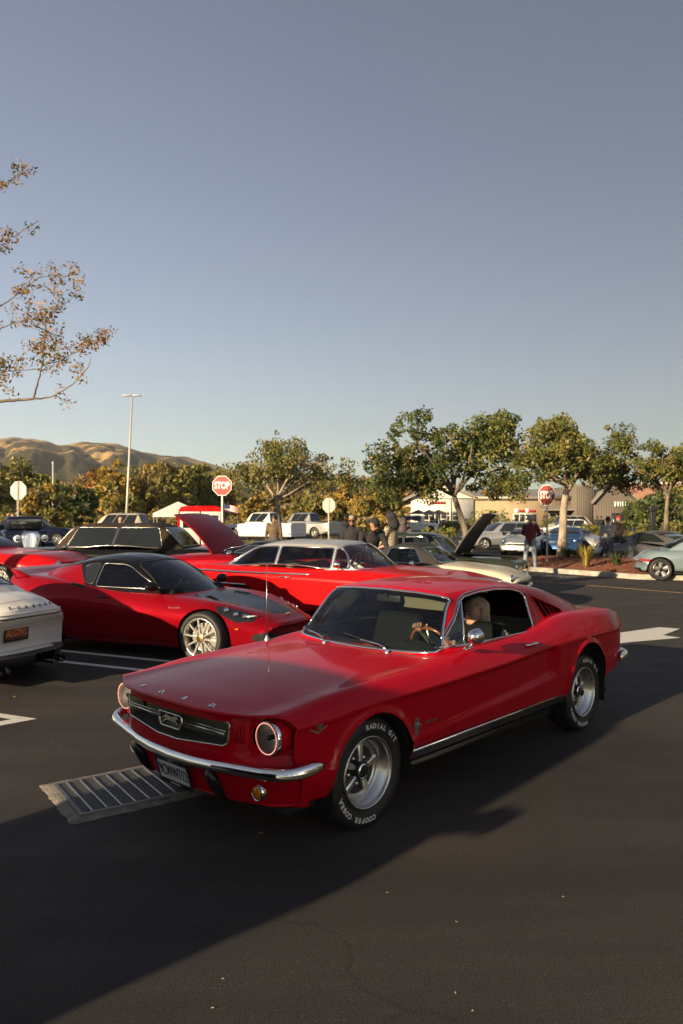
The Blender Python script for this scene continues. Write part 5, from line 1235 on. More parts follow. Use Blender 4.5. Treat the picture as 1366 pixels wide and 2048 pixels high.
# pickups and vans behind the hardtop
def pickup(name, label, x, y, deg, paint_, zadd=0):
    c = simple_car(name, label, x, y, deg, paint_, L=5.7, W=.98, H=1.88, wb=3.5, fo=.95, zn=1.0, zh=1.15, belt=1.22, zd=1.20, zt=1.18, xw0=-.75, xw1=-1.25, xr1=-2.75, xr0=-2.95, tyre=(.39, .27, .23), round_=.05, sweep=(.08, .03), tail_h=(.85, 1.12), bump='chrome', rim='modern', zadd=zadd, bed=(-3.15, -4.65), parts=False)
    slab('bed_floor', (-3.15, -.78, .68), (-4.65, .78, .72), 'black_plastic', c, .01); return c
pickup('white_pickup', 'white crew-cab pickup truck parked behind the tree trunk', -6.75, 52, 146, 'white_paint')
pickup('silver_pickup', 'pale silver pickup truck parked behind the white pickup', -4.4, 59, 146, 'silver_paint')
def van(name, label, x, y, deg):
    t = car_root(name, label, x, y, deg); s_ = []
    g = bmesh.new(); prof = rounded([(-.86, .35), (.86, .35), (.88, 1.2), (.80, 1.95), (.55, 2.02), (-.55, 2.02), (-.80, 1.95), (-.88, 1.2)], .12, 5)
    xs = np.linspace(0, -3.6, 12); V = []
    for i, X_ in enumerate(xs):
        k = 1-.06*max(0, 1-i/2.0); V.append([g.verts.new((X_, p[0]*k, .35+(p[1]-.35)*(1-.22*max(0, 1-i/3.0)))) for p in prof])
    for A, B in zip(V, V[1:]):
        for k in range(len(A)): g.faces.new((A[k], A[(k+1) % len(A)], B[(k+1) % len(A)], B[k]))
    g.faces.new(V[0]); g.faces.new(V[-1][::-1]); fix_normals(g); bm_obj('body', g, M['chevy_red'], t, sharp=.6)
    for sg in (1, -1):
        d = slab('rear_door', (-3.66, min(sg*.02, sg*.76), .55), (-3.595, max(sg*.02, sg*.76), 1.80), 'white_paint', t, .03)
        slab('window', (-3.67, min(sg*.12, sg*.66), 1.18), (-3.64, max(sg*.12, sg*.66), 1.66), 'dark_glass', d, .02)
        slab('side_window', (-1.5, sg*.855-.02, 1.2), (-.6, sg*.855+.02, 1.66), 'dark_glass', t, .01)
        lens('tail_light', Vector((-3.62, sg*.80, .75)), (-1, 0, 0), .06, 'tail_red', t)
    slab('rear_bumper', (-3.78, -.8, .38), (-3.62, .8, .52), 'chrome', t, .03)
    wheels(t, 'chrome', .34, .2, .2, 2.4, .84); [ch for ch in t.children]
    for ch in t.children:
        if ch.name.startswith('wheel'): ch.location.x -= .6
van('red_panel_van', 'old red panel van with white rear doors behind the raised hood', -5.95, 32.2, 100)
# left background
simple_car('dark_estate', 'dark blue estate car parked under the pale-trunked tree', -16.3, 44, 8, 'navy_paint', L=4.6, W=.92, H=1.62, zn=.8, zh=1.02, belt=1.02, zd=1.02, zt=.98, xr1=-2.9, xr0=-3.25, nwin=3, parts=False)
simple_car('beige_offroader', 'beige off-roader with dark windows parked behind the vinyl-topped sedan', -13.9, 42, 172, 'beige_paint', L=4.7, W=.93, H=1.78, zn=.9, zh=1.1, belt=1.1, zd=1.1, zt=1.05, xr1=-3.0, xr0=-3.3, nwin=3, tyre=(.37, .24, .22), round_=.06, sweep=(.1, .05), parts=False)
simple_car('black_saloon', 'black saloon parked beside the dark estate car', -18.8, 42.5, 10, 'black_paint', L=4.7, W=.9, H=1.42, parts=False)
simple_car('pale_saloon', 'pale grey saloon parked beneath the grey sign back', -20.5, 45, 8, 'silver_paint', L=4.7, W=.9, H=1.45, parts=False)
# pre-war car with chrome grille
def prewar():
    t = car_root('vintage_car', 'pre-war car with tall chrome grille, round headlamps and swept dark fenders', -10.15, 24.6, -62)
    g = bmesh.new(); sh = [(-.9, -.02), (-.98, .35), (-.55, .62), (.55, .62)]
    rows = []
    for t_ in np.linspace(0, 1, 12):
        w = .17+.12*math.sin(math.pi*min(1, t_*1.1)*.5)-.10*max(0, t_-.8)/.2; z = .45+.70*t_; xo = .82-.10*t_
        rows.append([g.verts.new((xo+.10*math.cos(a)-.10, w*math.sin(a), z)) for a in np.linspace(-1.57, 1.57, 13)])
    for A, B in zip(rows, rows[1:]):
        for k in range(12): g.faces.new((A[k], A[k+1], B[k+1], B[k]))
    g.faces.new(rows[-1]); fix_normals(g); bm_obj('grille', g, M['chrome'], t)
    for q in range(7): strip('grille_bar', [(.835-.01*abs(q-3), (q-3)*.06, .50), (.75-.01*abs(q-3), (q-3)*.05, 1.10)], .008, 'chrome', t)
    g = bmesh.new(); rows = []
    for x_ in np.linspace(.70, -1.0, 12):
        k = (.70-x_)/1.7; rows.append([g.verts.new((x_, (.24+.28*k)*math.sin(a), .62+(.50+.06*k)*math.cos(a))) for a in np.linspace(-1.8, 1.8, 19)])
    for A, B in zip(rows, rows[1:]):
        for k in range(18): g.faces.new((A[k], A[k+1], B[k+1], B[k]))
    fix_normals(g); bm_obj('hood', g, M['navy_paint'], t)
    g = bmesh.new(); box(g, (-2.9, -.70, .45), (-1.0, .70, 1.15), bev=.12); box(g, (-2.6, -.58, 1.15), (-1.25, .58, 1.62), bev=.14); bm_obj('body', g, M['navy_paint'], t)
    slab('windscreen', (-1.26, -.52, 1.20), (-1.21, .52, 1.54), 'dark_glass', t, .01)
    for sg in (1, -1):
        slab('side_window', (-2.3, sg*.575-.015, 1.2), (-1.45, sg*.575+.015, 1.52), 'dark_glass', t, .01)
        g = bmesh.new(); rows = []
        for a in np.linspace(-.35, 3.3, 22):
            r = .43+(.0 if a < 2 else .12*(a-2)); rows.append([g.verts.new((r*math.cos(a)-(.35*(a-1.9) if a > 1.9 else 0), sg*(.62+u*.15), .33+r*math.sin(a)*(1 if a < 2.2 else .9)+.05*(1-u*u))) for u in np.linspace(-1, 1, 7)])
        for A, B in zip(rows, rows[1:]):
            for k in range(6): g.faces.new((A[k], A[k+1], B[k+1], B[k]))
        fix_normals(g); bm_obj('fender', g, M['navy_paint'], t)
        lens('headlight', Vector((.66, sg*.40, .92)), (1, 0, 0), .115, 'lens_white', t)
        g = bmesh.new(); bmesh.ops.create_uvsphere(g, u_segments=18, v_segments=10, radius=1, matrix=Matrix.Translation((.56, sg*.40, .92)) @ Matrix.Diagonal((.16, .12, .12, 1))); bm_obj('lamp_shell', g, M['chrome'], t)
    strip('front_bumper', [(.95, -.72, .42), (1.08, -.3, .42), (1.10, 0, .42), (1.08, .3, .42), (.95, .72, .42)], .05, 'chrome', t, (.4, 1))
    wheels(t, 'chrome', .33, .15, .2, 2.6, .70)
prewar()
# the off-roader standing ahead of the fastback, out of frame: its shade lies over the fastback's nose
def ahead():
    TH = 3.95727740-math.pi; q = Vector((math.cos(TH), math.sin(TH))); p = Vector((-q.y, q.x))   # q along the light, p across
    o = q*.02+p*3.60
    c = simple_car('dark_offroader', 'tall dark off-roader facing the red fastback head on', o.x, o.y, math.degrees(TH), 'black_paint', L=4.7, W=.92, ry=.74, byw=.93, H=2.02, wb=2.75, fo=.85, zn=1.0, zh=1.14, belt=1.18, zd=1.18, zt=1.12, xw0=-.55, xw1=-1.15, xr1=-3.3, xr0=-3.6, nwin=3, tyre=(.40, .25, .23), round_=.06, sweep=(.1, .05), parts=False)
    for sg in (1, -1): slab('tow_mirror', (-.95, min(sg*1.02, sg*1.20), 1.12), (-.84, max(sg*1.02, sg*1.20), 1.25), 'trim_black', c, .05); strip('mirror_arm', [(-.9, sg*.88, 1.12), (-.88, sg*1.10, 1.16)], .02, 'trim_black', c)
ahead()
# ------------------------------------------------------------------ ground, paint, kerbs
m = principled('asphalt', (.045, .045, .046), .85)
def asphalt_nodes(m):
    N, L, b = nodes(m); tc = N.new('ShaderNodeTexCoord'); P_ = tc.outputs['Object']
    def noise(sc, det=4, rg=.5, vec=None, dist=0):
        n = N.new('ShaderNodeTexNoise'); n.inputs['Scale'].default_value = sc; n.inputs['Detail'].default_value = det; n.inputs['Roughness'].default_value = rg; n.inputs['Distortion'].default_value = dist
        L.new(vec or P_, n.inputs['Vector']); return n.outputs['Fac']
    def ramp(f, a, b2, c1, c2):
        r = N.new('ShaderNodeValToRGB'); r.color_ramp.elements[0].position = a; r.color_ramp.elements[1].position = b2; r.color_ramp.elements[0].color = (*c1, 1); r.color_ramp.elements[1].color = (*c2, 1); L.new(f, r.inputs[0]); return r.outputs[0]
    def mix(a, b2, f=1.0, mode='MULTIPLY'):
        x = N.new('ShaderNodeMix'); x.data_type = 'RGBA'; x.blend_type = mode
        if isinstance(f, float): x.inputs[0].default_value = f
        else: L.new(f, x.inputs[0])
        L.new(a, x.inputs[6]); L.new(b2, x.inputs[7]); return x.outputs[2]
    base = ramp(noise(.35, 5, .6), .3, .7, (.030, .030, .032), (.050, .046, .042))
    big = ramp(noise(.09, 3, .5, dist=1.0), .35, .7, (.70, .70, .73), (1.18, 1.13, 1.05)); col = mix(base, big)
    mp = N.new('ShaderNodeMapping'); mp.inputs['Rotation'].default_value = (0, 0, R(-43)); mp.inputs['Scale'].default_value = (.25, 2.2, 1); L.new(P_, mp.inputs[0])
    st = ramp(noise(.8, 4, .55, mp.outputs[0]), .40, .62, (.80, .80, .80), (1.16, 1.13, 1.08)); col = mix(col, st)
    sp = ramp(noise(140, 2, .7), .35, .70, (.45, .45, .45), (1.7, 1.64, 1.56)); col = mix(col, sp)
    grit = ramp(noise(48, 3, .6), .58, .72, (1, 1, 1), (1.7, 1.6, 1.5)); col = mix(col, grit)
    oil = ramp(noise(.55, 2, .4, dist=.6), .62, .75, (1, 1, 1), (.62, .62, .64)); col = mix(col, oil)
    vo = N.new('ShaderNodeTexVoronoi'); vo.feature = 'DISTANCE_TO_EDGE'; vo.inputs['Scale'].default_value = .22
    wv = N.new('ShaderNodeTexNoise'); wv.inputs['Scale'].default_value = 1.3; wv.inputs['Detail'].default_value = 6; L.new(P_, wv.inputs['Vector'])
    ad = N.new('ShaderNodeVectorMath'); ad.operation = 'MULTIPLY_ADD'; ad.inputs[1].default_value = (.9, .9, .9); L.new(wv.outputs['Color'], ad.inputs[0]); L.new(P_, ad.inputs[2]); L.new(ad.outputs[0], vo.inputs['Vector'])
    ck = ramp(vo.outputs['Distance'], .0, .0012, (.72, .72, .72), (1, 1, 1)); col = mix(col, ck)
    L.new(col, b.inputs['Base Color'])
    rg = N.new('ShaderNodeMapRange'); rg.inputs['To Min'].default_value = .62; rg.inputs['To Max'].default_value = .95; L.new(noise(3, 4), rg.inputs[0]); L.new(rg.outputs[0], b.inputs['Roughness'])
    b.inputs['Specular IOR Level'].default_value = .35
    bp = N.new('ShaderNodeBump'); bp.inputs['Strength'].default_value = .55; bp.inputs['Distance'].default_value = .006; L.new(noise(110, 5, .75), bp.inputs['Height']); L.new(bp.outputs[0], b.inputs['Normal'])
asphalt_nodes(m)
def axis(lo, hi, fine_lo, fine_hi, step):
    a = list(np.arange(fine_lo, fine_hi+.01, step)); x = fine_hi; d = step
    while x < hi: d *= 1.5; x += d; a.append(min(x, hi))
    x = fine_lo; d = step
    while x > lo: d *= 1.5; x -= d; a.insert(0, max(x, lo))
    return a
gxs, gys = axis(-3000, 3000, -16, 12, 1.0), axis(-400, 5000, -4, 30, 1.0)
bm = bmesh.new(); V = [[bm.verts.new((x, y, gz(x, y) if y < 200 else 0)) for x in gxs] for y in gys]
for i in range(len(V)-1):
    for j in range(len(V[0])-1): bm.faces.new((V[i][j], V[i][j+1], V[i+1][j+1], V[i+1][j]))
tag(bm_obj('ground', bm, m), kind='structure')
def worn_paint(name, col, dark, wear=.60):
    m = principled(name, col, .7); noise_col(m, dark, col, 9, 8, wear-.22, wear-.12); N, L, b = nodes(m); return m
worn_paint('line_white', (.60, .58, .54), (.34, .33, .31), .50); worn_paint('line_yellow', (.55, .36, .10), (.12, .10, .07), .6)
worn_paint('ground_stop', (.34, .34, .33), (.06, .06, .06), .66)
def marking(name, pts, mat, z=.005):
    bm = bmesh.new(); P = [Vector(p) for p in pts]; bm.faces.new([bm.verts.new((p.x, p.y, gz(p.x, p.y)+z)) for p in P])
    bmesh.ops.recalc_face_normals(bm, faces=bm.faces[:])
    for f in bm.faces:
        if f.normal.z < 0: f.normal_flip()
    return tag(bm_obj(name, bm, mat), kind='structure')
def line(name, a, b, w, mat, z=.005, n=1):
    a, b = Vector(a), Vector(b); d = (b-a); nn = Vector((-d.y, d.x, 0)).normalized()*w/2
    bm = bmesh.new(); rows = []
    for k in range(n+1):
        p = a+d*k/n; rows.append([bm.verts.new((q.x, q.y, gz(q.x, q.y)+z)) for q in (p-nn, p+nn)])
    for A, B in zip(rows, rows[1:]): bm.faces.new((A[0], B[0], B[1], A[1]))
    fix_normals(bm)
    for f in bm.faces:
        if f.normal.z < 0: f.normal_flip()
    return tag(bm_obj(name, bm, mat), kind='structure')
sd = Vector((math.cos(R(-25)), math.sin(R(-25)), 0)); sp = Vector((-sd.y, sd.x, 0))
def stall(center_pt):
    for k in (-.28, .28):
        a = center_pt+sp*k; line('parking_line', a-sd*3.4, a+sd*2.2, .10, M['line_white'], n=12)
c0 = (G(97, 1299)+G(66, 1317))/2+sd*1.0
for k in range(0, 5): stall(c0+sp*2.93*k)
T_, U_, W_, I_ = G(75, 1438), G(0, 1427), G(0, 1452), G(24, 1439)
marking('lane_arrow', [T_, T_+(U_-T_)*2.6, T_+(U_-T_)*2.6+(I_-T_), I_, T_+(W_-T_)*2.6+(I_-T_), T_+(W_-T_)*2.6][:6], M['line_white'])
marking('lane_arrow', [G(*p) for p in ((1205, 1270), (1252.9, 1263.9), (1317.6, 1254.7), (1360, 1257.9), (1325.6, 1270.7), (1361.6, 1275.9), (1255.6, 1285), (1195, 1293))], M['line_white'])
line('lane_line', G(1045, 1160.5), G(1420, 1190.5), .10, M['line_yellow'], n=8)
t = text_bm('STOP', 1.0, 0); o_ = G(1092, 1152); xform(t, Matrix.Translation(o_+Vector((0, 0, .006))) @ Matrix.Rotation(R(-50), 4, 'Z') @ Matrix.Diagonal((.75, 1.1, 1, 1))); tag(bm_obj('stop_marking', t, M['ground_stop'], smooth=False), kind='structure')
# drain grate
def grate():
    t = thing('drain_grate', 'steel drain grate in a rough concrete collar beside the fastback', 'drain', (0, 0, 0))
    O = [G(70.7, 1572), G(163, 1646), G(458, 1581), G(313.7, 1530.7)]; I = [G(95, 1573.8), G(175, 1633.7), G(415, 1577), G(310.6, 1535)]
    # make the grate a true rectangle
    c = sum(I, Vector())/4; u = ((I[3]-I[0])+(I[2]-I[1])).normalized(); v = Vector((-u.y, u.x, 0)); lu = ((I[3]-I[0]).length+(I[2]-I[1]).length)/4; lv = ((I[0]-I[1]).length+(I[3]-I[2]).length)/4
    t.location = c; mm = Matrix(((u.x, v.x, 0, 0), (u.y, v.y, 0, 0), (0, 0, 1, 0), (0, 0, 0, 1)))
    def part(name, lo, hi, mat, bev=0):
        g = bmesh.new(); box(g, lo, hi, None, bev); xform(g, mm); return bm_obj(name, g, M[mat], t, smooth=False)
    w = .075
    for lo, hi in (((-lu-w, lv, 0), (lu+w, lv+w, .012)), ((-lu-w, -lv-w, 0), (lu+w, -lv, .012)), ((-lu-w, -lv+.0005, 0), (-lu, lv-.0005, .012)), ((lu, -lv+.0005, 0), (lu+w, lv-.0005, .012))):
        g = bmesh.new(); nx = max(2, int((hi[0]-lo[0])/.03)); ny = max(2, int((hi[1]-lo[1])/.03)); V = []
        for i in range(nx+1):
            V.append([])
            for j in range(ny+1):
                x = lo[0]+(hi[0]-lo[0])*i/nx; y = lo[1]+(hi[1]-lo[1])*j/ny; e = (i in (0, nx)) or (j in (0, ny))
                rag = random.uniform(-.007, .007) if (abs(x) > lu+w*.9 or abs(y) > lv+w*.9) else 0
                V[-1].append(g.verts.new((x+rag, y+rag, .002 if (abs(x) > lu+w*.95 or abs(y) > lv+w*.95) else .012+random.uniform(-.0015, .0015))))
        for i in range(nx):
            for j in range(ny): g.faces.new((V[i][j], V[i+1][j], V[i+1][j+1], V[i][j+1]))
        xform(g, mm); bm_obj('concrete_collar', g, M['concrete'], t)
    part('pit_shade_plate', (-lu, -lv, .0015), (lu, lv, .003), 'gap_black')  # flat black sheet stands in for the shade down the drain
    for s in (1, -1):
        part('grate_frame', (-lu, s*(lv-.012)-.012, .003), (lu, s*(lv-.012)+.012, .020), 'steel'); part('grate_frame', (s*(lu-.012)-.012, -lv+.0245, .003), (s*(lu-.012)+.012, lv-.0245, .0195), 'steel')
    n = 22
    for k in range(n):
        y = -lv+.04+(2*lv-.08)*k/(n-1); part('slat', (-lu+.026, y-.0045, .003), (lu-.026, y+.0045, .015), 'steel')
    for k in range(8):
        x = -lu+(2*lu)*(k+.9)/8.6; part('cross_rod', (x-.0055, -lv+.026, .0155), (x+.0055, lv-.026, .0215), 'steel_bright')
principled('concrete', (.30, .27, .23), .9); noise_col(M['concrete'], (.13, .115, .10), (.27, .235, .195), 14, 6, .3, .7, bump=.5, bscale=70)
principled('steel', (.16, .17, .17), .5, .7); principled('steel_bright', (.42, .39, .35), .35, .9)
grate()
# leaves and grit lying about
principled('dead_leaf', (.38, .20, .05), .8); principled('pale_chip', (.55, .48, .38), .8)
def scatter_leaf(px, py, s, mat, nm, lab, cat, grp):
    p = G(px, py); g = bmesh.new(); a = random.uniform(0, 6.3)
    o = [(1, 0, .15), (.45, .38, .02), (-.4, .34, .1), (-1, 0, .02), (-.4, -.34, .14), (.45, -.38, .0)]
    vs = [g.verts.new((s*(q[0]*math.cos(a)-q[1]*math.sin(a)), s*(q[0]*math.sin(a)+q[1]*math.cos(a)), .004+s*q[2]*1.5)) for q in o]; g.faces.new(vs)
    ob = bm_obj(nm, g, M[mat], smooth=False); ob.location = p; tag(ob, lab, cat, grp)
for px, py in ((145, 1560), (213, 1556), (521, 1667), (28, 1394)): scatter_leaf(px, py, .022, 'dead_leaf', 'fallen_leaf', 'curled yellow dead leaf lying on the tarmac', 'leaf', 'fallen leaves on the tarmac')
for px, py in ((446, 1957), (912, 1843), (944, 2021), (425, 2015), (774, 1785), (1125, 1793), (107, 1486), (122, 1492), (1034, 1561), (910, 1985)):
    scatter_leaf(px, py, .007, 'pale_chip', 'stone_chip', 'tiny pale stone chip lying on the tarmac', 'stone', 'stone chips on the tarmac')
# mulch island
principled('mulch', (.22, .07, .03), .95); noise_col(M['mulch'], (.10, .03, .015), (.34, .12, .05), 22, 6, .3, .7, bump=1.0, bscale=60)
def island(pts, name, label, mound=.22):
    P = resample([Vector(p) for p in pts], .4, True); n = len(P); c = sum(P, Vector())/n
    t = thing(name, label, 'island', (0, 0, 0))
    g = bmesh.new(); rows = []
    for k in range(n):
        a, b2 = P[k-1], P[(k+1) % n]; d = (b2-a).normalized(); nn = Vector((-d.y, d.x, 0))
        if nn.dot(c-P[k]) < 0: nn = -nn
        rows.append([g.verts.new(P[k]+nn*o+Vector((0, 0, z))) for o, z in ((0, 0), (.012, .12), (.03, .14), (.14, .145), (.155, .13), (.155, .05))])
    for k in range(n):
        A, B = rows[k], rows[(k+1) % n]
        for j in range(5): g.faces.new((A[j], B[j], B[j+1], A[j+1]))
    fix_normals(g); bm_obj('kerb', g, M['kerb'], t, sharp=.6)
    g = bmesh.new(); rings = []
    for s_ in (1.0, .9, .75, .5, .25):
        rings.append([g.verts.new(Vector((c.x, c.y, 0)).lerp(Vector((p.x, p.y, 0)), s_*.97)+Vector((0, 0, .115+mound*(1-s_**2)+random.uniform(-.02, .02)))) for p in P])
    for A, B in zip(rings, rings[1:]):
        for k in range(n): g.faces.new((A[k], A[(k+1) % n], B[(k+1) % n], B[k]))
    g.faces.new(rings[-1]); fix_normals(g); o = bm_obj('mulch', g, M['mulch'], t); tag(o, kind='stuff')
    g = bmesh.new()
    for _ in range(1400):
        p = P[random.randrange(n)]; s_ = random.uniform(.1, .93)**.6; q = Vector((c.x, c.y, 0)).lerp(Vector((p.x, p.y, 0)), s_); q += Vector((random.uniform(-.2, .2), random.uniform(-.2, .2), .13+mound*(1-s_**2)))
        m_ = Matrix.Translation(q) @ Matrix.Rotation(random.uniform(0, 6.28), 4, 'Z') @ Matrix.Rotation(random.uniform(-.5, .5), 4, 'Y'); L_, w_ = random.uniform(.04, .10), random.uniform(.01, .025)
        g.faces.new([g.verts.new(m_ @ Vector(v)) for v in ((-L_, -w_, 0), (L_, -w_, 0), (L_, w_, .01), (-L_, w_, .01))])
    o = bm_obj('mulch_chips', g, M['mulch'], t, smooth=False); tag(o, kind='stuff')
    return t
principled('kerb', (.34, .31, .27), .9); noise_col(M['kerb'], (.24, .22, .19), (.40, .37, .32), 6, 6, bump=.3, bscale=60)
A_ = G(1047, 1141.5); C_ = G(1277, 1159)
island([A_, G(1100, 1145.5), G(1160, 1150), G(1220, 1154.5), C_, C_+Vector((1.6, -.4, 0)), C_+Vector((3.6, .8, 0)), (13.6, 27, 0), (11, 30.5, 0), (8.2, 31, 0), (6.3, 28.3, 0), A_+Vector((-.3, 1.0, 0)), A_+Vector((-.25, .25, 0))], 'planting_island', 'kerbed planting island covered in red-brown mulch')
# ------------------------------------------------------------------ trees and plants
for nm, c in dict(leaf_dark=(.050, .070, .022), leaf_green=(.105, .125, .032), leaf_olive=(.17, .155, .045), leaf_yellow=(.34, .22, .04), leaf_orange=(.36, .16, .04), leaf_brown=(.19, .11, .045), leaf_lime=(.21, .20, .045), leaf_fade=(.23, .18, .085)).items():
    mt = principled(nm, c, .55, spec=.35); N, L, b = nodes(mt)
    tl = N.new('ShaderNodeBsdfTranslucent'); tl.inputs[0].default_value = (*[min(1, q*1.3) for q in c], 1); mx = N.new('ShaderNodeMixShader'); mx.inputs[0].default_value = .25
    L.new(b.outputs[0], mx.inputs[1]); L.new(tl.outputs[0], mx.inputs[2]); L.new(mx.outputs[0], N['Material Output'].inputs[0])
principled('bark', (.16, .125, .09), .9); noise_col(M['bark'], (.09, .07, .05), (.22, .175, .125), 9, 8, bump=.8, bscale=24, stretch=(1, 1, .25))
principled('bark_pale', (.30, .25, .19), .9); noise_col(M['bark_pale'], (.20, .16, .12), (.36, .30, .23), 7, 8, bump=.6, bscale=20, stretch=(1, 1, .3))
def leaf_mesh(name, clumps, per, size, mats, weights, parent, spread=1.0, elong=.55):
    """clumps: list of (centre, radius); leaves as small folded diamonds"""
    cw = np.cumsum(weights)/np.sum(weights); nc = len(clumps); C = np.array([tuple(c) for c, r in clumps]); Rr = np.array([r for c, r in clumps])
    n = np.maximum(6, (per*(Rr/Rr[0])**1.3).astype(int)) if per > 3 else np.full(nc, per); idx = np.repeat(np.arange(nc), n); N_ = len(idx)
    tint = np.searchsorted(cw, np.random.random(nc)); own = np.searchsorted(cw, np.random.random(N_)); mi = np.where(np.random.random(N_) < .72, tint[idx], own)
    un = lambda a: a/np.linalg.norm(a, axis=1, keepdims=True)
    d = un(np.random.normal(size=(N_, 3))); p = C[idx]+d*(Rr[idx]*np.random.uniform(.15, 1, N_)**.45*spread)[:, None]*np.array([1, 1, .8])
    a = un(np.random.normal(size=(N_, 3))); b2 = un(np.cross(a, np.random.normal(size=(N_, 3)))); q = np.cross(a, b2); s_ = (size*np.random.uniform(.6, 1.3, N_))[:, None]
    V = np.stack([p-a*s_, p+b2*s_*elong+q*s_*.15, p+a*s_, p-b2*s_*elong+q*s_*.15], 1).reshape(-1, 3)
    me = bpy.data.meshes.new(name); me.vertices.add(4*N_); me.vertices.foreach_set('co', V.ravel()); me.loops.add(4*N_); me.loops.foreach_set('vertex_index', np.arange(4*N_)); me.polygons.add(N_); me.polygons.foreach_set('loop_start', np.arange(0, 4*N_, 4)); me.polygons.foreach_set('loop_total', np.full(N_, 4))
    for k in mats: me.materials.append(M[k])
    me.polygons.foreach_set('material_index', np.minimum(mi, len(mats)-1).astype(np.int32)); me.update(calc_edges=True)
    o = bpy.data.objects.new(name, me); return link(o, parent)
def limb(g, a, b, r0, r1, wob=.12, n=7, sides=7):
    a, b = Vector(a), Vector(b); L_ = (b-a).length; pts = []; off = Vector((random.uniform(-1, 1), random.uniform(-1, 1), random.uniform(-.3, .6)))*wob*L_
    for k in range(n): t = k/(n-1); pts.append(a.lerp(b, t)+off*math.sin(math.pi*t)+Vector((random.uniform(-1, 1), random.uniform(-1, 1), random.uniform(-1, 1)))*.015*L_)
    tube(g, pts, [r0+(r1-r0)*k/(n-1) for k in range(n)], sides, caps=False); return pts
def tree(name, label, base, trunk, crown, rad, n_cl, per, size, mats, w, bark='bark', group=None, r0=.14, cl_r=(.35, .7), limbs=6, flat=.8, extra=(), shell=.5, hollow=.0, lobes=None):
    """trunk: list of points relative to base; crown centre (rel.), rad (x,y,z)"""
    t = thing(name, label, 'tree', base, 0, group); g = bmesh.new(); tr = [Vector(p) for p in trunk]; cc = Vector(crown)
    rs = [r0*(1.25 if k == 0 else 1-.45*k/(len(tr)-1)) for k in range(len(tr))]
    pts = resample(tr, .15); nR = len(pts); tube(g, pts, [np.interp(k/(nR-1), np.linspace(0, 1, len(rs)), rs)*random.uniform(.95, 1.06) for k in range(nR)], 10, caps=False)
    clumps = []
    top = tr[-1]
    for k in range(n_cl):
        while True:
            d = Vector((random.gauss(0, 1), random.gauss(0, 1), random.gauss(0, 1))).normalized(); q = random.uniform(hollow, 1)**shell
            if lobes:
                lw = [l[1][0]*l[1][2] for l in lobes]; lb = random.choices(lobes, lw)[0]; p = Vector(lb[0])+Vector((d.x*lb[1][0]*q, d.y*lb[1][1]*q, d.z*lb[1][2]*q))
            else: p = cc+Vector((d.x*rad[0]*q, d.y*rad[1]*q, d.z*rad[2]*q))
            if d.z > -.75: break
        f = .75+.5*math.sin(p.x*1.7+base[0])*math.cos(p.z*2.1+base[1]); 
        if random.random() < .22: clumps.append((cc+(p-cc)*random.uniform(1.02, 1.18), random.uniform(*cl_r)*.42)); continue
        clumps.append((p, random.uniform(*cl_r)*max(.45, min(1.2, f))))
    for p, r in extra: clumps.append((Vector(p), r))
    clumps.sort(key=lambda q: -q[1])
    for k in range(limbs):
        a = 2*math.pi*k/limbs+random.uniform(-.3, .3); e = cc+Vector((math.cos(a)*rad[0]*.6, math.sin(a)*rad[1]*.6, random.uniform(-.1, .5)*rad[2])); st = tr[-1].lerp(tr[-2], random.uniform(0, .3))
        ps = limb(g, st, e, r0*.48, r0*.14)
        for _ in range(3):
            q = clumps[random.randrange(len(clumps))][0]
            if (q-e).length < max(rad)*.9: limb(g, ps[random.randrange(3, 7)], q, r0*.16, r0*.04, n=5, sides=5)
    fix_normals(g); bm_obj('trunk', g, M[bark], t); leaf_mesh('crown', clumps, per, size, mats, w, t); return t
V3 = Vector
GRN = ['leaf_green', 'leaf_olive', 'leaf_dark', 'leaf_yellow', 'leaf_lime']
# car-park trees
b1 = AT(556, 1031, 27); b1.z = 0
tree('island_tree', 'small spreading tree with thin olive crown behind the red hardtop', b1, [(0, 0, 0), (.02, 0, 1.2), (-.02, 0, 2.0), (-.05, 0, 2.45)], (.50, 0, 3.32), (2.25, 1.9, 1.15), 170, 150, .055, GRN+['leaf_fade'], [2, 3.0, 1.0, .5, 1.2, 1.6], 'bark_pale', r0=.12, cl_r=(.26, .50), limbs=8, lobes=[((.2, 0, 3.5), (1.6, 1.5, .95)), ((-1.2, 0, 3.3), (.75, .7, .7)), ((1.8, 0, 3.2), (1.0, 1.0, .75)), ((2.55, 0, 2.95), (.45, .45, .5)), ((0, 0, 4.25), (1.0, .8, .35))], extra=[((2.45, 0, 3.2), .45), ((2.75, .2, 2.9), .4), ((-1.9, 0, 3.45), .35), ((2.6, 0, 3.55), .3)])
b2 = AT(945, 1031, 20.2); b2.z = 0
tree('island_tree', 'leaning tree with dense dark green crown beside the raised black hood', b2, [(0, 0, 0), (-.06, 0, .8), (-.22, 0, 1.5), (-.42, 0, 2.1), (-.50, 0, 2.35)], (-.80, 0, 3.35), (1.80, 1.7, 1.30), 190, 210, .055, GRN, [3, 1.4, 3.4, .12, .7], 'bark', r0=.115, cl_r=(.24, .46), limbs=8, lobes=[((-.55, 0, 3.35), (1.45, 1.4, 1.08)), ((-1.9, 0, 3.05), (.9, .9, .8)), ((-1.45, 0, 4.0), (.7, .7, .55)), ((.4, 0, 3.75), (.6, .6, .7)), ((.75, 0, 4.4), (.28, .3, .4)), ((.3, 0, 2.8), (.6, .7, .45)), ((-1.6, 0, 2.5), (.8, .7, .35))], extra=[((.75, 0, 4.35), .34), ((.9, .1, 4.05), .3), ((.62, 0, 3.8), .4), ((-1.75, 0, 4.3), .38), ((-1.5, .1, 4.45), .3), ((-2.55, 0, 3.1), .35), ((-2.6, 0, 2.6), .35), ((-2.3, 0, 2.25), .28)])
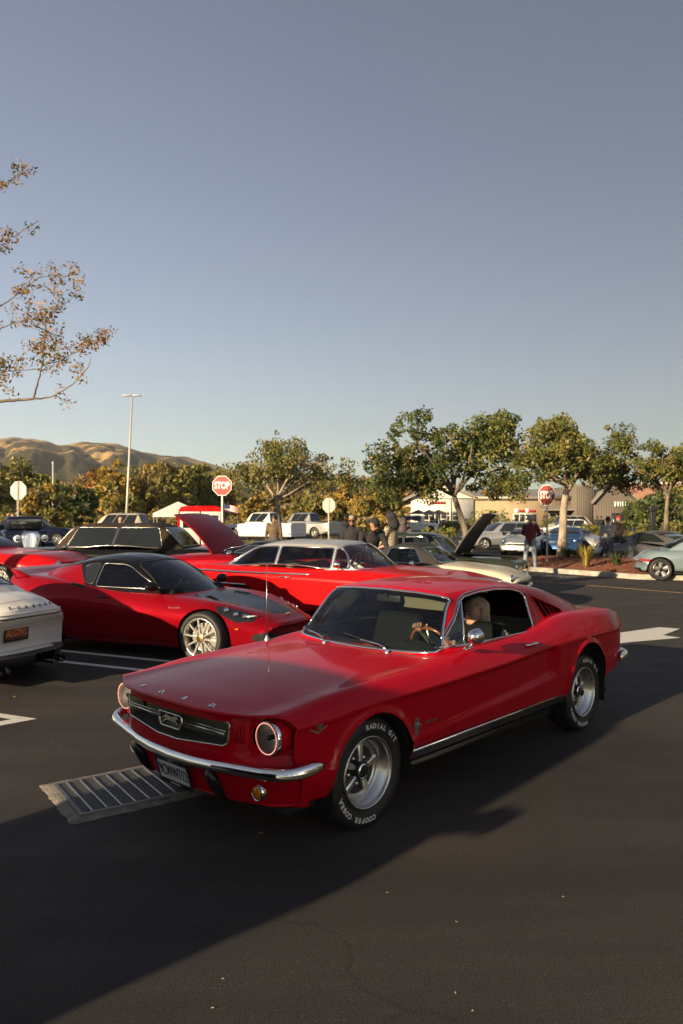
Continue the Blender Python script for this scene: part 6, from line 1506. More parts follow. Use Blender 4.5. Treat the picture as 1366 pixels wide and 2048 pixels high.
b3 = AT(1124, 1031, 28); b3.z = .15
tree('island_tree', 'thick pale-trunked tree with green and ochre crown beside the shaded stop sign', b3, [(0, 0, 0), (.03, 0, 1.0), (.06, 0, 1.9), (.15, 0, 2.5), (.30, 0, 2.75)], (-.15, 0, 3.55), (2.15, 1.9, 1.45), 220, 210, .062, GRN+['leaf_orange'], [3.6, 2.2, 1.2, .4, 2.0, .12], 'bark_pale', r0=.19, cl_r=(.28, .52), limbs=8, lobes=[((-.4, 0, 3.6), (1.8, 1.6, 1.25)), ((-.2, 0, 4.75), (.8, .8, .5)), ((-1.9, 0, 2.75), (.7, .7, .6)), ((1.0, 0, 3.5), (.75, .8, .75))], extra=[((1.4, 0, 3.3), .5), ((-1.9, 0, 2.7), .5), ((-1.6, 0, 2.4), .45), ((.1, 0, 4.75), .45)])
b4 = AT(1330, 1031, 30); b4.z = .1
tree('island_tree', 'slender-trunked tree with broad green crown at the end of the island', b4, [(0, 0, 0), (.03, 0, 1.2), (.08, 0, 2.2), (.12, 0, 2.6)], (-.35, 0, 3.45), (2.35, 1.9, 1.25), 220, 210, .062, GRN, [3.4, 2.2, 1.2, .3, 2.0], 'bark', r0=.12, cl_r=(.28, .52), limbs=8, lobes=[((-.2, 0, 3.5), (1.9, 1.6, 1.1)), ((-1.75, 0, 4.5), (.5, .6, .65)), ((-1.9, 0, 3.3), (.8, .8, .8)), ((1.6, 0, 3.7), (1.2, 1.2, .95))], extra=[((-1.75, 0, 4.45), .5), ((-1.9, 0, 4.1), .5), ((-2.2, .2, 3.3), .5), ((-2.1, 0, 2.9), .5), ((1.3, 0, 4.2), .5)])
# near tree at the far left, only its branch tips in view
def near_tree():
    base = Vector((-8.6, 13.6, gz(-8.6, 13.6))); t = thing('autumn_tree', 'sparse autumn tree reaching in with thin branches and orange leaves', 'tree', base)
    g = bmesh.new(); D = 12.6
    def at(px, py, dd=0): return AT(px, py, D+dd)-base
    stem = [Vector((0, 0, 0)), Vector((.1, -.1, 1.8)), Vector((.3, -.3, 3.2)), Vector((.2, -.2, 5.0)), Vector((.3, -.3, 7.0)), Vector((.5, -.4, 8.2))]
    tube(g, resample(stem, .3), lambda t_: .16*(1-.75*t_), 9, caps=False); clumps = []
    def br(pts, r0, r1): 
        p = resample(pts, .08); n = len(p); p = [q+Vector((random.uniform(-1, 1), random.uniform(-1, 1), random.uniform(-1, 1)))*.008 for q in p]; tube(g, p, [r0+(r1-r0)*k/(n-1) for k in range(n)], 6, caps=False); return p
    def sprays(path, n, ln, dens=1.0):
        for _ in range(n):
            s0 = path[random.randrange(len(path)//3, len(path))]; d = Vector((random.uniform(-.5, 1.0), random.uniform(-.7, .7), random.uniform(-.3, 1.0))).normalized()*ln*random.uniform(.5, 1.2)
            q = br([s0, s0+d*.5+Vector((0, 0, .03)), s0+d], .006, .002)
            for f in (.45, .7, .9, 1.0):
                if random.random() < dens: clumps.append((s0+d*f, random.uniform(.08, .20)))
    b0 = br([stem[2], at(-160, 815), at(0, 803), at(66, 797)], .05, .022)
    b1_ = br([at(60, 798), at(90, 796), at(110, 790), at(140, 772), at(160, 755), at(176, 735), at(182, 715)], .016, .005)
    b2_ = br([at(66, 797), at(78, 755), at(86, 720), at(88, 680), at(92, 640)], .018, .006)
    b3_ = br([at(85, 730), at(110, 724), at(150, 705), at(185, 690), at(200, 672)], .009, .003); b4_ = br([at(84, 735), at(55, 740), at(20, 742), at(-30, 735)], .009, .005)
    sprays(b1_, 5, .28, .8); sprays(b2_, 22, .36); sprays(b3_, 12, .24); sprays(b4_, 14, .34)
    b5 = br([stem[3], at(-120, 660), at(0, 612), at(45, 580), at(75, 555), at(115, 548), at(135, 552)], .03, .004); sprays(b5, 24, .30)
    b6 = br([stem[3], at(-100, 560), at(0, 480), at(30, 470), at(60, 448), at(78, 440)], .025, .004); sprays(b6[len(b6)//2:], 9, .20)
    b7 = br([stem[4], at(-90, 440), at(0, 372), at(30, 350), at(52, 345)], .02, .003); sprays(b7[len(b7)//2:], 7, .18)
    b8 = br([stem[3], at(-80, 700), at(0, 655), at(50, 640), at(100, 625), at(140, 600), at(150, 585)], .025, .003); sprays(b8, 26, .30)
    for ang in range(12):   # the rest of the crown, out of frame
        e = stem[3+ang % 3]+Vector((random.uniform(-2.6, .3), random.uniform(-1.5, 2.0), random.uniform(.2, 1.8))); q = br([stem[3+ang % 3], e], .03, .006); sprays(q, 12, .4)
    fix_normals(g); bm_obj('trunk', g, M['bark'], t)
    leaf_mesh('crown', [(c, .14) for c, r in clumps], 7, .036, ['leaf_orange', 'leaf_yellow', 'leaf_brown', 'leaf_olive', 'leaf_dark'], [2.2, 2.2, 1.6, 1.2, 1.0], t, elong=.42)
near_tree()
# distant tree belt
far_rng = random.Random(11)
def far_tree(px, ytop, d, w_px, kind, label, ybase=1050):
    b = AT(px, 1031, d); b.z = 0
    top = CAMH+(HORIZ-ytop)/FPX*d; w = w_px/FPX*d/2; mats, wt = {'green': (['leaf_green', 'leaf_lime', 'leaf_olive'], [2, 3, 3]), 'olive': (['leaf_olive', 'leaf_fade', 'leaf_lime', 'leaf_yellow'], [3, 1.5, 3, 1]), 'yellow': (['leaf_yellow', 'leaf_olive', 'leaf_lime'], [4, 2, 1]), 'orange': (['leaf_orange', 'leaf_yellow', 'leaf_brown'], [3, 3, 2]), 'brown': (['leaf_fade', 'leaf_brown', 'leaf_olive', 'leaf_yellow'], [4, 1.5, 3, 1]), 'dark': (['leaf_dark', 'leaf_green'], [3, 1])}[kind]
    h = top; cz = h*.58; rz_ = h*.45; r = max(w, rz_)
    tree('distant_tree', label, b, [(0, 0, 0), (.1, 0, h*.18), (0, 0, h*.35)], (0, 0, cz), (w, w, rz_), 64, 150, .0030*d, mats, wt, 'bark_pale' if kind in ('yellow', 'olive') else 'bark', 'trees along the far edge of the car park', r0=.10+h*.014, cl_r=(r*.20, r*.38), limbs=5)
FT = [(-40, 925, 75, 130, 'green', 'rounded green tree behind the sparse autumn branches'), (25, 925, 82, 95, 'olive', 'olive tree rising behind the lone grey sign back'), (70, 942, 95, 90, 'green', 'green tree beside the slim pale pole'), (95, 968, 48, 105, 'olive', 'pale-trunked olive tree standing forward above the dark estate car'), (150, 972, 60, 90, 'dark', 'low dark tree above the beige off-roader'), (160, 950, 120, 90, 'brown', 'brownish tree peering over the low dark tree'), (205, 940, 85, 75, 'orange', 'orange autumn tree between the low dark tree and the lamp post'), (238, 930, 78, 80, 'yellow', 'golden tree just before the lamp post'), (262, 955, 88, 70, 'olive', 'olive tree directly behind the lamp post'), (300, 935, 92, 80, 'brown', 'brownish tree between lamp post and canopy tent'), (345, 922, 84, 95, 'olive', 'tall olive tree rising above the canopy tent'), (392, 932, 90, 85, 'green', 'green tree between canopy tent and bright stop sign'), (428, 948, 96, 70, 'brown', 'brownish tree directly behind the bright stop sign'), (470, 985, 110, 80, 'green', 'green tree behind the flag'), (512, 992, 70, 55, 'yellow', 'small golden tree between flag and pale tree trunk'), (560, 978, 130, 100, 'brown', 'brownish tree behind the pale tree trunk'), (612, 988, 72, 80, 'olive', 'olive tree beyond the white pickup'), (655, 985, 85, 85, 'brown', 'brownish tree directly behind the grey sign back by the pickups'), (694, 972, 78, 75, 'yellow', 'golden tree behind the grey-haired man'), (735, 985, 70, 80, 'yellow', 'golden tree behind the man in the black cap'), (778, 990, 72, 80, 'olive', 'olive tree behind the checked jacket'), (815, 985, 100, 90, 'orange', 'orange tree beside the porch of the white shop'), (1310, 985, 62, 130, 'dark', 'dark shaded tree behind the slender island tree'), (1370, 995, 70, 110, 'green', 'green tree beyond the silver saloon'), (1420, 960, 80, 160, 'olive', 'olive tree at the end of the brick store')]
for px, yt, d, wp, kd, lb in FT: far_tree(px, yt, d, wp, kd, lb)
for k, px in enumerate((-150, -270, -400, -540, -700, -900, 1560, 1700, 1860, 2050, 2300, 2600)): far_tree(px, 935+20*math.sin(k*1.9), 78+8*math.cos(k*2.3), 120, ('green', 'olive', 'brown', 'yellow')[k % 4], 'tree in the belt bordering the far side of the lot')
# hedges and grasses
def grass_clump(name, label, base, n, h, sp, mats, w=.012, cat='plant', group=None, kind=None):
    g = bmesh.new(); 
    for k in range(n):
        a = random.uniform(0, 6.283); r0 = random.uniform(0, .12)*sp; ln = h*random.uniform(.6, 1.1); out = random.uniform(.15, .75)*sp; p = Vector((r0*math.cos(a), r0*math.sin(a), 0)); sd_ = Vector((-math.sin(a), math.cos(a), 0))*w; pts = []
        for t in (0, .4, .75, 1): pts.append(p+Vector((math.cos(a)*out*t*t, math.sin(a)*out*t*t, ln*(t-.25*t*t*out/max(.2, sp)))))
        L_ = [g.verts.new(q-sd_*(1-t*.95)) for q, t in zip(pts, (0, .3, .6, 1))]; R_ = [g.verts.new(q+sd_*(1-t*.95)) for q, t in zip(pts, (0, .3, .6, 1))]
        mi = random.randrange(len(mats))
        for j in range(3): f = g.faces.new((L_[j], R_[j], R_[j+1], L_[j+1])); f.material_index = mi
    o = bm_obj(name, g, [M[q] for q in mats], smooth=False); o.location = base; return tag(o, label, cat, group, kind)
def on(px, py, z): return G(px, py, z)
grass_clump('strap_leaf_plant', 'bright yellow-green spiky plant on the mulch', on(1172, 1131, .25), 70, .75, .75, ['leaf_lime', 'leaf_yellow'], .022)
grass_clump('low_shrub', 'low dark green tuft at the foot of the thick tree trunk', b3+Vector((.05, -.5, .12)), 90, .45, .6, ['leaf_green', 'leaf_dark'], .02)
grass_clump('low_shrub', 'low green tuft beside the grey hatch coupe on the mulch', on(1232, 1133, .2), 70, .5, .6, ['leaf_green', 'leaf_dark'], .02)
for k, (px, d) in enumerate(((285, 30), (500, 27.5), (535, 28.5), (680, 30), (705, 29), (640, 31), (660, 30.5), (725, 30.5))):
    p = AT(px, 1031, d); p.z = 0; grass_clump('ornamental_grass', 'tall clump of straw-yellow ornamental grass behind the parked hardtop', p, 150, 1.05, .75, ['leaf_yellow', 'leaf_lime', 'leaf_olive', 'leaf_fade'], .016, group='ornamental grasses in the planting strips')
for k in range(16):
    p = AT(1000+k*19+random.uniform(-5, 5), 1031, 45+random.uniform(-1, 2)); p.z = .1; grass_clump('ornamental_grass', 'rounded clump of yellow-green grass in the strip before the shops', p, 130, .85, .9, ['leaf_yellow', 'leaf_lime', 'leaf_olive'], .03, group='grasses in the strip before the shops')
def bush(name, label, base, r, mats, w, n=14, per=60, size=.06, group=None):
    t = thing(name, label, 'shrub', base, 0, group); g = bmesh.new()
    for k in range(4): limb(g, (0, 0, 0), (random.uniform(-.4, .4)*r, random.uniform(-.4, .4)*r, r*.9), .03, .01)
    bm_obj('stem', g, M['bark'], t); leaf_mesh('foliage', [(Vector((random.uniform(-.6, .6)*r, random.uniform(-.6, .6)*r, r*random.uniform(.35, 1.0))), r*random.uniform(.3, .5)) for _ in range(n)], per, size, mats, w, t)
for px, d, r in ((905, 80, 1.0), (950, 82, 1.3), (990, 60, 1.9), (1015, 84, 1.0), (1100, 84, 1.2), (1115, 80, 1.5), (1180, 60, .9), (1255, 70, 1.0), (1300, 60, 1.0), (1340, 55, 1.1), (860, 60, .7), (895, 58, .7)):
    p = AT(px, 1031, d); p.z = 0; bush('shop_shrub', 'rounded green shrub in the bed before the shops', p, r, ['leaf_green', 'leaf_olive', 'leaf_lime'], [3, 2, 2], size=.12, group='shrubs before the shops')
for px, d, r in ((10, 70, 1.6), (60, 72, 1.4), (130, 74, 1.5), (270, 62, 1.5), (300, 64, 1.3), (175, 66, 1.6), (215, 66, 1.4), (420, 70, 1.5), (480, 66, 1.5), (590, 64, 1.6), (640, 66, 1.5), (740, 60, 1.4), (780, 62, 1.6), (350, 70, 1.3)):
    p = AT(px, 1031, d); p.z = 0; bush('verge_shrub', 'straw and olive shrub on the verge at the far edge of the lot', p, r, ['leaf_olive', 'leaf_yellow', 'leaf_fade', 'leaf_dark'], [2, 2, 2, 1], size=.16, group='shrubs on the far verge')
# a few trees added behind the camera, seen only as reflections in paint and chrome
for k, (x, y, h) in enumerate(((14, -9, 7), (20, -3, 8), (9, -16, 7), (24, 6, 8), (-4, -24, 8), (30, -12, 9), (4, -20, 7))):
    tree('reflection_tree', 'broad green tree added behind the camera for reflections', (x, y, 0), [(0, 0, 0), (.1, 0, h*.2), (0, 0, h*.36)], (0, 0, h*.62), (h*.42, h*.42, h*.34), 40, 60, .20, ['leaf_green', 'leaf_olive', 'leaf_dark'], [3, 2, 2], 'bark', 'trees added behind the camera for reflections', r0=.18, cl_r=(h*.09, h*.17))
# store added on the right, out of frame, to reflect warm light in the fastback's flank
def store():
    t = thing('reflection_store', 'long tan store building added out of view for warm reflections', 'building', (33, 4, 0), 0); principled('stucco', (.40, .30, .20), .9); noise_col(M['stucco'], (.33, .25, .165), (.44, .335, .225), 1.2, 6)
    slab('wall', (0, -26, 0), (14, 26, 6.2), 'stucco', t, .02); slab('parapet', (-.3, -26.3, 6.2), (14.3, 26.3, 6.8), 'trim_black', t, .02); slab('awning', (-2.4, -22, 3.3), (-.02, 22, 3.6), 'trim_black', t, .03)
    for k in range(10): slab('window', (-.08, -21+k*4.3, .5), (-.015, -17.6+k*4.3, 2.9), 'dark_glass', t, .0)
    for k in range(11): slab('pillar', (-2.3, -22.2+k*4.4, 0), (-1.9, -21.8+k*4.4, 3.29), 'stucco', t, .02)
store()
for k, (x, y, dg, pn, lb) in enumerate(((11.2, 7.0, 190, 'beige_paint', 'unseen beige off-roader added for reflections before the added trees'), (11.6, 3.0, 190, 'silver_paint', 'unseen silver saloon added for reflections before the added trees'), (11.0, 11.0, 190, 'white_paint', 'unseen white saloon added for reflections before the added trees'))):  # unseen cars added to be reflected in the fastback's door
    simple_car('reflection_car', lb, x, y, dg, pn, L=4.6, W=.9, H=(1.75, 1.45, 1.45)[k], parts=False)
for k, y in enumerate((-11, -7, -3.5, 0, 4, 8, 12, 16)):  # tree row added out of view to cut sky light on the fastback
    h = 6.5+1.5*math.sin(k*2.1); tree('sky_block_tree', 'dense green tree added out of view to block sky light', (16.5+.8*math.cos(k*1.7), y, 0), [(0, 0, 0), (.1, 0, h*.15), (0, 0, h*.25)], (0, 0, h*.55), (h*.36, h*.36, h*.42), 60, 80, .15, ['leaf_dark', 'leaf_green', 'leaf_olive'], [3, 2, 1], 'bark', 'row of trees added out of view to block sky light', r0=.16, cl_r=(h*.08, h*.15))
# ------------------------------------------------------------------ hills
def fbm(x, y, o=5, s=1.0):
    v = 0; a = 1
    for k in range(o):
        v += a*(math.sin(x*s+1.7*k+math.sin(y*s*.7+k)*1.3)*math.cos(y*s*1.1-.6*k+math.sin(x*s*.8+2*k))); s *= 2.03; a *= .5
    return v
def hills(name, ridge, d_ridge, d_front, rows, mat, rough, seed=0, back=1.15, base_y=1046):
    """terrain whose skyline passes through the given photo pixels at distance d_ridge"""
    rx = hermite([(p[0], p[1]) for p in ridge]); cols = np.arange(ridge[0][0], ridge[-1][0]+1, 6)
    bm = bmesh.new(); V = []
    for r in range(rows+1):
        t = r/rows; d = d_front+(d_ridge-d_front)*t**1.2; row = []
        for px in cols:
            zr = CAMH+(HORIZ-float(rx(px)))/FPX*d_ridge; X = (px-683)/FPX*d
            gul = fbm(px*.02+seed, t*2.2+seed, 5, 1.0)
            z = zr*(t**.85)*(1+rough*.16*gul*math.sin(math.pi*t))
            z = min(z, zr*(.15+.85*t))+fbm(px*.09+seed, t*9, 3)*zr*.010
            row.append(bm.verts.new((X, d, z)))
        V.append(row)
    V.append([bm.verts.new((v.co.x*back, v.co.y*back, v.co.z*.55)) for v in V[-1]])
    for A, B in zip(V, V[1:]):
        for k in range(len(A)-1): bm.faces.new((A[k], A[k+1], B[k+1], B[k]))
    fix_normals(bm); return tag(bm_obj(name, bm, mat), kind='structure')
def hill_mat(name, gold, wood, sc, lo, hi, dz=None):
    m = principled(name, gold, .95, spec=.1); N, L, b = nodes(m); tc = N.new('ShaderNodeTexCoord')
    n1 = N.new('ShaderNodeTexNoise'); n1.inputs['Scale'].default_value = sc; n1.inputs['Detail'].default_value = 9; n1.inputs['Roughness'].default_value = .62; L.new(tc.outputs['Object'], n1.inputs['Vector'])
    fac = n1.outputs['Fac']
    if dz:
        sx = N.new('ShaderNodeSeparateXYZ'); L.new(tc.outputs['Object'], sx.inputs[0]); mr = N.new('ShaderNodeMapRange'); mr.inputs['From Min'].default_value = dz[0]; mr.inputs['From Max'].default_value = dz[1]; mr.inputs['To Min'].default_value = -.16; mr.inputs['To Max'].default_value = .14; L.new(sx.outputs['Z'], mr.inputs[0])
        ad = N.new('ShaderNodeMath'); ad.operation = 'ADD'; L.new(fac, ad.inputs[0]); L.new(mr.outputs[0], ad.inputs[1]); fac = ad.outputs[0]
    rp = N.new('ShaderNodeValToRGB'); rp.color_ramp.elements[0].position = lo; rp.color_ramp.elements[1].position = hi; rp.color_ramp.elements[0].color = (*wood, 1); rp.color_ramp.elements[1].color = (*gold, 1)
    L.new(fac, rp.inputs[0]); L.new(rp.outputs[0], b.inputs['Base Color'])
    n2 = N.new('ShaderNodeTexNoise'); n2.inputs['Scale'].default_value = sc*9; n2.inputs['Detail'].default_value = 6; L.new(tc.outputs['Object'], n2.inputs['Vector'])
    bp = N.new('ShaderNodeBump'); bp.inputs['Strength'].default_value = 1.0; bp.inputs['Distance'].default_value = 9; L.new(n2.outputs['Fac'], bp.inputs['Height']); L.new(bp.outputs[0], b.inputs['Normal'])
    return m
hill_mat('dry_hill', (.42, .27, .11), (.060, .056, .026), .006, .50, .57, (30, 290)); hill_mat('wooded_hill', (.16, .125, .05), (.035, .042, .016), .02, .42, .66)
hills('hills', [(-2600, 900), (-1800, 872), (-1100, 868), (-500, 864), (-250, 872), (-60, 880), (0, 878), (40, 875), (80, 880), (120, 889), (165, 884), (200, 885), (240, 890), (290, 905), (340, 912), (380, 916), (430, 930), (480, 948), (560, 960), (640, 968), (760, 978), (900, 985), (1100, 1000), (1400, 1005), (1800, 1000), (2600, 985), (3600, 990)], 2600, 900, 46, M['dry_hill'], 1.2, 3)
hills('hills', [(-2400, 985), (-1200, 975), (-400, 975), (-100, 968), (100, 975), (250, 985), (380, 968), (460, 950), (540, 952), (640, 962), (740, 970), (850, 985), (1000, 1002), (1300, 1010), (1700, 1005), (2600, 990), (3600, 995)], 700, 260, 22, M['wooded_hill'], .7, 9)
def wood_cover():
    """oak wood clothing the nearer slope"""
    clumps = []; rng = random.Random(5)
    for _ in range(560):
        px = rng.uniform(-60, 900); d = rng.uniform(330, 690); t = ((d-260)/(700-260))**(1/1.2); rx = float(hermite([(-400, 975), (-100, 968), (100, 975), (250, 985), (380, 968), (460, 950), (540, 952), (640, 962), (740, 970), (850, 985), (1000, 1002)])(px))
        zr = CAMH+(HORIZ-rx)/FPX*700; z = zr*t**.85; clumps.append((Vector(((px-683)/FPX*d, d, z+2)), rng.uniform(4.0, 8.0)))
    clumps.sort(key=lambda q: -q[1]); o = leaf_mesh('wood', clumps, 60, 1.5, ['leaf_dark', 'leaf_olive', 'leaf_brown', 'leaf_fade'], [3, 3, 2, 1.5], None); tag(o, 'oak wood covering the nearer hillside', 'wood', kind='stuff')
wood_cover()
# ------------------------------------------------------------------ signs, lamp post, flag, tent
principled('sign_red', (.42, .025, .02), .45); principled('sign_white', (.70, .69, .66), .5); principled('sign_grey', (.26, .25, .225), .5, .4); principled('galv', (.38, .37, .34), .5, .7)
principled('sign_red_shaded', (.26, .045, .035), .6)  # darker copy of the sign red, with the shade put into its colour
def octo(r): return [(r*math.cos(R(22.5+45*k)), r*math.sin(R(22.5+45*k))) for k in range(8)]
def stop_sign(label, px, py, d, w, face_deg, red='sign_red', lean=0.0, z0=0.0):
    """face_deg: direction (x axis = 0) the printed face looks"""
    c = AT(px, py, d); t = thing('stop_sign', label, 'sign', (c.x, c.y, z0), R(face_deg)); r = w/2/math.cos(R(22.5)); zc = c.z-z0
    g = bmesh.new(); prism(g, [(p[0], p[1]+zc) for p in octo(r)], .030, .034, 'x'); pl = bm_obj('plate', g, M['sign_grey'], t, smooth=False)
    g = bmesh.new(); prism(g, [(p[0], p[1]+zc) for p in octo(r*.985)], .0345, .0365, 'x'); bm_obj('border', g, M['sign_white'], pl, smooth=False)
    g = bmesh.new(); prism(g, [(p[0], p[1]+zc) for p in octo(r*.925)], .037, .039, 'x'); bm_obj('face', g, M[red], pl, smooth=False)
    tx = text_bm('STOP', w*.40, .001, space=.92, bold=w*.012); xs_ = [v.co.x for v in tx.verts]; k = w*.80/(max(xs_)-min(xs_)); xform(tx, Matrix.Diagonal((k, 1.25, 1, 1))); xform(tx, frame_m(Vector((.0405, 0, zc)), (0, 1, 0), (0, 0, 1))); bm_obj('lettering', tx, M['sign_white'], pl, smooth=False)
    g = bmesh.new(); prism(g, [(-.028, -.014), (-.018, -.014), (-.018, .012), (.018, .012), (.018, -.014), (.028, -.014), (.028, .020), (-.028, .020)][::-1], 0, zc+r*.9, 'z'); xform(g, Matrix.Rotation(R(-90), 4, 'Z')); xform(g, Matrix.Translation((.005, 0, 0))); fix_normals(g); bm_obj('post', g, M['galv'], t, smooth=False)
    for q in (.15, -.15): 
        g = bmesh.new(); lathe(g, [(.038, .012), (.044, .010), (.045, .001)], 8, 'x', (0, 0, zc+q*w*2.2)); bm_obj('bolt', g, M['galv'], t)
    return t
stop_sign('bright red stop sign standing before the spreading olive tree', 444.5, 971.5, 25.2, .66, 262)
stop_sign('shaded dull red stop sign on the mulch island', 1094.5, 990.5, 26.0, .72, 215, 'sign_red_shaded', z0=.15)
stop_sign('stop sign seen from its bare grey back beside the yellow trees', 657, 1010.5, 34, .66, 60)
stop_sign('stop sign seen from its bare grey back above the vintage car', 35.5, 981, 29, .70, 75)
def lamp_post():
    b = AT(251, 1031, 60); t = thing('lamp_post', 'tall slender galvanised car-park lamp post with flat twin heads', 'lamp post', (b.x, b.y, 0)); top = AT(264, 792, 60)-b; top.z = AT(264, 792, 60).z
    g = bmesh.new(); tube(g, [Vector((0, 0, 0)), Vector((top.x*.3, 0, top.z*.3)), Vector((top.x, 0, top.z))], lambda q: .13-.065*q, 10); bm_obj('pole', g, M['pole_grey'], t)
    g = bmesh.new(); lathe(g, [(0, .30), (.5, .30), (.55, .26)], 16, 'z', (0, 0, 0), cap1=True); bm_obj('footing', g, M['concrete'], t)
    for s in (1, -1):
        g = bmesh.new(); box(g, (min(0, s*.62), -.17, -.05), (max(0, s*.62), .17, .03), bev=.02); xform(g, Matrix.Translation(top+Vector((s*.08, 0, .05)))); bm_obj('lamp_head', g, M['pole_grey'], t)
principled('pole_grey', (.46, .44, .39), .5, .3)
lamp_post()
def slim_pole():
    b = AT(106, 1031, 75); t = thing('slim_pole', 'slim pale pole rising behind the trees', 'pole', (b.x, b.y, 0)); g = bmesh.new(); tube(g, [(0, 0, 0), (0, 0, AT(106, 926, 75).z)], .09, 8); bm_obj('shaft', g, M['pole_grey'], t)
    g = bmesh.new(); lathe(g, [(0, .1), (.12, .1), (.16, .03)], 10, 'z', (0, 0, AT(106, 926, 75).z), cap1=True); bm_obj('cap', g, M['pole_grey'], t)
slim_pole()
principled('flag_blue', (.02, .03, .12), .8); principled('flag_red', (.45, .03, .03), .8)
def flag():
    b = AT(449, 1031, 31.2); t = thing('flag', 'small striped american flag on a short staff above the panel van', 'flag', (b.x, b.y, 0)); z1 = AT(0, 1009, 31.2).z
    g = bmesh.new(); tube(g, [(0, 0, 0), (0, 0, z1+.05)], .012, 6); bm_obj('staff', g, M['galv'], t); W_, H_ = .56, .33
    f3 = lambda u, v: (u*W_, .05*math.sin(u*7)*u, z1-H_*v-.10*u*u)
    for k in range(13):
        u0 = .4 if k < 7 else 0; g = bmesh.new(); n = 8; A = [[g.verts.new(f3(u0+(1-u0)*i/n, (k+q)/13)) for q in (0, 1)] for i in range(n+1)]
        for a, b2 in zip(A, A[1:]): g.faces.new((a[0], b2[0], b2[1], a[1]))
        bm_obj('stripe', g, M['flag_red' if k % 2 == 0 else 'sign_white'], t)
    g = bmesh.new(); A = [[g.verts.new(f3(.4*i/4, q*7/13)) for q in (0, 1)] for i in range(5)]
    for a, b2 in zip(A, A[1:]): g.faces.new((a[0], b2[0], b2[1], a[1]))
    bm_obj('canton', g, M['flag_blue'], t)
flag()
def tent():
    b = AT(356, 1031, 50); t = thing('canopy_tent', 'white peaked pop-up canopy beyond the raised hood', 'tent', (b.x, b.y, 0), R(18)); w = 1.5; ze, zp = 1.95, 2.72
    g = bmesh.new(); pk = g.verts.new((0, 0, zp)); c = [g.verts.new((sx*w, sy*w, ze)) for sx, sy in ((-1, -1), (1, -1), (1, 1), (-1, 1))]; lo = [g.verts.new((v.co.x*1.01, v.co.y*1.01, ze-.24)) for v in c]
    for k in range(4): g.faces.new((c[k], c[(k+1) % 4], pk)); g.faces.new((c[k], lo[k], lo[(k+1) % 4], c[(k+1) % 4]))
    fix_normals(g); bmesh.ops.solidify(g, geom=g.faces[:], thickness=.012); bm_obj('roof', g, M['tent_white'], t, smooth=False)
    for sx, sy in ((-1, -1), (1, -1), (1, 1), (-1, 1)): strip('leg', [(sx*w*.97, sy*w*.97, 0), (sx*w*.97, sy*w*.97, ze)], .025, 'galv', t)
principled('tent_white', (.72, .69, .62), .8)
tent()
# ------------------------------------------------------------------ shops
principled('wall_white', (.66, .63, .56), .85); principled('wall_tan', (.36, .275, .175), .9); principled('wall_grey', (.125, .105, .085), .9); principled('roof_metal', (.33, .30, .24), .5, .4); principled('timber', (.35, .19, .08), .7); principled('frame_pale', (.52, .49, .42), .6); principled('brick_red', (.22, .11, .075), .9)
for q, sc in (('wall_white', 1.5), ('wall_tan', 1.5)): 
    c = M[q].node_tree.nodes['Principled BSDF'].inputs['Base Color'].default_value[:3]; noise_col(M[q], tuple(v*.85 for v in c), c, sc, 6, bump=.15, bscale=20)
DB = 90.0
def bx_(px): return (px-683)/FPX*DB
def bz_(py): return CAMH+(HORIZ-py)/FPX*DB
def quad_part(name, x0, x1, z0, z1, y0, y1, mat, parent, bev=0): return slab(name, (min(x0, x1), min(y0, y1), z0), (max(x0, x1), max(y0, y1), z1), mat, parent, bev)
def storefront(t, x0, x1, z0, z1, y, nx, nz, frame='frame_pale', door=None):
    """glazed bay: frame, mullions, panes one by one"""
    w = (x1-x0)/nx; h = (z1-z0)/nz; b = quad_part('storefront', x0-.08, x1+.08, z0-.05, z1+.10, y-.02, y+.10, frame, t)
    for i in range(nx):
        for j in range(nz):
            quad_part('pane', x0+i*w+.05, x0+(i+1)*w-.05, z0+j*h+.05, z0+(j+1)*h-.05, y-.035, y-.022, 'shop_glass', b)
    if door is not None: quad_part('door', x0+door*w+.02, x0+(door+1)*w-.02, z0-.04, z0+h*1.2, y-.07, y-.04, frame, b); quad_part('door_glass', x0+door*w+.14, x0+(door+1)*w-.14, z0+.2, z0+h*1.2-.12, y-.08, y-.071, 'shop_glass', b)
    return b
principled('shop_glass', (.03, .035, .035), .08, 0, 0, .8)
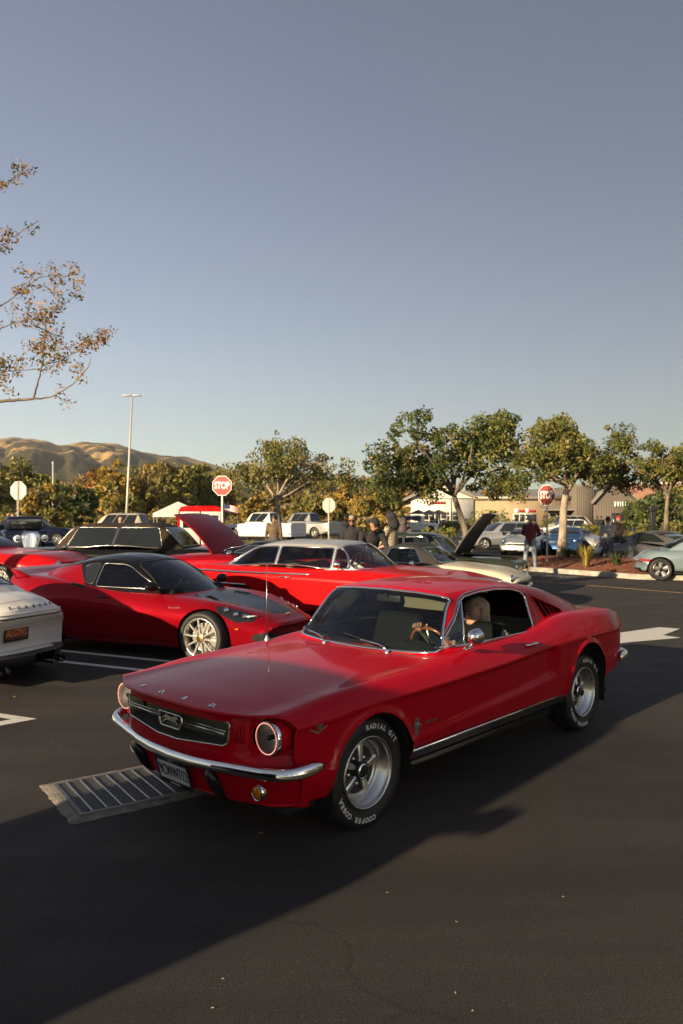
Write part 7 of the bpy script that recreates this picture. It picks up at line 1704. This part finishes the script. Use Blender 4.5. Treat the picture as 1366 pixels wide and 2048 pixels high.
def shops():
    # white unit
    X0, X1 = bx_(822), bx_(947); t = thing('white_shop', 'white single-storey shop with glazed front and overhanging eaves', 'building', ((X0+X1)/2, DB, 0)); ox = t.location.x
    L_ = lambda x: x-ox
    quad_part('wall', L_(X0), L_(X1), 0, bz_(998), 0, 12, 'wall_white', t)
    g = bmesh.new(); zt = bz_(997); ap = bz_(968); a = [(L_(X0)-1.0, zt-.35), (L_(bx_(880)), ap), (L_(X1)+.1, zt+.1), (L_(X1)+.1, zt+.25), (L_(bx_(880)), ap+.22), (L_(X0)-1.0, zt-.15)]; prism(g, a, -.6, 12.3, 'y'); fix_normals(g); bm_obj('roof', g, M['roof_metal'], t, smooth=False)
    g = bmesh.new(); prism(g, [(L_(X0), zt), (L_(bx_(880)), ap), (L_(X1), zt+.05)], .01, .3, 'y'); fix_normals(g); bm_obj('gable', g, M['wall_white'], t, smooth=False)
    quad_part('timber_porch', L_(X0)-1.3, L_(X0)-.02, 0, bz_(1012), .8, 6, 'timber', t)
    storefront(t, L_(bx_(846)), L_(bx_(917)), .25, bz_(1024), 0, 6, 2, door=3)
    for k, px in enumerate((862, 868, 874, 880, 886)): quad_part('sign_letter', L_(bx_(px)), L_(bx_(px+4)), bz_(1008), bz_(1003), -.12, -.02, 'sign_red', t)
    for px in (826, 832, 926, 932): g = bmesh.new(); lathe(g, [(0, .04), (.1, .12), (.16, .13)], 10, 'z', (L_(bx_(px)), -.25, bz_(1041))); tube(g, [(L_(bx_(px)), 0, bz_(1036)), (L_(bx_(px)), -.25, bz_(1038))], .025, 5); bm_obj('wall_lamp', g, M['trim_black'], t)
    quad_part('downpipe', L_(bx_(899)), L_(bx_(902)), 0, bz_(998), -.12, -.03, 'frame_pale', t)
    for px in (830, 851, 869):
        u = thing('patio_umbrella', 'dark folded-out patio umbrella before the white shop', 'umbrella', (bx_(px), DB-4, 0), 0, 'patio umbrellas'); g = bmesh.new(); lathe(g, [(1.95, 1.3), (2.45, .05)], 8, 'z'); bm_obj('canopy', g, M['trim_black'], u); strip('pole', [(0, 0, 0), (0, 0, 2.45)], .03, 'galv', u)
    # tan unit
    X0, X1 = bx_(947), bx_(1142); t = thing('tan_shop', 'tan shop unit with metal roof, awning and glazed bays', 'building', ((X0+X1)/2, DB, 0)); ox = t.location.x
    quad_part('wall', L_(X0)+.01, L_(X1), 0, bz_(999), .25, 12, 'wall_tan', t); quad_part('fascia', L_(X0)+.01, L_(X1), bz_(999)-.0, bz_(992), -.15, .6, 'roof_metal', t)
    g = bmesh.new(); prism(g, [(-.2, bz_(992)), (6, bz_(975)), (12, bz_(992))], L_(X0)+.01, L_(X1), 'x'); fix_normals(g); bm_obj('roof', g, M['roof_metal'], t, smooth=False)
    storefront(t, L_(bx_(962)), L_(bx_(997)), .1, bz_(1028), .25, 3, 2, door=1); storefront(t, L_(bx_(1028)), L_(bx_(1074)), .1, bz_(1028), .25, 4, 2, door=2); storefront(t, L_(bx_(1100)), L_(bx_(1156)), .1, bz_(1028), .22, 4, 2, door=2)
    for px, c, w_ in ((978, 'leaf_orange', 3), (983, 'leaf_green', 8)): quad_part('sign_panel', L_(bx_(px)), L_(bx_(px+w_)), bz_(1026), bz_(1021), .1, .24, c, t)
    for px in (1034, 1055):
        g = bmesh.new(); lathe(g, [(-.02, .28), (-.06, .28), (-.06, .001)], 20, 'y', (L_(bx_(px)), .24, bz_(1021.5))); bm_obj('sign_disc', g, M['sign_white'], t)
    for px in (1040, 1044, 1048, 1060, 1064, 1068): quad_part('sign_letter', L_(bx_(px)), L_(bx_(px+3)), bz_(1024), bz_(1019.5), .12, .24, 'sign_red', t)
    g = bmesh.new(); prism(g, [(-1.5, bz_(1019)), (.2, bz_(1010)), (.2, bz_(1012)), (-1.5, bz_(1021))], L_(bx_(1076)), L_(bx_(1172)), 'x'); fix_normals(g); aw = bm_obj('awning', g, M['roof_metal'], t, smooth=False)
    for px in np.arange(1078, 1172, 6): strip('seam', [(L_(bx_(px)), -1.5, bz_(1018.6)), (L_(bx_(px)), .15, bz_(1009.6))], .03, 'roof_metal', aw)
    for px in (1086, 1168): strip('bracket', [(L_(bx_(px)), .2, bz_(1034)), (L_(bx_(px)), -1.2, bz_(1021))], .09, 'timber', aw)
    # grey gabled wing standing forward
    X0, X1 = bx_(1142), bx_(1262); t = thing('grey_shop', 'grey-brown gabled shop wing with vertical siding and white sign', 'building', ((X0+X1)/2, DB-2, 0)); ox = t.location.x
    quad_part('tall_wall', L_(X0)+.02, L_(bx_(1178)), 0, bz_(972), .3, 12, 'wall_grey', t); quad_part('wall', L_(bx_(1178)), L_(X1), 0, bz_(1005), 0, 12, 'wall_grey', t)
    g = bmesh.new(); prism(g, [(L_(bx_(1178)), bz_(1005)), (L_(bx_(1212)), bz_(968)), (L_(X1), bz_(1005))], .01, 11.9, 'y'); fix_normals(g); bm_obj('gable', g, M['wall_grey'], t, smooth=False)
    for a, b in (((1172, 1008), (1212, 963)), ((1212, 963), (1268, 1008))):
        g = bmesh.new(); prism(g, [(L_(bx_(a[0])), bz_(a[1])), (L_(bx_(b[0])), bz_(b[1])), (L_(bx_(b[0])), bz_(b[1])+.25), (L_(bx_(a[0])), bz_(a[1])+.25)], -.5, 12.2, 'y'); fix_normals(g); bm_obj('roof_slope', g, M['roof_metal'], t, smooth=False)
    for px in np.arange(1144, 1178, 4): quad_part('batten', L_(bx_(px))+.05, L_(bx_(px))+.11, .1, bz_(974), .262, .298, 'wall_grey', t)
    for px in np.arange(1180, 1261, 5): quad_part('batten', L_(bx_(px)), L_(bx_(px))+.06, .1, bz_(1006), -.038, -.002, 'wall_grey', t)
    storefront(t, L_(bx_(1212)), L_(bx_(1244)), .2, bz_(1028), -.04, 3, 1, 'trim_black')
    for px, w_ in ((1216, 5), (1222, 4), (1227, 3), (1231, 4), (1237, 3), (1241, 4)): quad_part('sign_letter', L_(bx_(px)), L_(bx_(px+w_-1)), bz_(1014), bz_(1004), -.16, -.045, 'sign_white', t)
    # red-brown store behind
    t = thing('brick_store', 'red-brown store building beyond the grey shop wing', 'building', (bx_(1330)*1.3, DB*1.3, 0)); quad_part('wall', -10, 30, 0, 6.5, 0, 14, 'brick_red', t); quad_part('parapet', -10.2, 30.2, 6.5, 7.0, -.2, 14.2, 'roof_metal', t)
    for k in range(6): quad_part('window', -8+k*4, -5.6+k*4, .6, 2.8, -.06, -.01, 'shop_glass', t)
    # dark post box column by the shops
    c = AT(1215+90, 1031, 55); t = thing('sign_column', 'dark square column with sloping cap before the shops', 'column', (c.x, c.y, 0)); quad_part('shaft', -.17, .17, 0, 2.1, -.17, .17, 'trim_black', t, .02); quad_part('cap', -.26, .26, 2.1, 2.5, -.26, .26, 'trim_black', t, .05)
shops()
# ------------------------------------------------------------------ people
principled('skin', (.42, .235, .155), .55); principled('skin_tan', (.34, .17, .10), .55); principled('denim_light', (.22, .27, .33), .85); principled('denim_dark', (.05, .06, .085), .85); principled('charcoal_cloth', (.018, .018, .02), .9); principled('grey_cloth', (.30, .30, .31), .9); principled('dark_blue_cloth', (.025, .03, .045), .9); principled('brown_cloth', (.11, .075, .045), .9); principled('mauve_cloth', (.085, .065, .07), .9); principled('shoe', (.30, .24, .18), .8); principled('shoe_dark', (.02, .02, .02), .7); principled('hair_grey', (.30, .28, .25), .6); principled('hair_dark', (.02, .015, .012), .6); principled('hair_blond', (.36, .28, .18), .5); principled('red_cloth', (.40, .02, .02), .85); principled('eye', (.01, .01, .01), .2); principled('lip', (.30, .10, .08), .5); principled('sage_cloth', (.13, .15, .12), .9)
for nm in ('denim_light', 'charcoal_cloth', 'grey_cloth', 'brown_cloth', 'mauve_cloth', 'dark_blue_cloth', 'sage_cloth', 'denim_dark'):
    c = M[nm].node_tree.nodes['Principled BSDF'].inputs['Base Color'].default_value[:3]; noise_col(M[nm], tuple(v*.7 for v in c), tuple(v*1.2 for v in c), 9, 5, bump=.25, bscale=40)
def check_mat(name, c1, c2, sc, mode='checker'):
    m = principled(name, c1, .9); N, L, b = nodes(m); tc = N.new('ShaderNodeTexCoord')
    if mode == 'checker':
        ck = N.new('ShaderNodeTexChecker'); ck.inputs['Scale'].default_value = sc; ck.inputs[1].default_value = (*c1, 1); ck.inputs[2].default_value = (*c2, 1); mp = N.new('ShaderNodeMapping'); mp.inputs['Rotation'].default_value = (0, 0, .6); mp.inputs['Location'].default_value = (.013, .017, .011); L.new(tc.outputs['Object'], mp.inputs[0]); L.new(mp.outputs[0], ck.inputs[0]); L.new(ck.outputs[0], b.inputs[0])
    else:
        prev = None
        for ax in ('Y', 'Z'):
            w = N.new('ShaderNodeTexWave'); w.bands_direction = ax; w.inputs['Scale'].default_value = sc; w.inputs['Distortion'].default_value = .3; L.new(tc.outputs['Object'], w.inputs[0]); prev = (prev, w.outputs['Fac']) if prev is None else (prev[1], w.outputs['Fac'])
        ad = N.new('ShaderNodeMath'); ad.operation = 'MULTIPLY'; L.new(prev[0], ad.inputs[0]); L.new(prev[1], ad.inputs[1]); rp = N.new('ShaderNodeValToRGB'); rp.color_ramp.elements[0].position = .12; rp.color_ramp.elements[1].position = .42; rp.color_ramp.elements[0].color = (*c1, 1); rp.color_ramp.elements[1].color = (*c2, 1); L.new(ad.outputs[0], rp.inputs[0]); L.new(rp.outputs[0], b.inputs[0])
check_mat('plaid_red', (.035, .010, .014), (.26, .025, .035), 4.2, 'plaid'); check_mat('check_cream', (.016, .015, .014), (.50, .42, .27), 34)
def capsule(bm, a, b, r0, r1, sx=1.0, n=12):
    """tapered limb piece with round ends; sx widens it sideways (y)"""
    a, b = Vector(a), Vector(b); d = b-a; L_ = max(d.length, 1e-4); q = d.to_track_quat('Z', 'X').to_matrix(); prof = []
    for k in range(5): t = -math.pi/2+math.pi/2*k/4; prof.append((r0*math.sin(t), r0*math.cos(t)))
    for k in range(5): t = math.pi/2*k/4; prof.append((L_+r1*math.sin(t), r1*math.cos(t)))
    rings = []
    for h, r in prof:
        ring = []
        for k in range(n):
            v = q @ Vector((max(r, .0005)*math.cos(2*math.pi*k/n), max(r, .0005)*math.sin(2*math.pi*k/n), h)); v.y *= sx if abs(d.z) > .5*L_ else 1; ring.append(bm.verts.new(a*1.0+v if sx == 1 else Vector((a.x+v.x, a.y+v.y, a.z+v.z))))
        rings.append(ring)
    for A, B in zip(rings, rings[1:]):
        for k in range(n): bm.faces.new((A[k], A[(k+1) % n], B[(k+1) % n], B[k]))
    bm.faces.new(rings[0][::-1]); bm.faces.new(rings[-1])
def fuse(bm, voxel):
    me = bpy.data.meshes.new('tmp'); bm.to_mesh(me); o = bpy.data.objects.new('tmp', me); COL.objects.link(o)
    md = o.modifiers.new('r', 'REMESH'); md.mode = 'VOXEL'; md.voxel_size = voxel; sm = o.modifiers.new('s', 'SMOOTH'); sm.factor = .5; sm.iterations = 3
    dg = bpy.context.evaluated_depsgraph_get(); ev = bpy.data.meshes.new_from_object(o.evaluated_get(dg)); bpy.data.objects.remove(o); bpy.data.meshes.remove(me); return ev
def person(label, loc, deg, J, mats, H=1.75, voxel=.02, hair=None, hat=None, glasses=False, mask=False, hood=None, name='person', parent=None, bald=False, group=None, beard=False):
    """J: overrides of joint positions (m, facing +x, feet at 0) for a 1.75 m figure; mats: top, legs, shoes, skin"""
    P = dict(pelvis=(0, 0, .95), waist=(0, 0, 1.08), chest=(0, 0, 1.30), neck=(0, 0, 1.46), head=(.02, 0, 1.62),
             shL=(0, .19, 1.42), shR=(0, -.19, 1.42), elL=(-.03, .25, 1.14), elR=(-.03, -.25, 1.14), wrL=(.05, .26, .90), wrR=(.05, -.26, .90), haL=(.08, .26, .82), haR=(.08, -.26, .82),
             hiL=(0, .09, .92), hiR=(0, -.09, .92), knL=(.02, .10, .50), knR=(.02, -.10, .50), anL=(-.02, .11, .08), anR=(-.02, -.11, .08), toL=(.17, .13, .035), toR=(.17, -.13, .035))
    P.update(J); P = {k: Vector(v) for k, v in P.items()}; k_ = H/1.75
    seg = [('pelvis', 'waist', .135, .125, 1.25, 'legs' if mats.get('short') else 'top'), ('waist', 'chest', .125, .135, 1.35, 'top'), ('chest', 'neck', .13, .06, 1.2, 'top'), ('chest', 'shL', .10, .07, 1, 'top'), ('chest', 'shR', .10, .07, 1, 'top'), ('neck', 'head', .058, .06, 1, 'skin')]
    for s in 'LR': seg += [('sh'+s, 'el'+s, .068, .050, 1, 'top'), ('el'+s, 'wr'+s, .050, .036, 1, 'top'), ('wr'+s, 'ha'+s, .032, .036, 1, 'skin'), ('pelvis', 'hi'+s, .12, .11, 1, 'legs'), ('hi'+s, 'kn'+s, .100, .068, 1, 'legs'), ('kn'+s, 'an'+s, .066, .050, 1, 'legs'), ('an'+s, 'to'+s, .045, .035, 1, 'shoes')]
    bm = bmesh.new()
    for a, b, r0, r1, sx, m in seg: capsule(bm, P[a], P[b], r0, r1, sx)
    hd = P['head']; fw = Vector(J.get('look', (1, 0, 0))).normalized(); sdv = Vector((-fw.y, fw.x, 0)).normalized(); up = fw.cross(sdv)
    mh = Matrix.Translation(hd) @ Matrix(((fw.x, sdv.x, up.x, 0), (fw.y, sdv.y, up.y, 0), (fw.z, sdv.z, up.z, 0), (0, 0, 0, 1)))
    bmesh.ops.create_uvsphere(bm, u_segments=16, v_segments=10, radius=1, matrix=mh @ Matrix.Translation((-.005, 0, .025)) @ Matrix.Diagonal((.097, .078, .105, 1)))
    bmesh.ops.create_uvsphere(bm, u_segments=12, v_segments=8, radius=1, matrix=mh @ Matrix.Translation((.03, 0, -.05)) @ Matrix.Diagonal((.062, .058, .068, 1)))
    capsule(bm, mh @ Vector((.092, 0, .02)), mh @ Vector((.112, 0, -.012)), .010, .015)
    for s in (1, -1): bmesh.ops.create_uvsphere(bm, u_segments=8, v_segments=6, radius=1, matrix=mh @ Matrix.Translation((-.005, s*.08, 0)) @ Matrix.Diagonal((.022, .012, .032, 1)))
    me = fuse(bm, voxel); bm.free()
    bm = bmesh.new(); bm.from_mesh(me); bpy.data.meshes.remove(me)
    order = ['top', 'legs', 'shoes', 'skin']; A = np.array([P[s[0]] for s in seg]+[tuple(mh @ Vector((0, 0, 0)))]); B = np.array([P[s[1]] for s in seg]+[tuple(mh @ Vector((.02, 0, .05)))]); RR = np.array([(s[2]+s[3])/2 for s in seg]+[.11]); MI = [order.index(s[5]) for s in seg]+[3]
    for f in bm.faces:
        c = np.array(f.calc_center_median()); ab = B-A; t = np.clip(((c-A)*ab).sum(1)/(ab*ab).sum(1), 0, 1); dd = np.linalg.norm(A+ab*t[:, None]-c, axis=1)-RR; f.material_index = MI[int(np.argmin(dd))]
    # fingers: four and a thumb, slightly curled
    nb = len(bm.verts)
    for s in 'LR':
        h, w = P['ha'+s], P['wr'+s]; d = (h-w).normalized(); sv = Vector(J.get('palm'+s, (1, 0, 0))); sv = (sv-d*sv.dot(d)).normalized(); nv = d.cross(sv); n0 = len(bm.faces)
        for q, ln in ((-.027, .062), (-.009, .074), (.009, .070), (.026, .055)):
            a = h+sv*q+d*.018; b = a+d*ln*.55+nv*.006; c = b+d*ln*.35+nv*.024*(1 if s == 'L' else -1); capsule(bm, a, b, .0095, .0088, n=8); capsule(bm, b, c, .0088, .0075, n=8)
        a = h+sv*.03-d*.02; capsule(bm, a, a+sv*.028+d*.03, .011, .0095, n=8); bm.faces.ensure_lookup_table()
        for f in bm.faces[n0:]: f.material_index = 3
    t = bm_obj(name, bm, [M[mats['top']], M[mats['legs']], M[mats['shoes']], M[mats['skin']]]); t.location = loc; t.rotation_euler = (0, 0, R(deg)); t.scale = (k_, k_, k_); tag(t, label, 'person', group)
    def kid(nm, g, mat): return bm_obj(nm, g, M[mat], t)
    if not hood:
        for s in (1, -1):
            g = bmesh.new(); bmesh.ops.create_uvsphere(g, u_segments=8, v_segments=6, radius=1, matrix=mh @ Matrix.Translation((.087, s*.033, .022)) @ Matrix.Diagonal((.006, .011, .005, 1))); kid('eye', g, 'eye')
        g = bmesh.new(); capsule(g, mh @ Vector((.083, -.018, -.052)), mh @ Vector((.083, .018, -.052)), .005, .005, n=8); kid('mouth', g, 'lip')
        for s in (1, -1): g = bmesh.new(); capsule(g, mh @ Vector((.088, s*.018, .045)), mh @ Vector((.080, s*.05, .045)), .0035, .002, n=6); kid('brow', g, hair or 'hair_dark')
    if hair:
        g = bmesh.new(); bmesh.ops.create_uvsphere(g, u_segments=20, v_segments=12, radius=1, matrix=mh @ Matrix.Translation((-.018, 0, .035)) @ Matrix.Diagonal((.098, .088, .108, 1)))
        bmesh.ops.delete(g, geom=[v for v in g.verts if (mh.inverted() @ v.co).x > .035 and (mh.inverted() @ v.co).z < .085 or (mh.inverted() @ v.co).z < -.03], context='VERTS')
        for v in g.verts: v.co += Vector((random.uniform(-1, 1), random.uniform(-1, 1), random.uniform(-1, 1)))*.004
        kid('hair', g, hair)
    if hat == 'cap':
        g = bmesh.new(); bmesh.ops.create_uvsphere(g, u_segments=20, v_segments=12, radius=1, matrix=mh @ Matrix.Translation((-.01, 0, .05)) @ Matrix.Diagonal((.112, .096, .10, 1))); bmesh.ops.delete(g, geom=[v for v in g.verts if (mh.inverted() @ v.co).z < .045], context='VERTS')
        rows = []
        for t_ in (0, .5, 1): rows.append([g.verts.new(mh @ Vector((.085*math.cos(a)+.02+.075*t_*math.cos(a), .085*math.sin(a)*(1-.1*t_), .055-.018*t_-.02*abs(math.sin(a))*t_))) for a in np.linspace(-1.05, 1.05, 11)])
        for A_, B_ in zip(rows, rows[1:]):
            for q in range(10): g.faces.new((A_[q], A_[q+1], B_[q+1], B_[q]))
        bmesh.ops.solidify(g, geom=g.faces[:], thickness=.006); kid('cap', g, J.get('cap', 'charcoal_cloth'))
    if hat == 'beanie':
        g = bmesh.new(); bmesh.ops.create_uvsphere(g, u_segments=20, v_segments=12, radius=1, matrix=mh @ Matrix.Translation((-.01, 0, .05)) @ Matrix.Diagonal((.112, .096, .115, 1))); bmesh.ops.delete(g, geom=[v for v in g.verts if (mh.inverted() @ v.co).z < .03], context='VERTS'); kid('beanie', g, J.get('cap', 'red_cloth'))
    if hood:
        g = bmesh.new(); bmesh.ops.create_uvsphere(g, u_segments=20, v_segments=14, radius=1, matrix=mh @ Matrix.Translation((-.02, 0, .015)) @ Matrix.Diagonal((.128, .108, .145, 1))); bmesh.ops.delete(g, geom=[v for v in g.verts if (mh.inverted() @ v.co).x > .075], context='VERTS')
        capsule(g, mh @ Vector((-.04, 0, -.08)), mh @ Vector((-.03, 0, -.13)), .105, .12); kid('hood', g, hood)
    if glasses:
        g = bmesh.new()
        for s in (1, -1): box(g, (.088, min(s*.008, s*.062), -.002), (.098, max(s*.008, s*.062), .038), mh, .004); capsule(g, mh @ Vector((.088, s*.062, .028)), mh @ Vector((-.02, s*.082, .022)), .003, .003, n=6)
        kid('sunglasses', g, 'eye')
    return t
def gp(px, d): 
    v = AT(px, 1031, d); v.z = gz(v.x, v.y); return v
person('man in red plaid shirt and light jeans seen from behind, standing at the kerb', (6.12, 24.55, 0), 62, dict(elL=(.10, .27, 1.17), elR=(.10, -.27, 1.17), wrL=(.27, .16, 1.10), wrR=(.27, -.14, 1.10), haL=(.33, .12, 1.10), haR=(.33, -.10, 1.10), anL=(-.05, .19, .08), knL=(.0, .15, .5), toL=(.12, .22, .035), knR=(.03, -.12, .5), anR=(.0, -.15, .08), toR=(.18, -.19, .035)), dict(top='plaid_red', legs='denim_light', shoes='shoe', skin='skin'), 1.80, hair='hair_grey')
person('man in black cap and sunglasses leaning over the red hardtop', gp(740, 15.6), 285, dict(chest=(.10, 0, 1.26), neck=(.20, 0, 1.40), head=(.27, 0, 1.53), shL=(.13, .20, 1.36), shR=(.13, -.20, 1.36), elL=(.24, .27, 1.10), elR=(.24, -.27, 1.10), wrL=(.45, .20, 1.02), wrR=(.45, -.18, 1.02), haL=(.53, .17, 1.0), haR=(.53, -.15, 1.0), look=(.80, .30, -.45)), dict(top='charcoal_cloth', legs='denim_dark', shoes='shoe_dark', skin='skin_tan'), 1.84, hat='cap', glasses=True)
person('grey-haired man in dark jacket and sunglasses walking towards the hardtop', gp(704, 18.6), 268, dict(head=(.04, 0, 1.61), look=(.95, -.1, -.2)), dict(top='charcoal_cloth', legs='denim_dark', shoes='shoe_dark', skin='skin_tan'), 1.82, hair='hair_grey', glasses=True)
person('person in black and cream checked jacket with dark hood up', gp(783, 16.6), 150, dict(elL=(.08, .26, 1.16), elR=(.08, -.26, 1.16), wrL=(.27, .18, 1.05), wrR=(.27, -.18, 1.05), haL=(.34, .15, 1.03), haR=(.34, -.15, 1.03), look=(.9, .1, -.35)), dict(top='check_cream', legs='denim_dark', shoes='shoe_dark', skin='skin'), 1.86, hood='charcoal_cloth')
person('person in mauve hooded top standing behind the checked jacket', gp(806, 19.0), 75, dict(), dict(top='mauve_cloth', legs='denim_dark', shoes='shoe_dark', skin='skin'), 1.74, hood='mauve_cloth')
person('person in brown jacket standing behind the pale tree trunk', gp(548, 25.5), 80, dict(look=(1, .2, -.3)), dict(top='brown_cloth', legs='denim_dark', shoes='shoe_dark', skin='skin_tan'), 1.80, hair='hair_dark')
person('man in pale grey sweatshirt beside the grey hatch coupe', gp(1216, 26.2), 50, dict(elR=(.10, -.26, 1.16), wrR=(.27, -.16, 1.14), haR=(.34, -.13, 1.14), look=(.9, -.3, -.2)), dict(top='grey_cloth', legs='denim_dark', shoes='shoe_dark', skin='skin_tan'), 1.76, hair='hair_dark')
person('person in red beanie behind the man in pale sweatshirt', gp(1237, 29.0), 250, dict(), dict(top='brown_cloth', legs='denim_dark', shoes='shoe_dark', skin='skin'), 1.78, hat='beanie')
person('bald man standing behind the vinyl-topped sedan', gp(241, 24.0), 100, dict(look=(.8, .5, 0)), dict(top='brown_cloth', legs='denim_dark', shoes='shoe_dark', skin='skin_tan'), 1.62)
person('person in a dark top beneath the grey sign back', gp(26, 30), 300, dict(), dict(top='charcoal_cloth', legs='denim_dark', shoes='shoe_dark', skin='skin_tan'), 1.75, hair='hair_dark')
for k, (px, d) in enumerate(((1194, 60), (1202, 61))): person(('person in black walking before the grey shop', 'person in dark coat walking beside another before the grey shop')[k], gp(px, d), 80, dict(), dict(top='charcoal_cloth', legs='denim_dark', shoes='shoe_dark', skin='skin_tan'), 1.75, hair='hair_dark', voxel=.03)
# the driver
def driver():
    TH = 3.95727740; org = FASTBACK.location; F = lambda x, y, z: Vector((x, y, z))
    b = Vector((-1.73, .37, -.10))
    J = {k: Vector(v) for k, v in dict(pelvis=(-.02, 0, .60), waist=(-.05, 0, .70), chest=(-.08, 0, .90), neck=(-.06, 0, 1.025), head=(-.03, 0, 1.125), shL=(-.07, .17, .975), shR=(-.07, -.17, .975), elL=(.12, .24, .82), elR=(.14, -.20, .84), wrL=(.44, .18, .94), wrR=(.50, -.115, 1.055), haL=(.50, .14, .97), haR=(.565, -.095, 1.085), hiL=(0, .09, .58), hiR=(0, -.09, .58), knL=(.45, .11, .62), knR=(.45, -.11, .62), anL=(.72, .12, .38), anR=(.72, -.12, .38), toL=(.85, .13, .40), toR=(.85, -.13, .40)).items()}
    J['look'] = Vector((1, -.28, -.10)); J['palmR'] = Vector((0, 1, .4)); J['palmL'] = Vector((0, 1, .4))
    t = person('blonde woman driving the red fastback, one hand on the wooden wheel', (0, 0, 0), 0, J, dict(top='sage_cloth', legs='denim_dark', shoes='shoe_dark', skin='skin'), 1.75, voxel=.011)
    w = Matrix.Rotation(TH, 4, 'Z') @ b; t.location = org+w; t.rotation_euler = (0, 0, TH)
    hd = J['head']; g = bmesh.new(); mats_ = []
    for k in range(300):   # shoulder-length locks
        a = random.uniform(.62, 2*math.pi-.62); r0 = random.uniform(.0, .07); ln = random.uniform(-.20, -.10); w_ = random.uniform(.86, 1.02)
        top = hd+Vector((-.012+r0*math.cos(a), r0*math.sin(a)*.85, .130-r0*.18)); m1 = hd+Vector((-.012+.104*math.cos(a)*w_, .092*math.sin(a)*w_, .045)); m2 = hd+Vector((-.022+.100*math.cos(a)*w_, .096*math.sin(a)*w_, -.055)); e = hd+Vector((-.03+.088*math.cos(a)*w_+random.uniform(-.015, .015), .098*math.sin(a)*w_+random.uniform(-.018, .018), ln))
        tube(g, resample([top, m1+Vector((0, 0, .045))*1.0, m1, m2, e], .035), lambda q: .0065*(1-.65*q), 4, caps=False)
    bmesh.ops.create_uvsphere(g, u_segments=18, v_segments=12, radius=1, matrix=Matrix.Translation(hd+Vector((-.016, 0, .036))) @ Matrix.Diagonal((.116, .097, .110, 1)))
    bmesh.ops.delete(g, geom=[v for v in g.verts if (v.co-hd).x > .045 and (v.co-hd).z < .062 and abs((v.co-hd).y) < .085], context='VERTS'); bm_obj('long_hair', g, M['hair_blond'], t)
driver()
# ------------------------------------------------------------------ air
def haze():
    bm = bmesh.new(); box(bm, (-3300, -500, -30), (3300, 3300, 460)); o = bm_obj('haze', bm, None, smooth=False); m = bpy.data.materials.new('haze_air'); m.use_nodes = True; N, L = m.node_tree.nodes, m.node_tree.links
    N.remove(N['Principled BSDF']); v = N.new('ShaderNodeVolumePrincipled'); v.inputs['Color'].default_value = (.90, .93, .97, 1); v.inputs['Density'].default_value = .00010; v.inputs['Anisotropy'].default_value = .2
    L.new(v.outputs[0], N['Material Output'].inputs['Volume']); o.data.materials.clear(); o.data.materials.append(m); tag(o, kind='stuff')
haze()
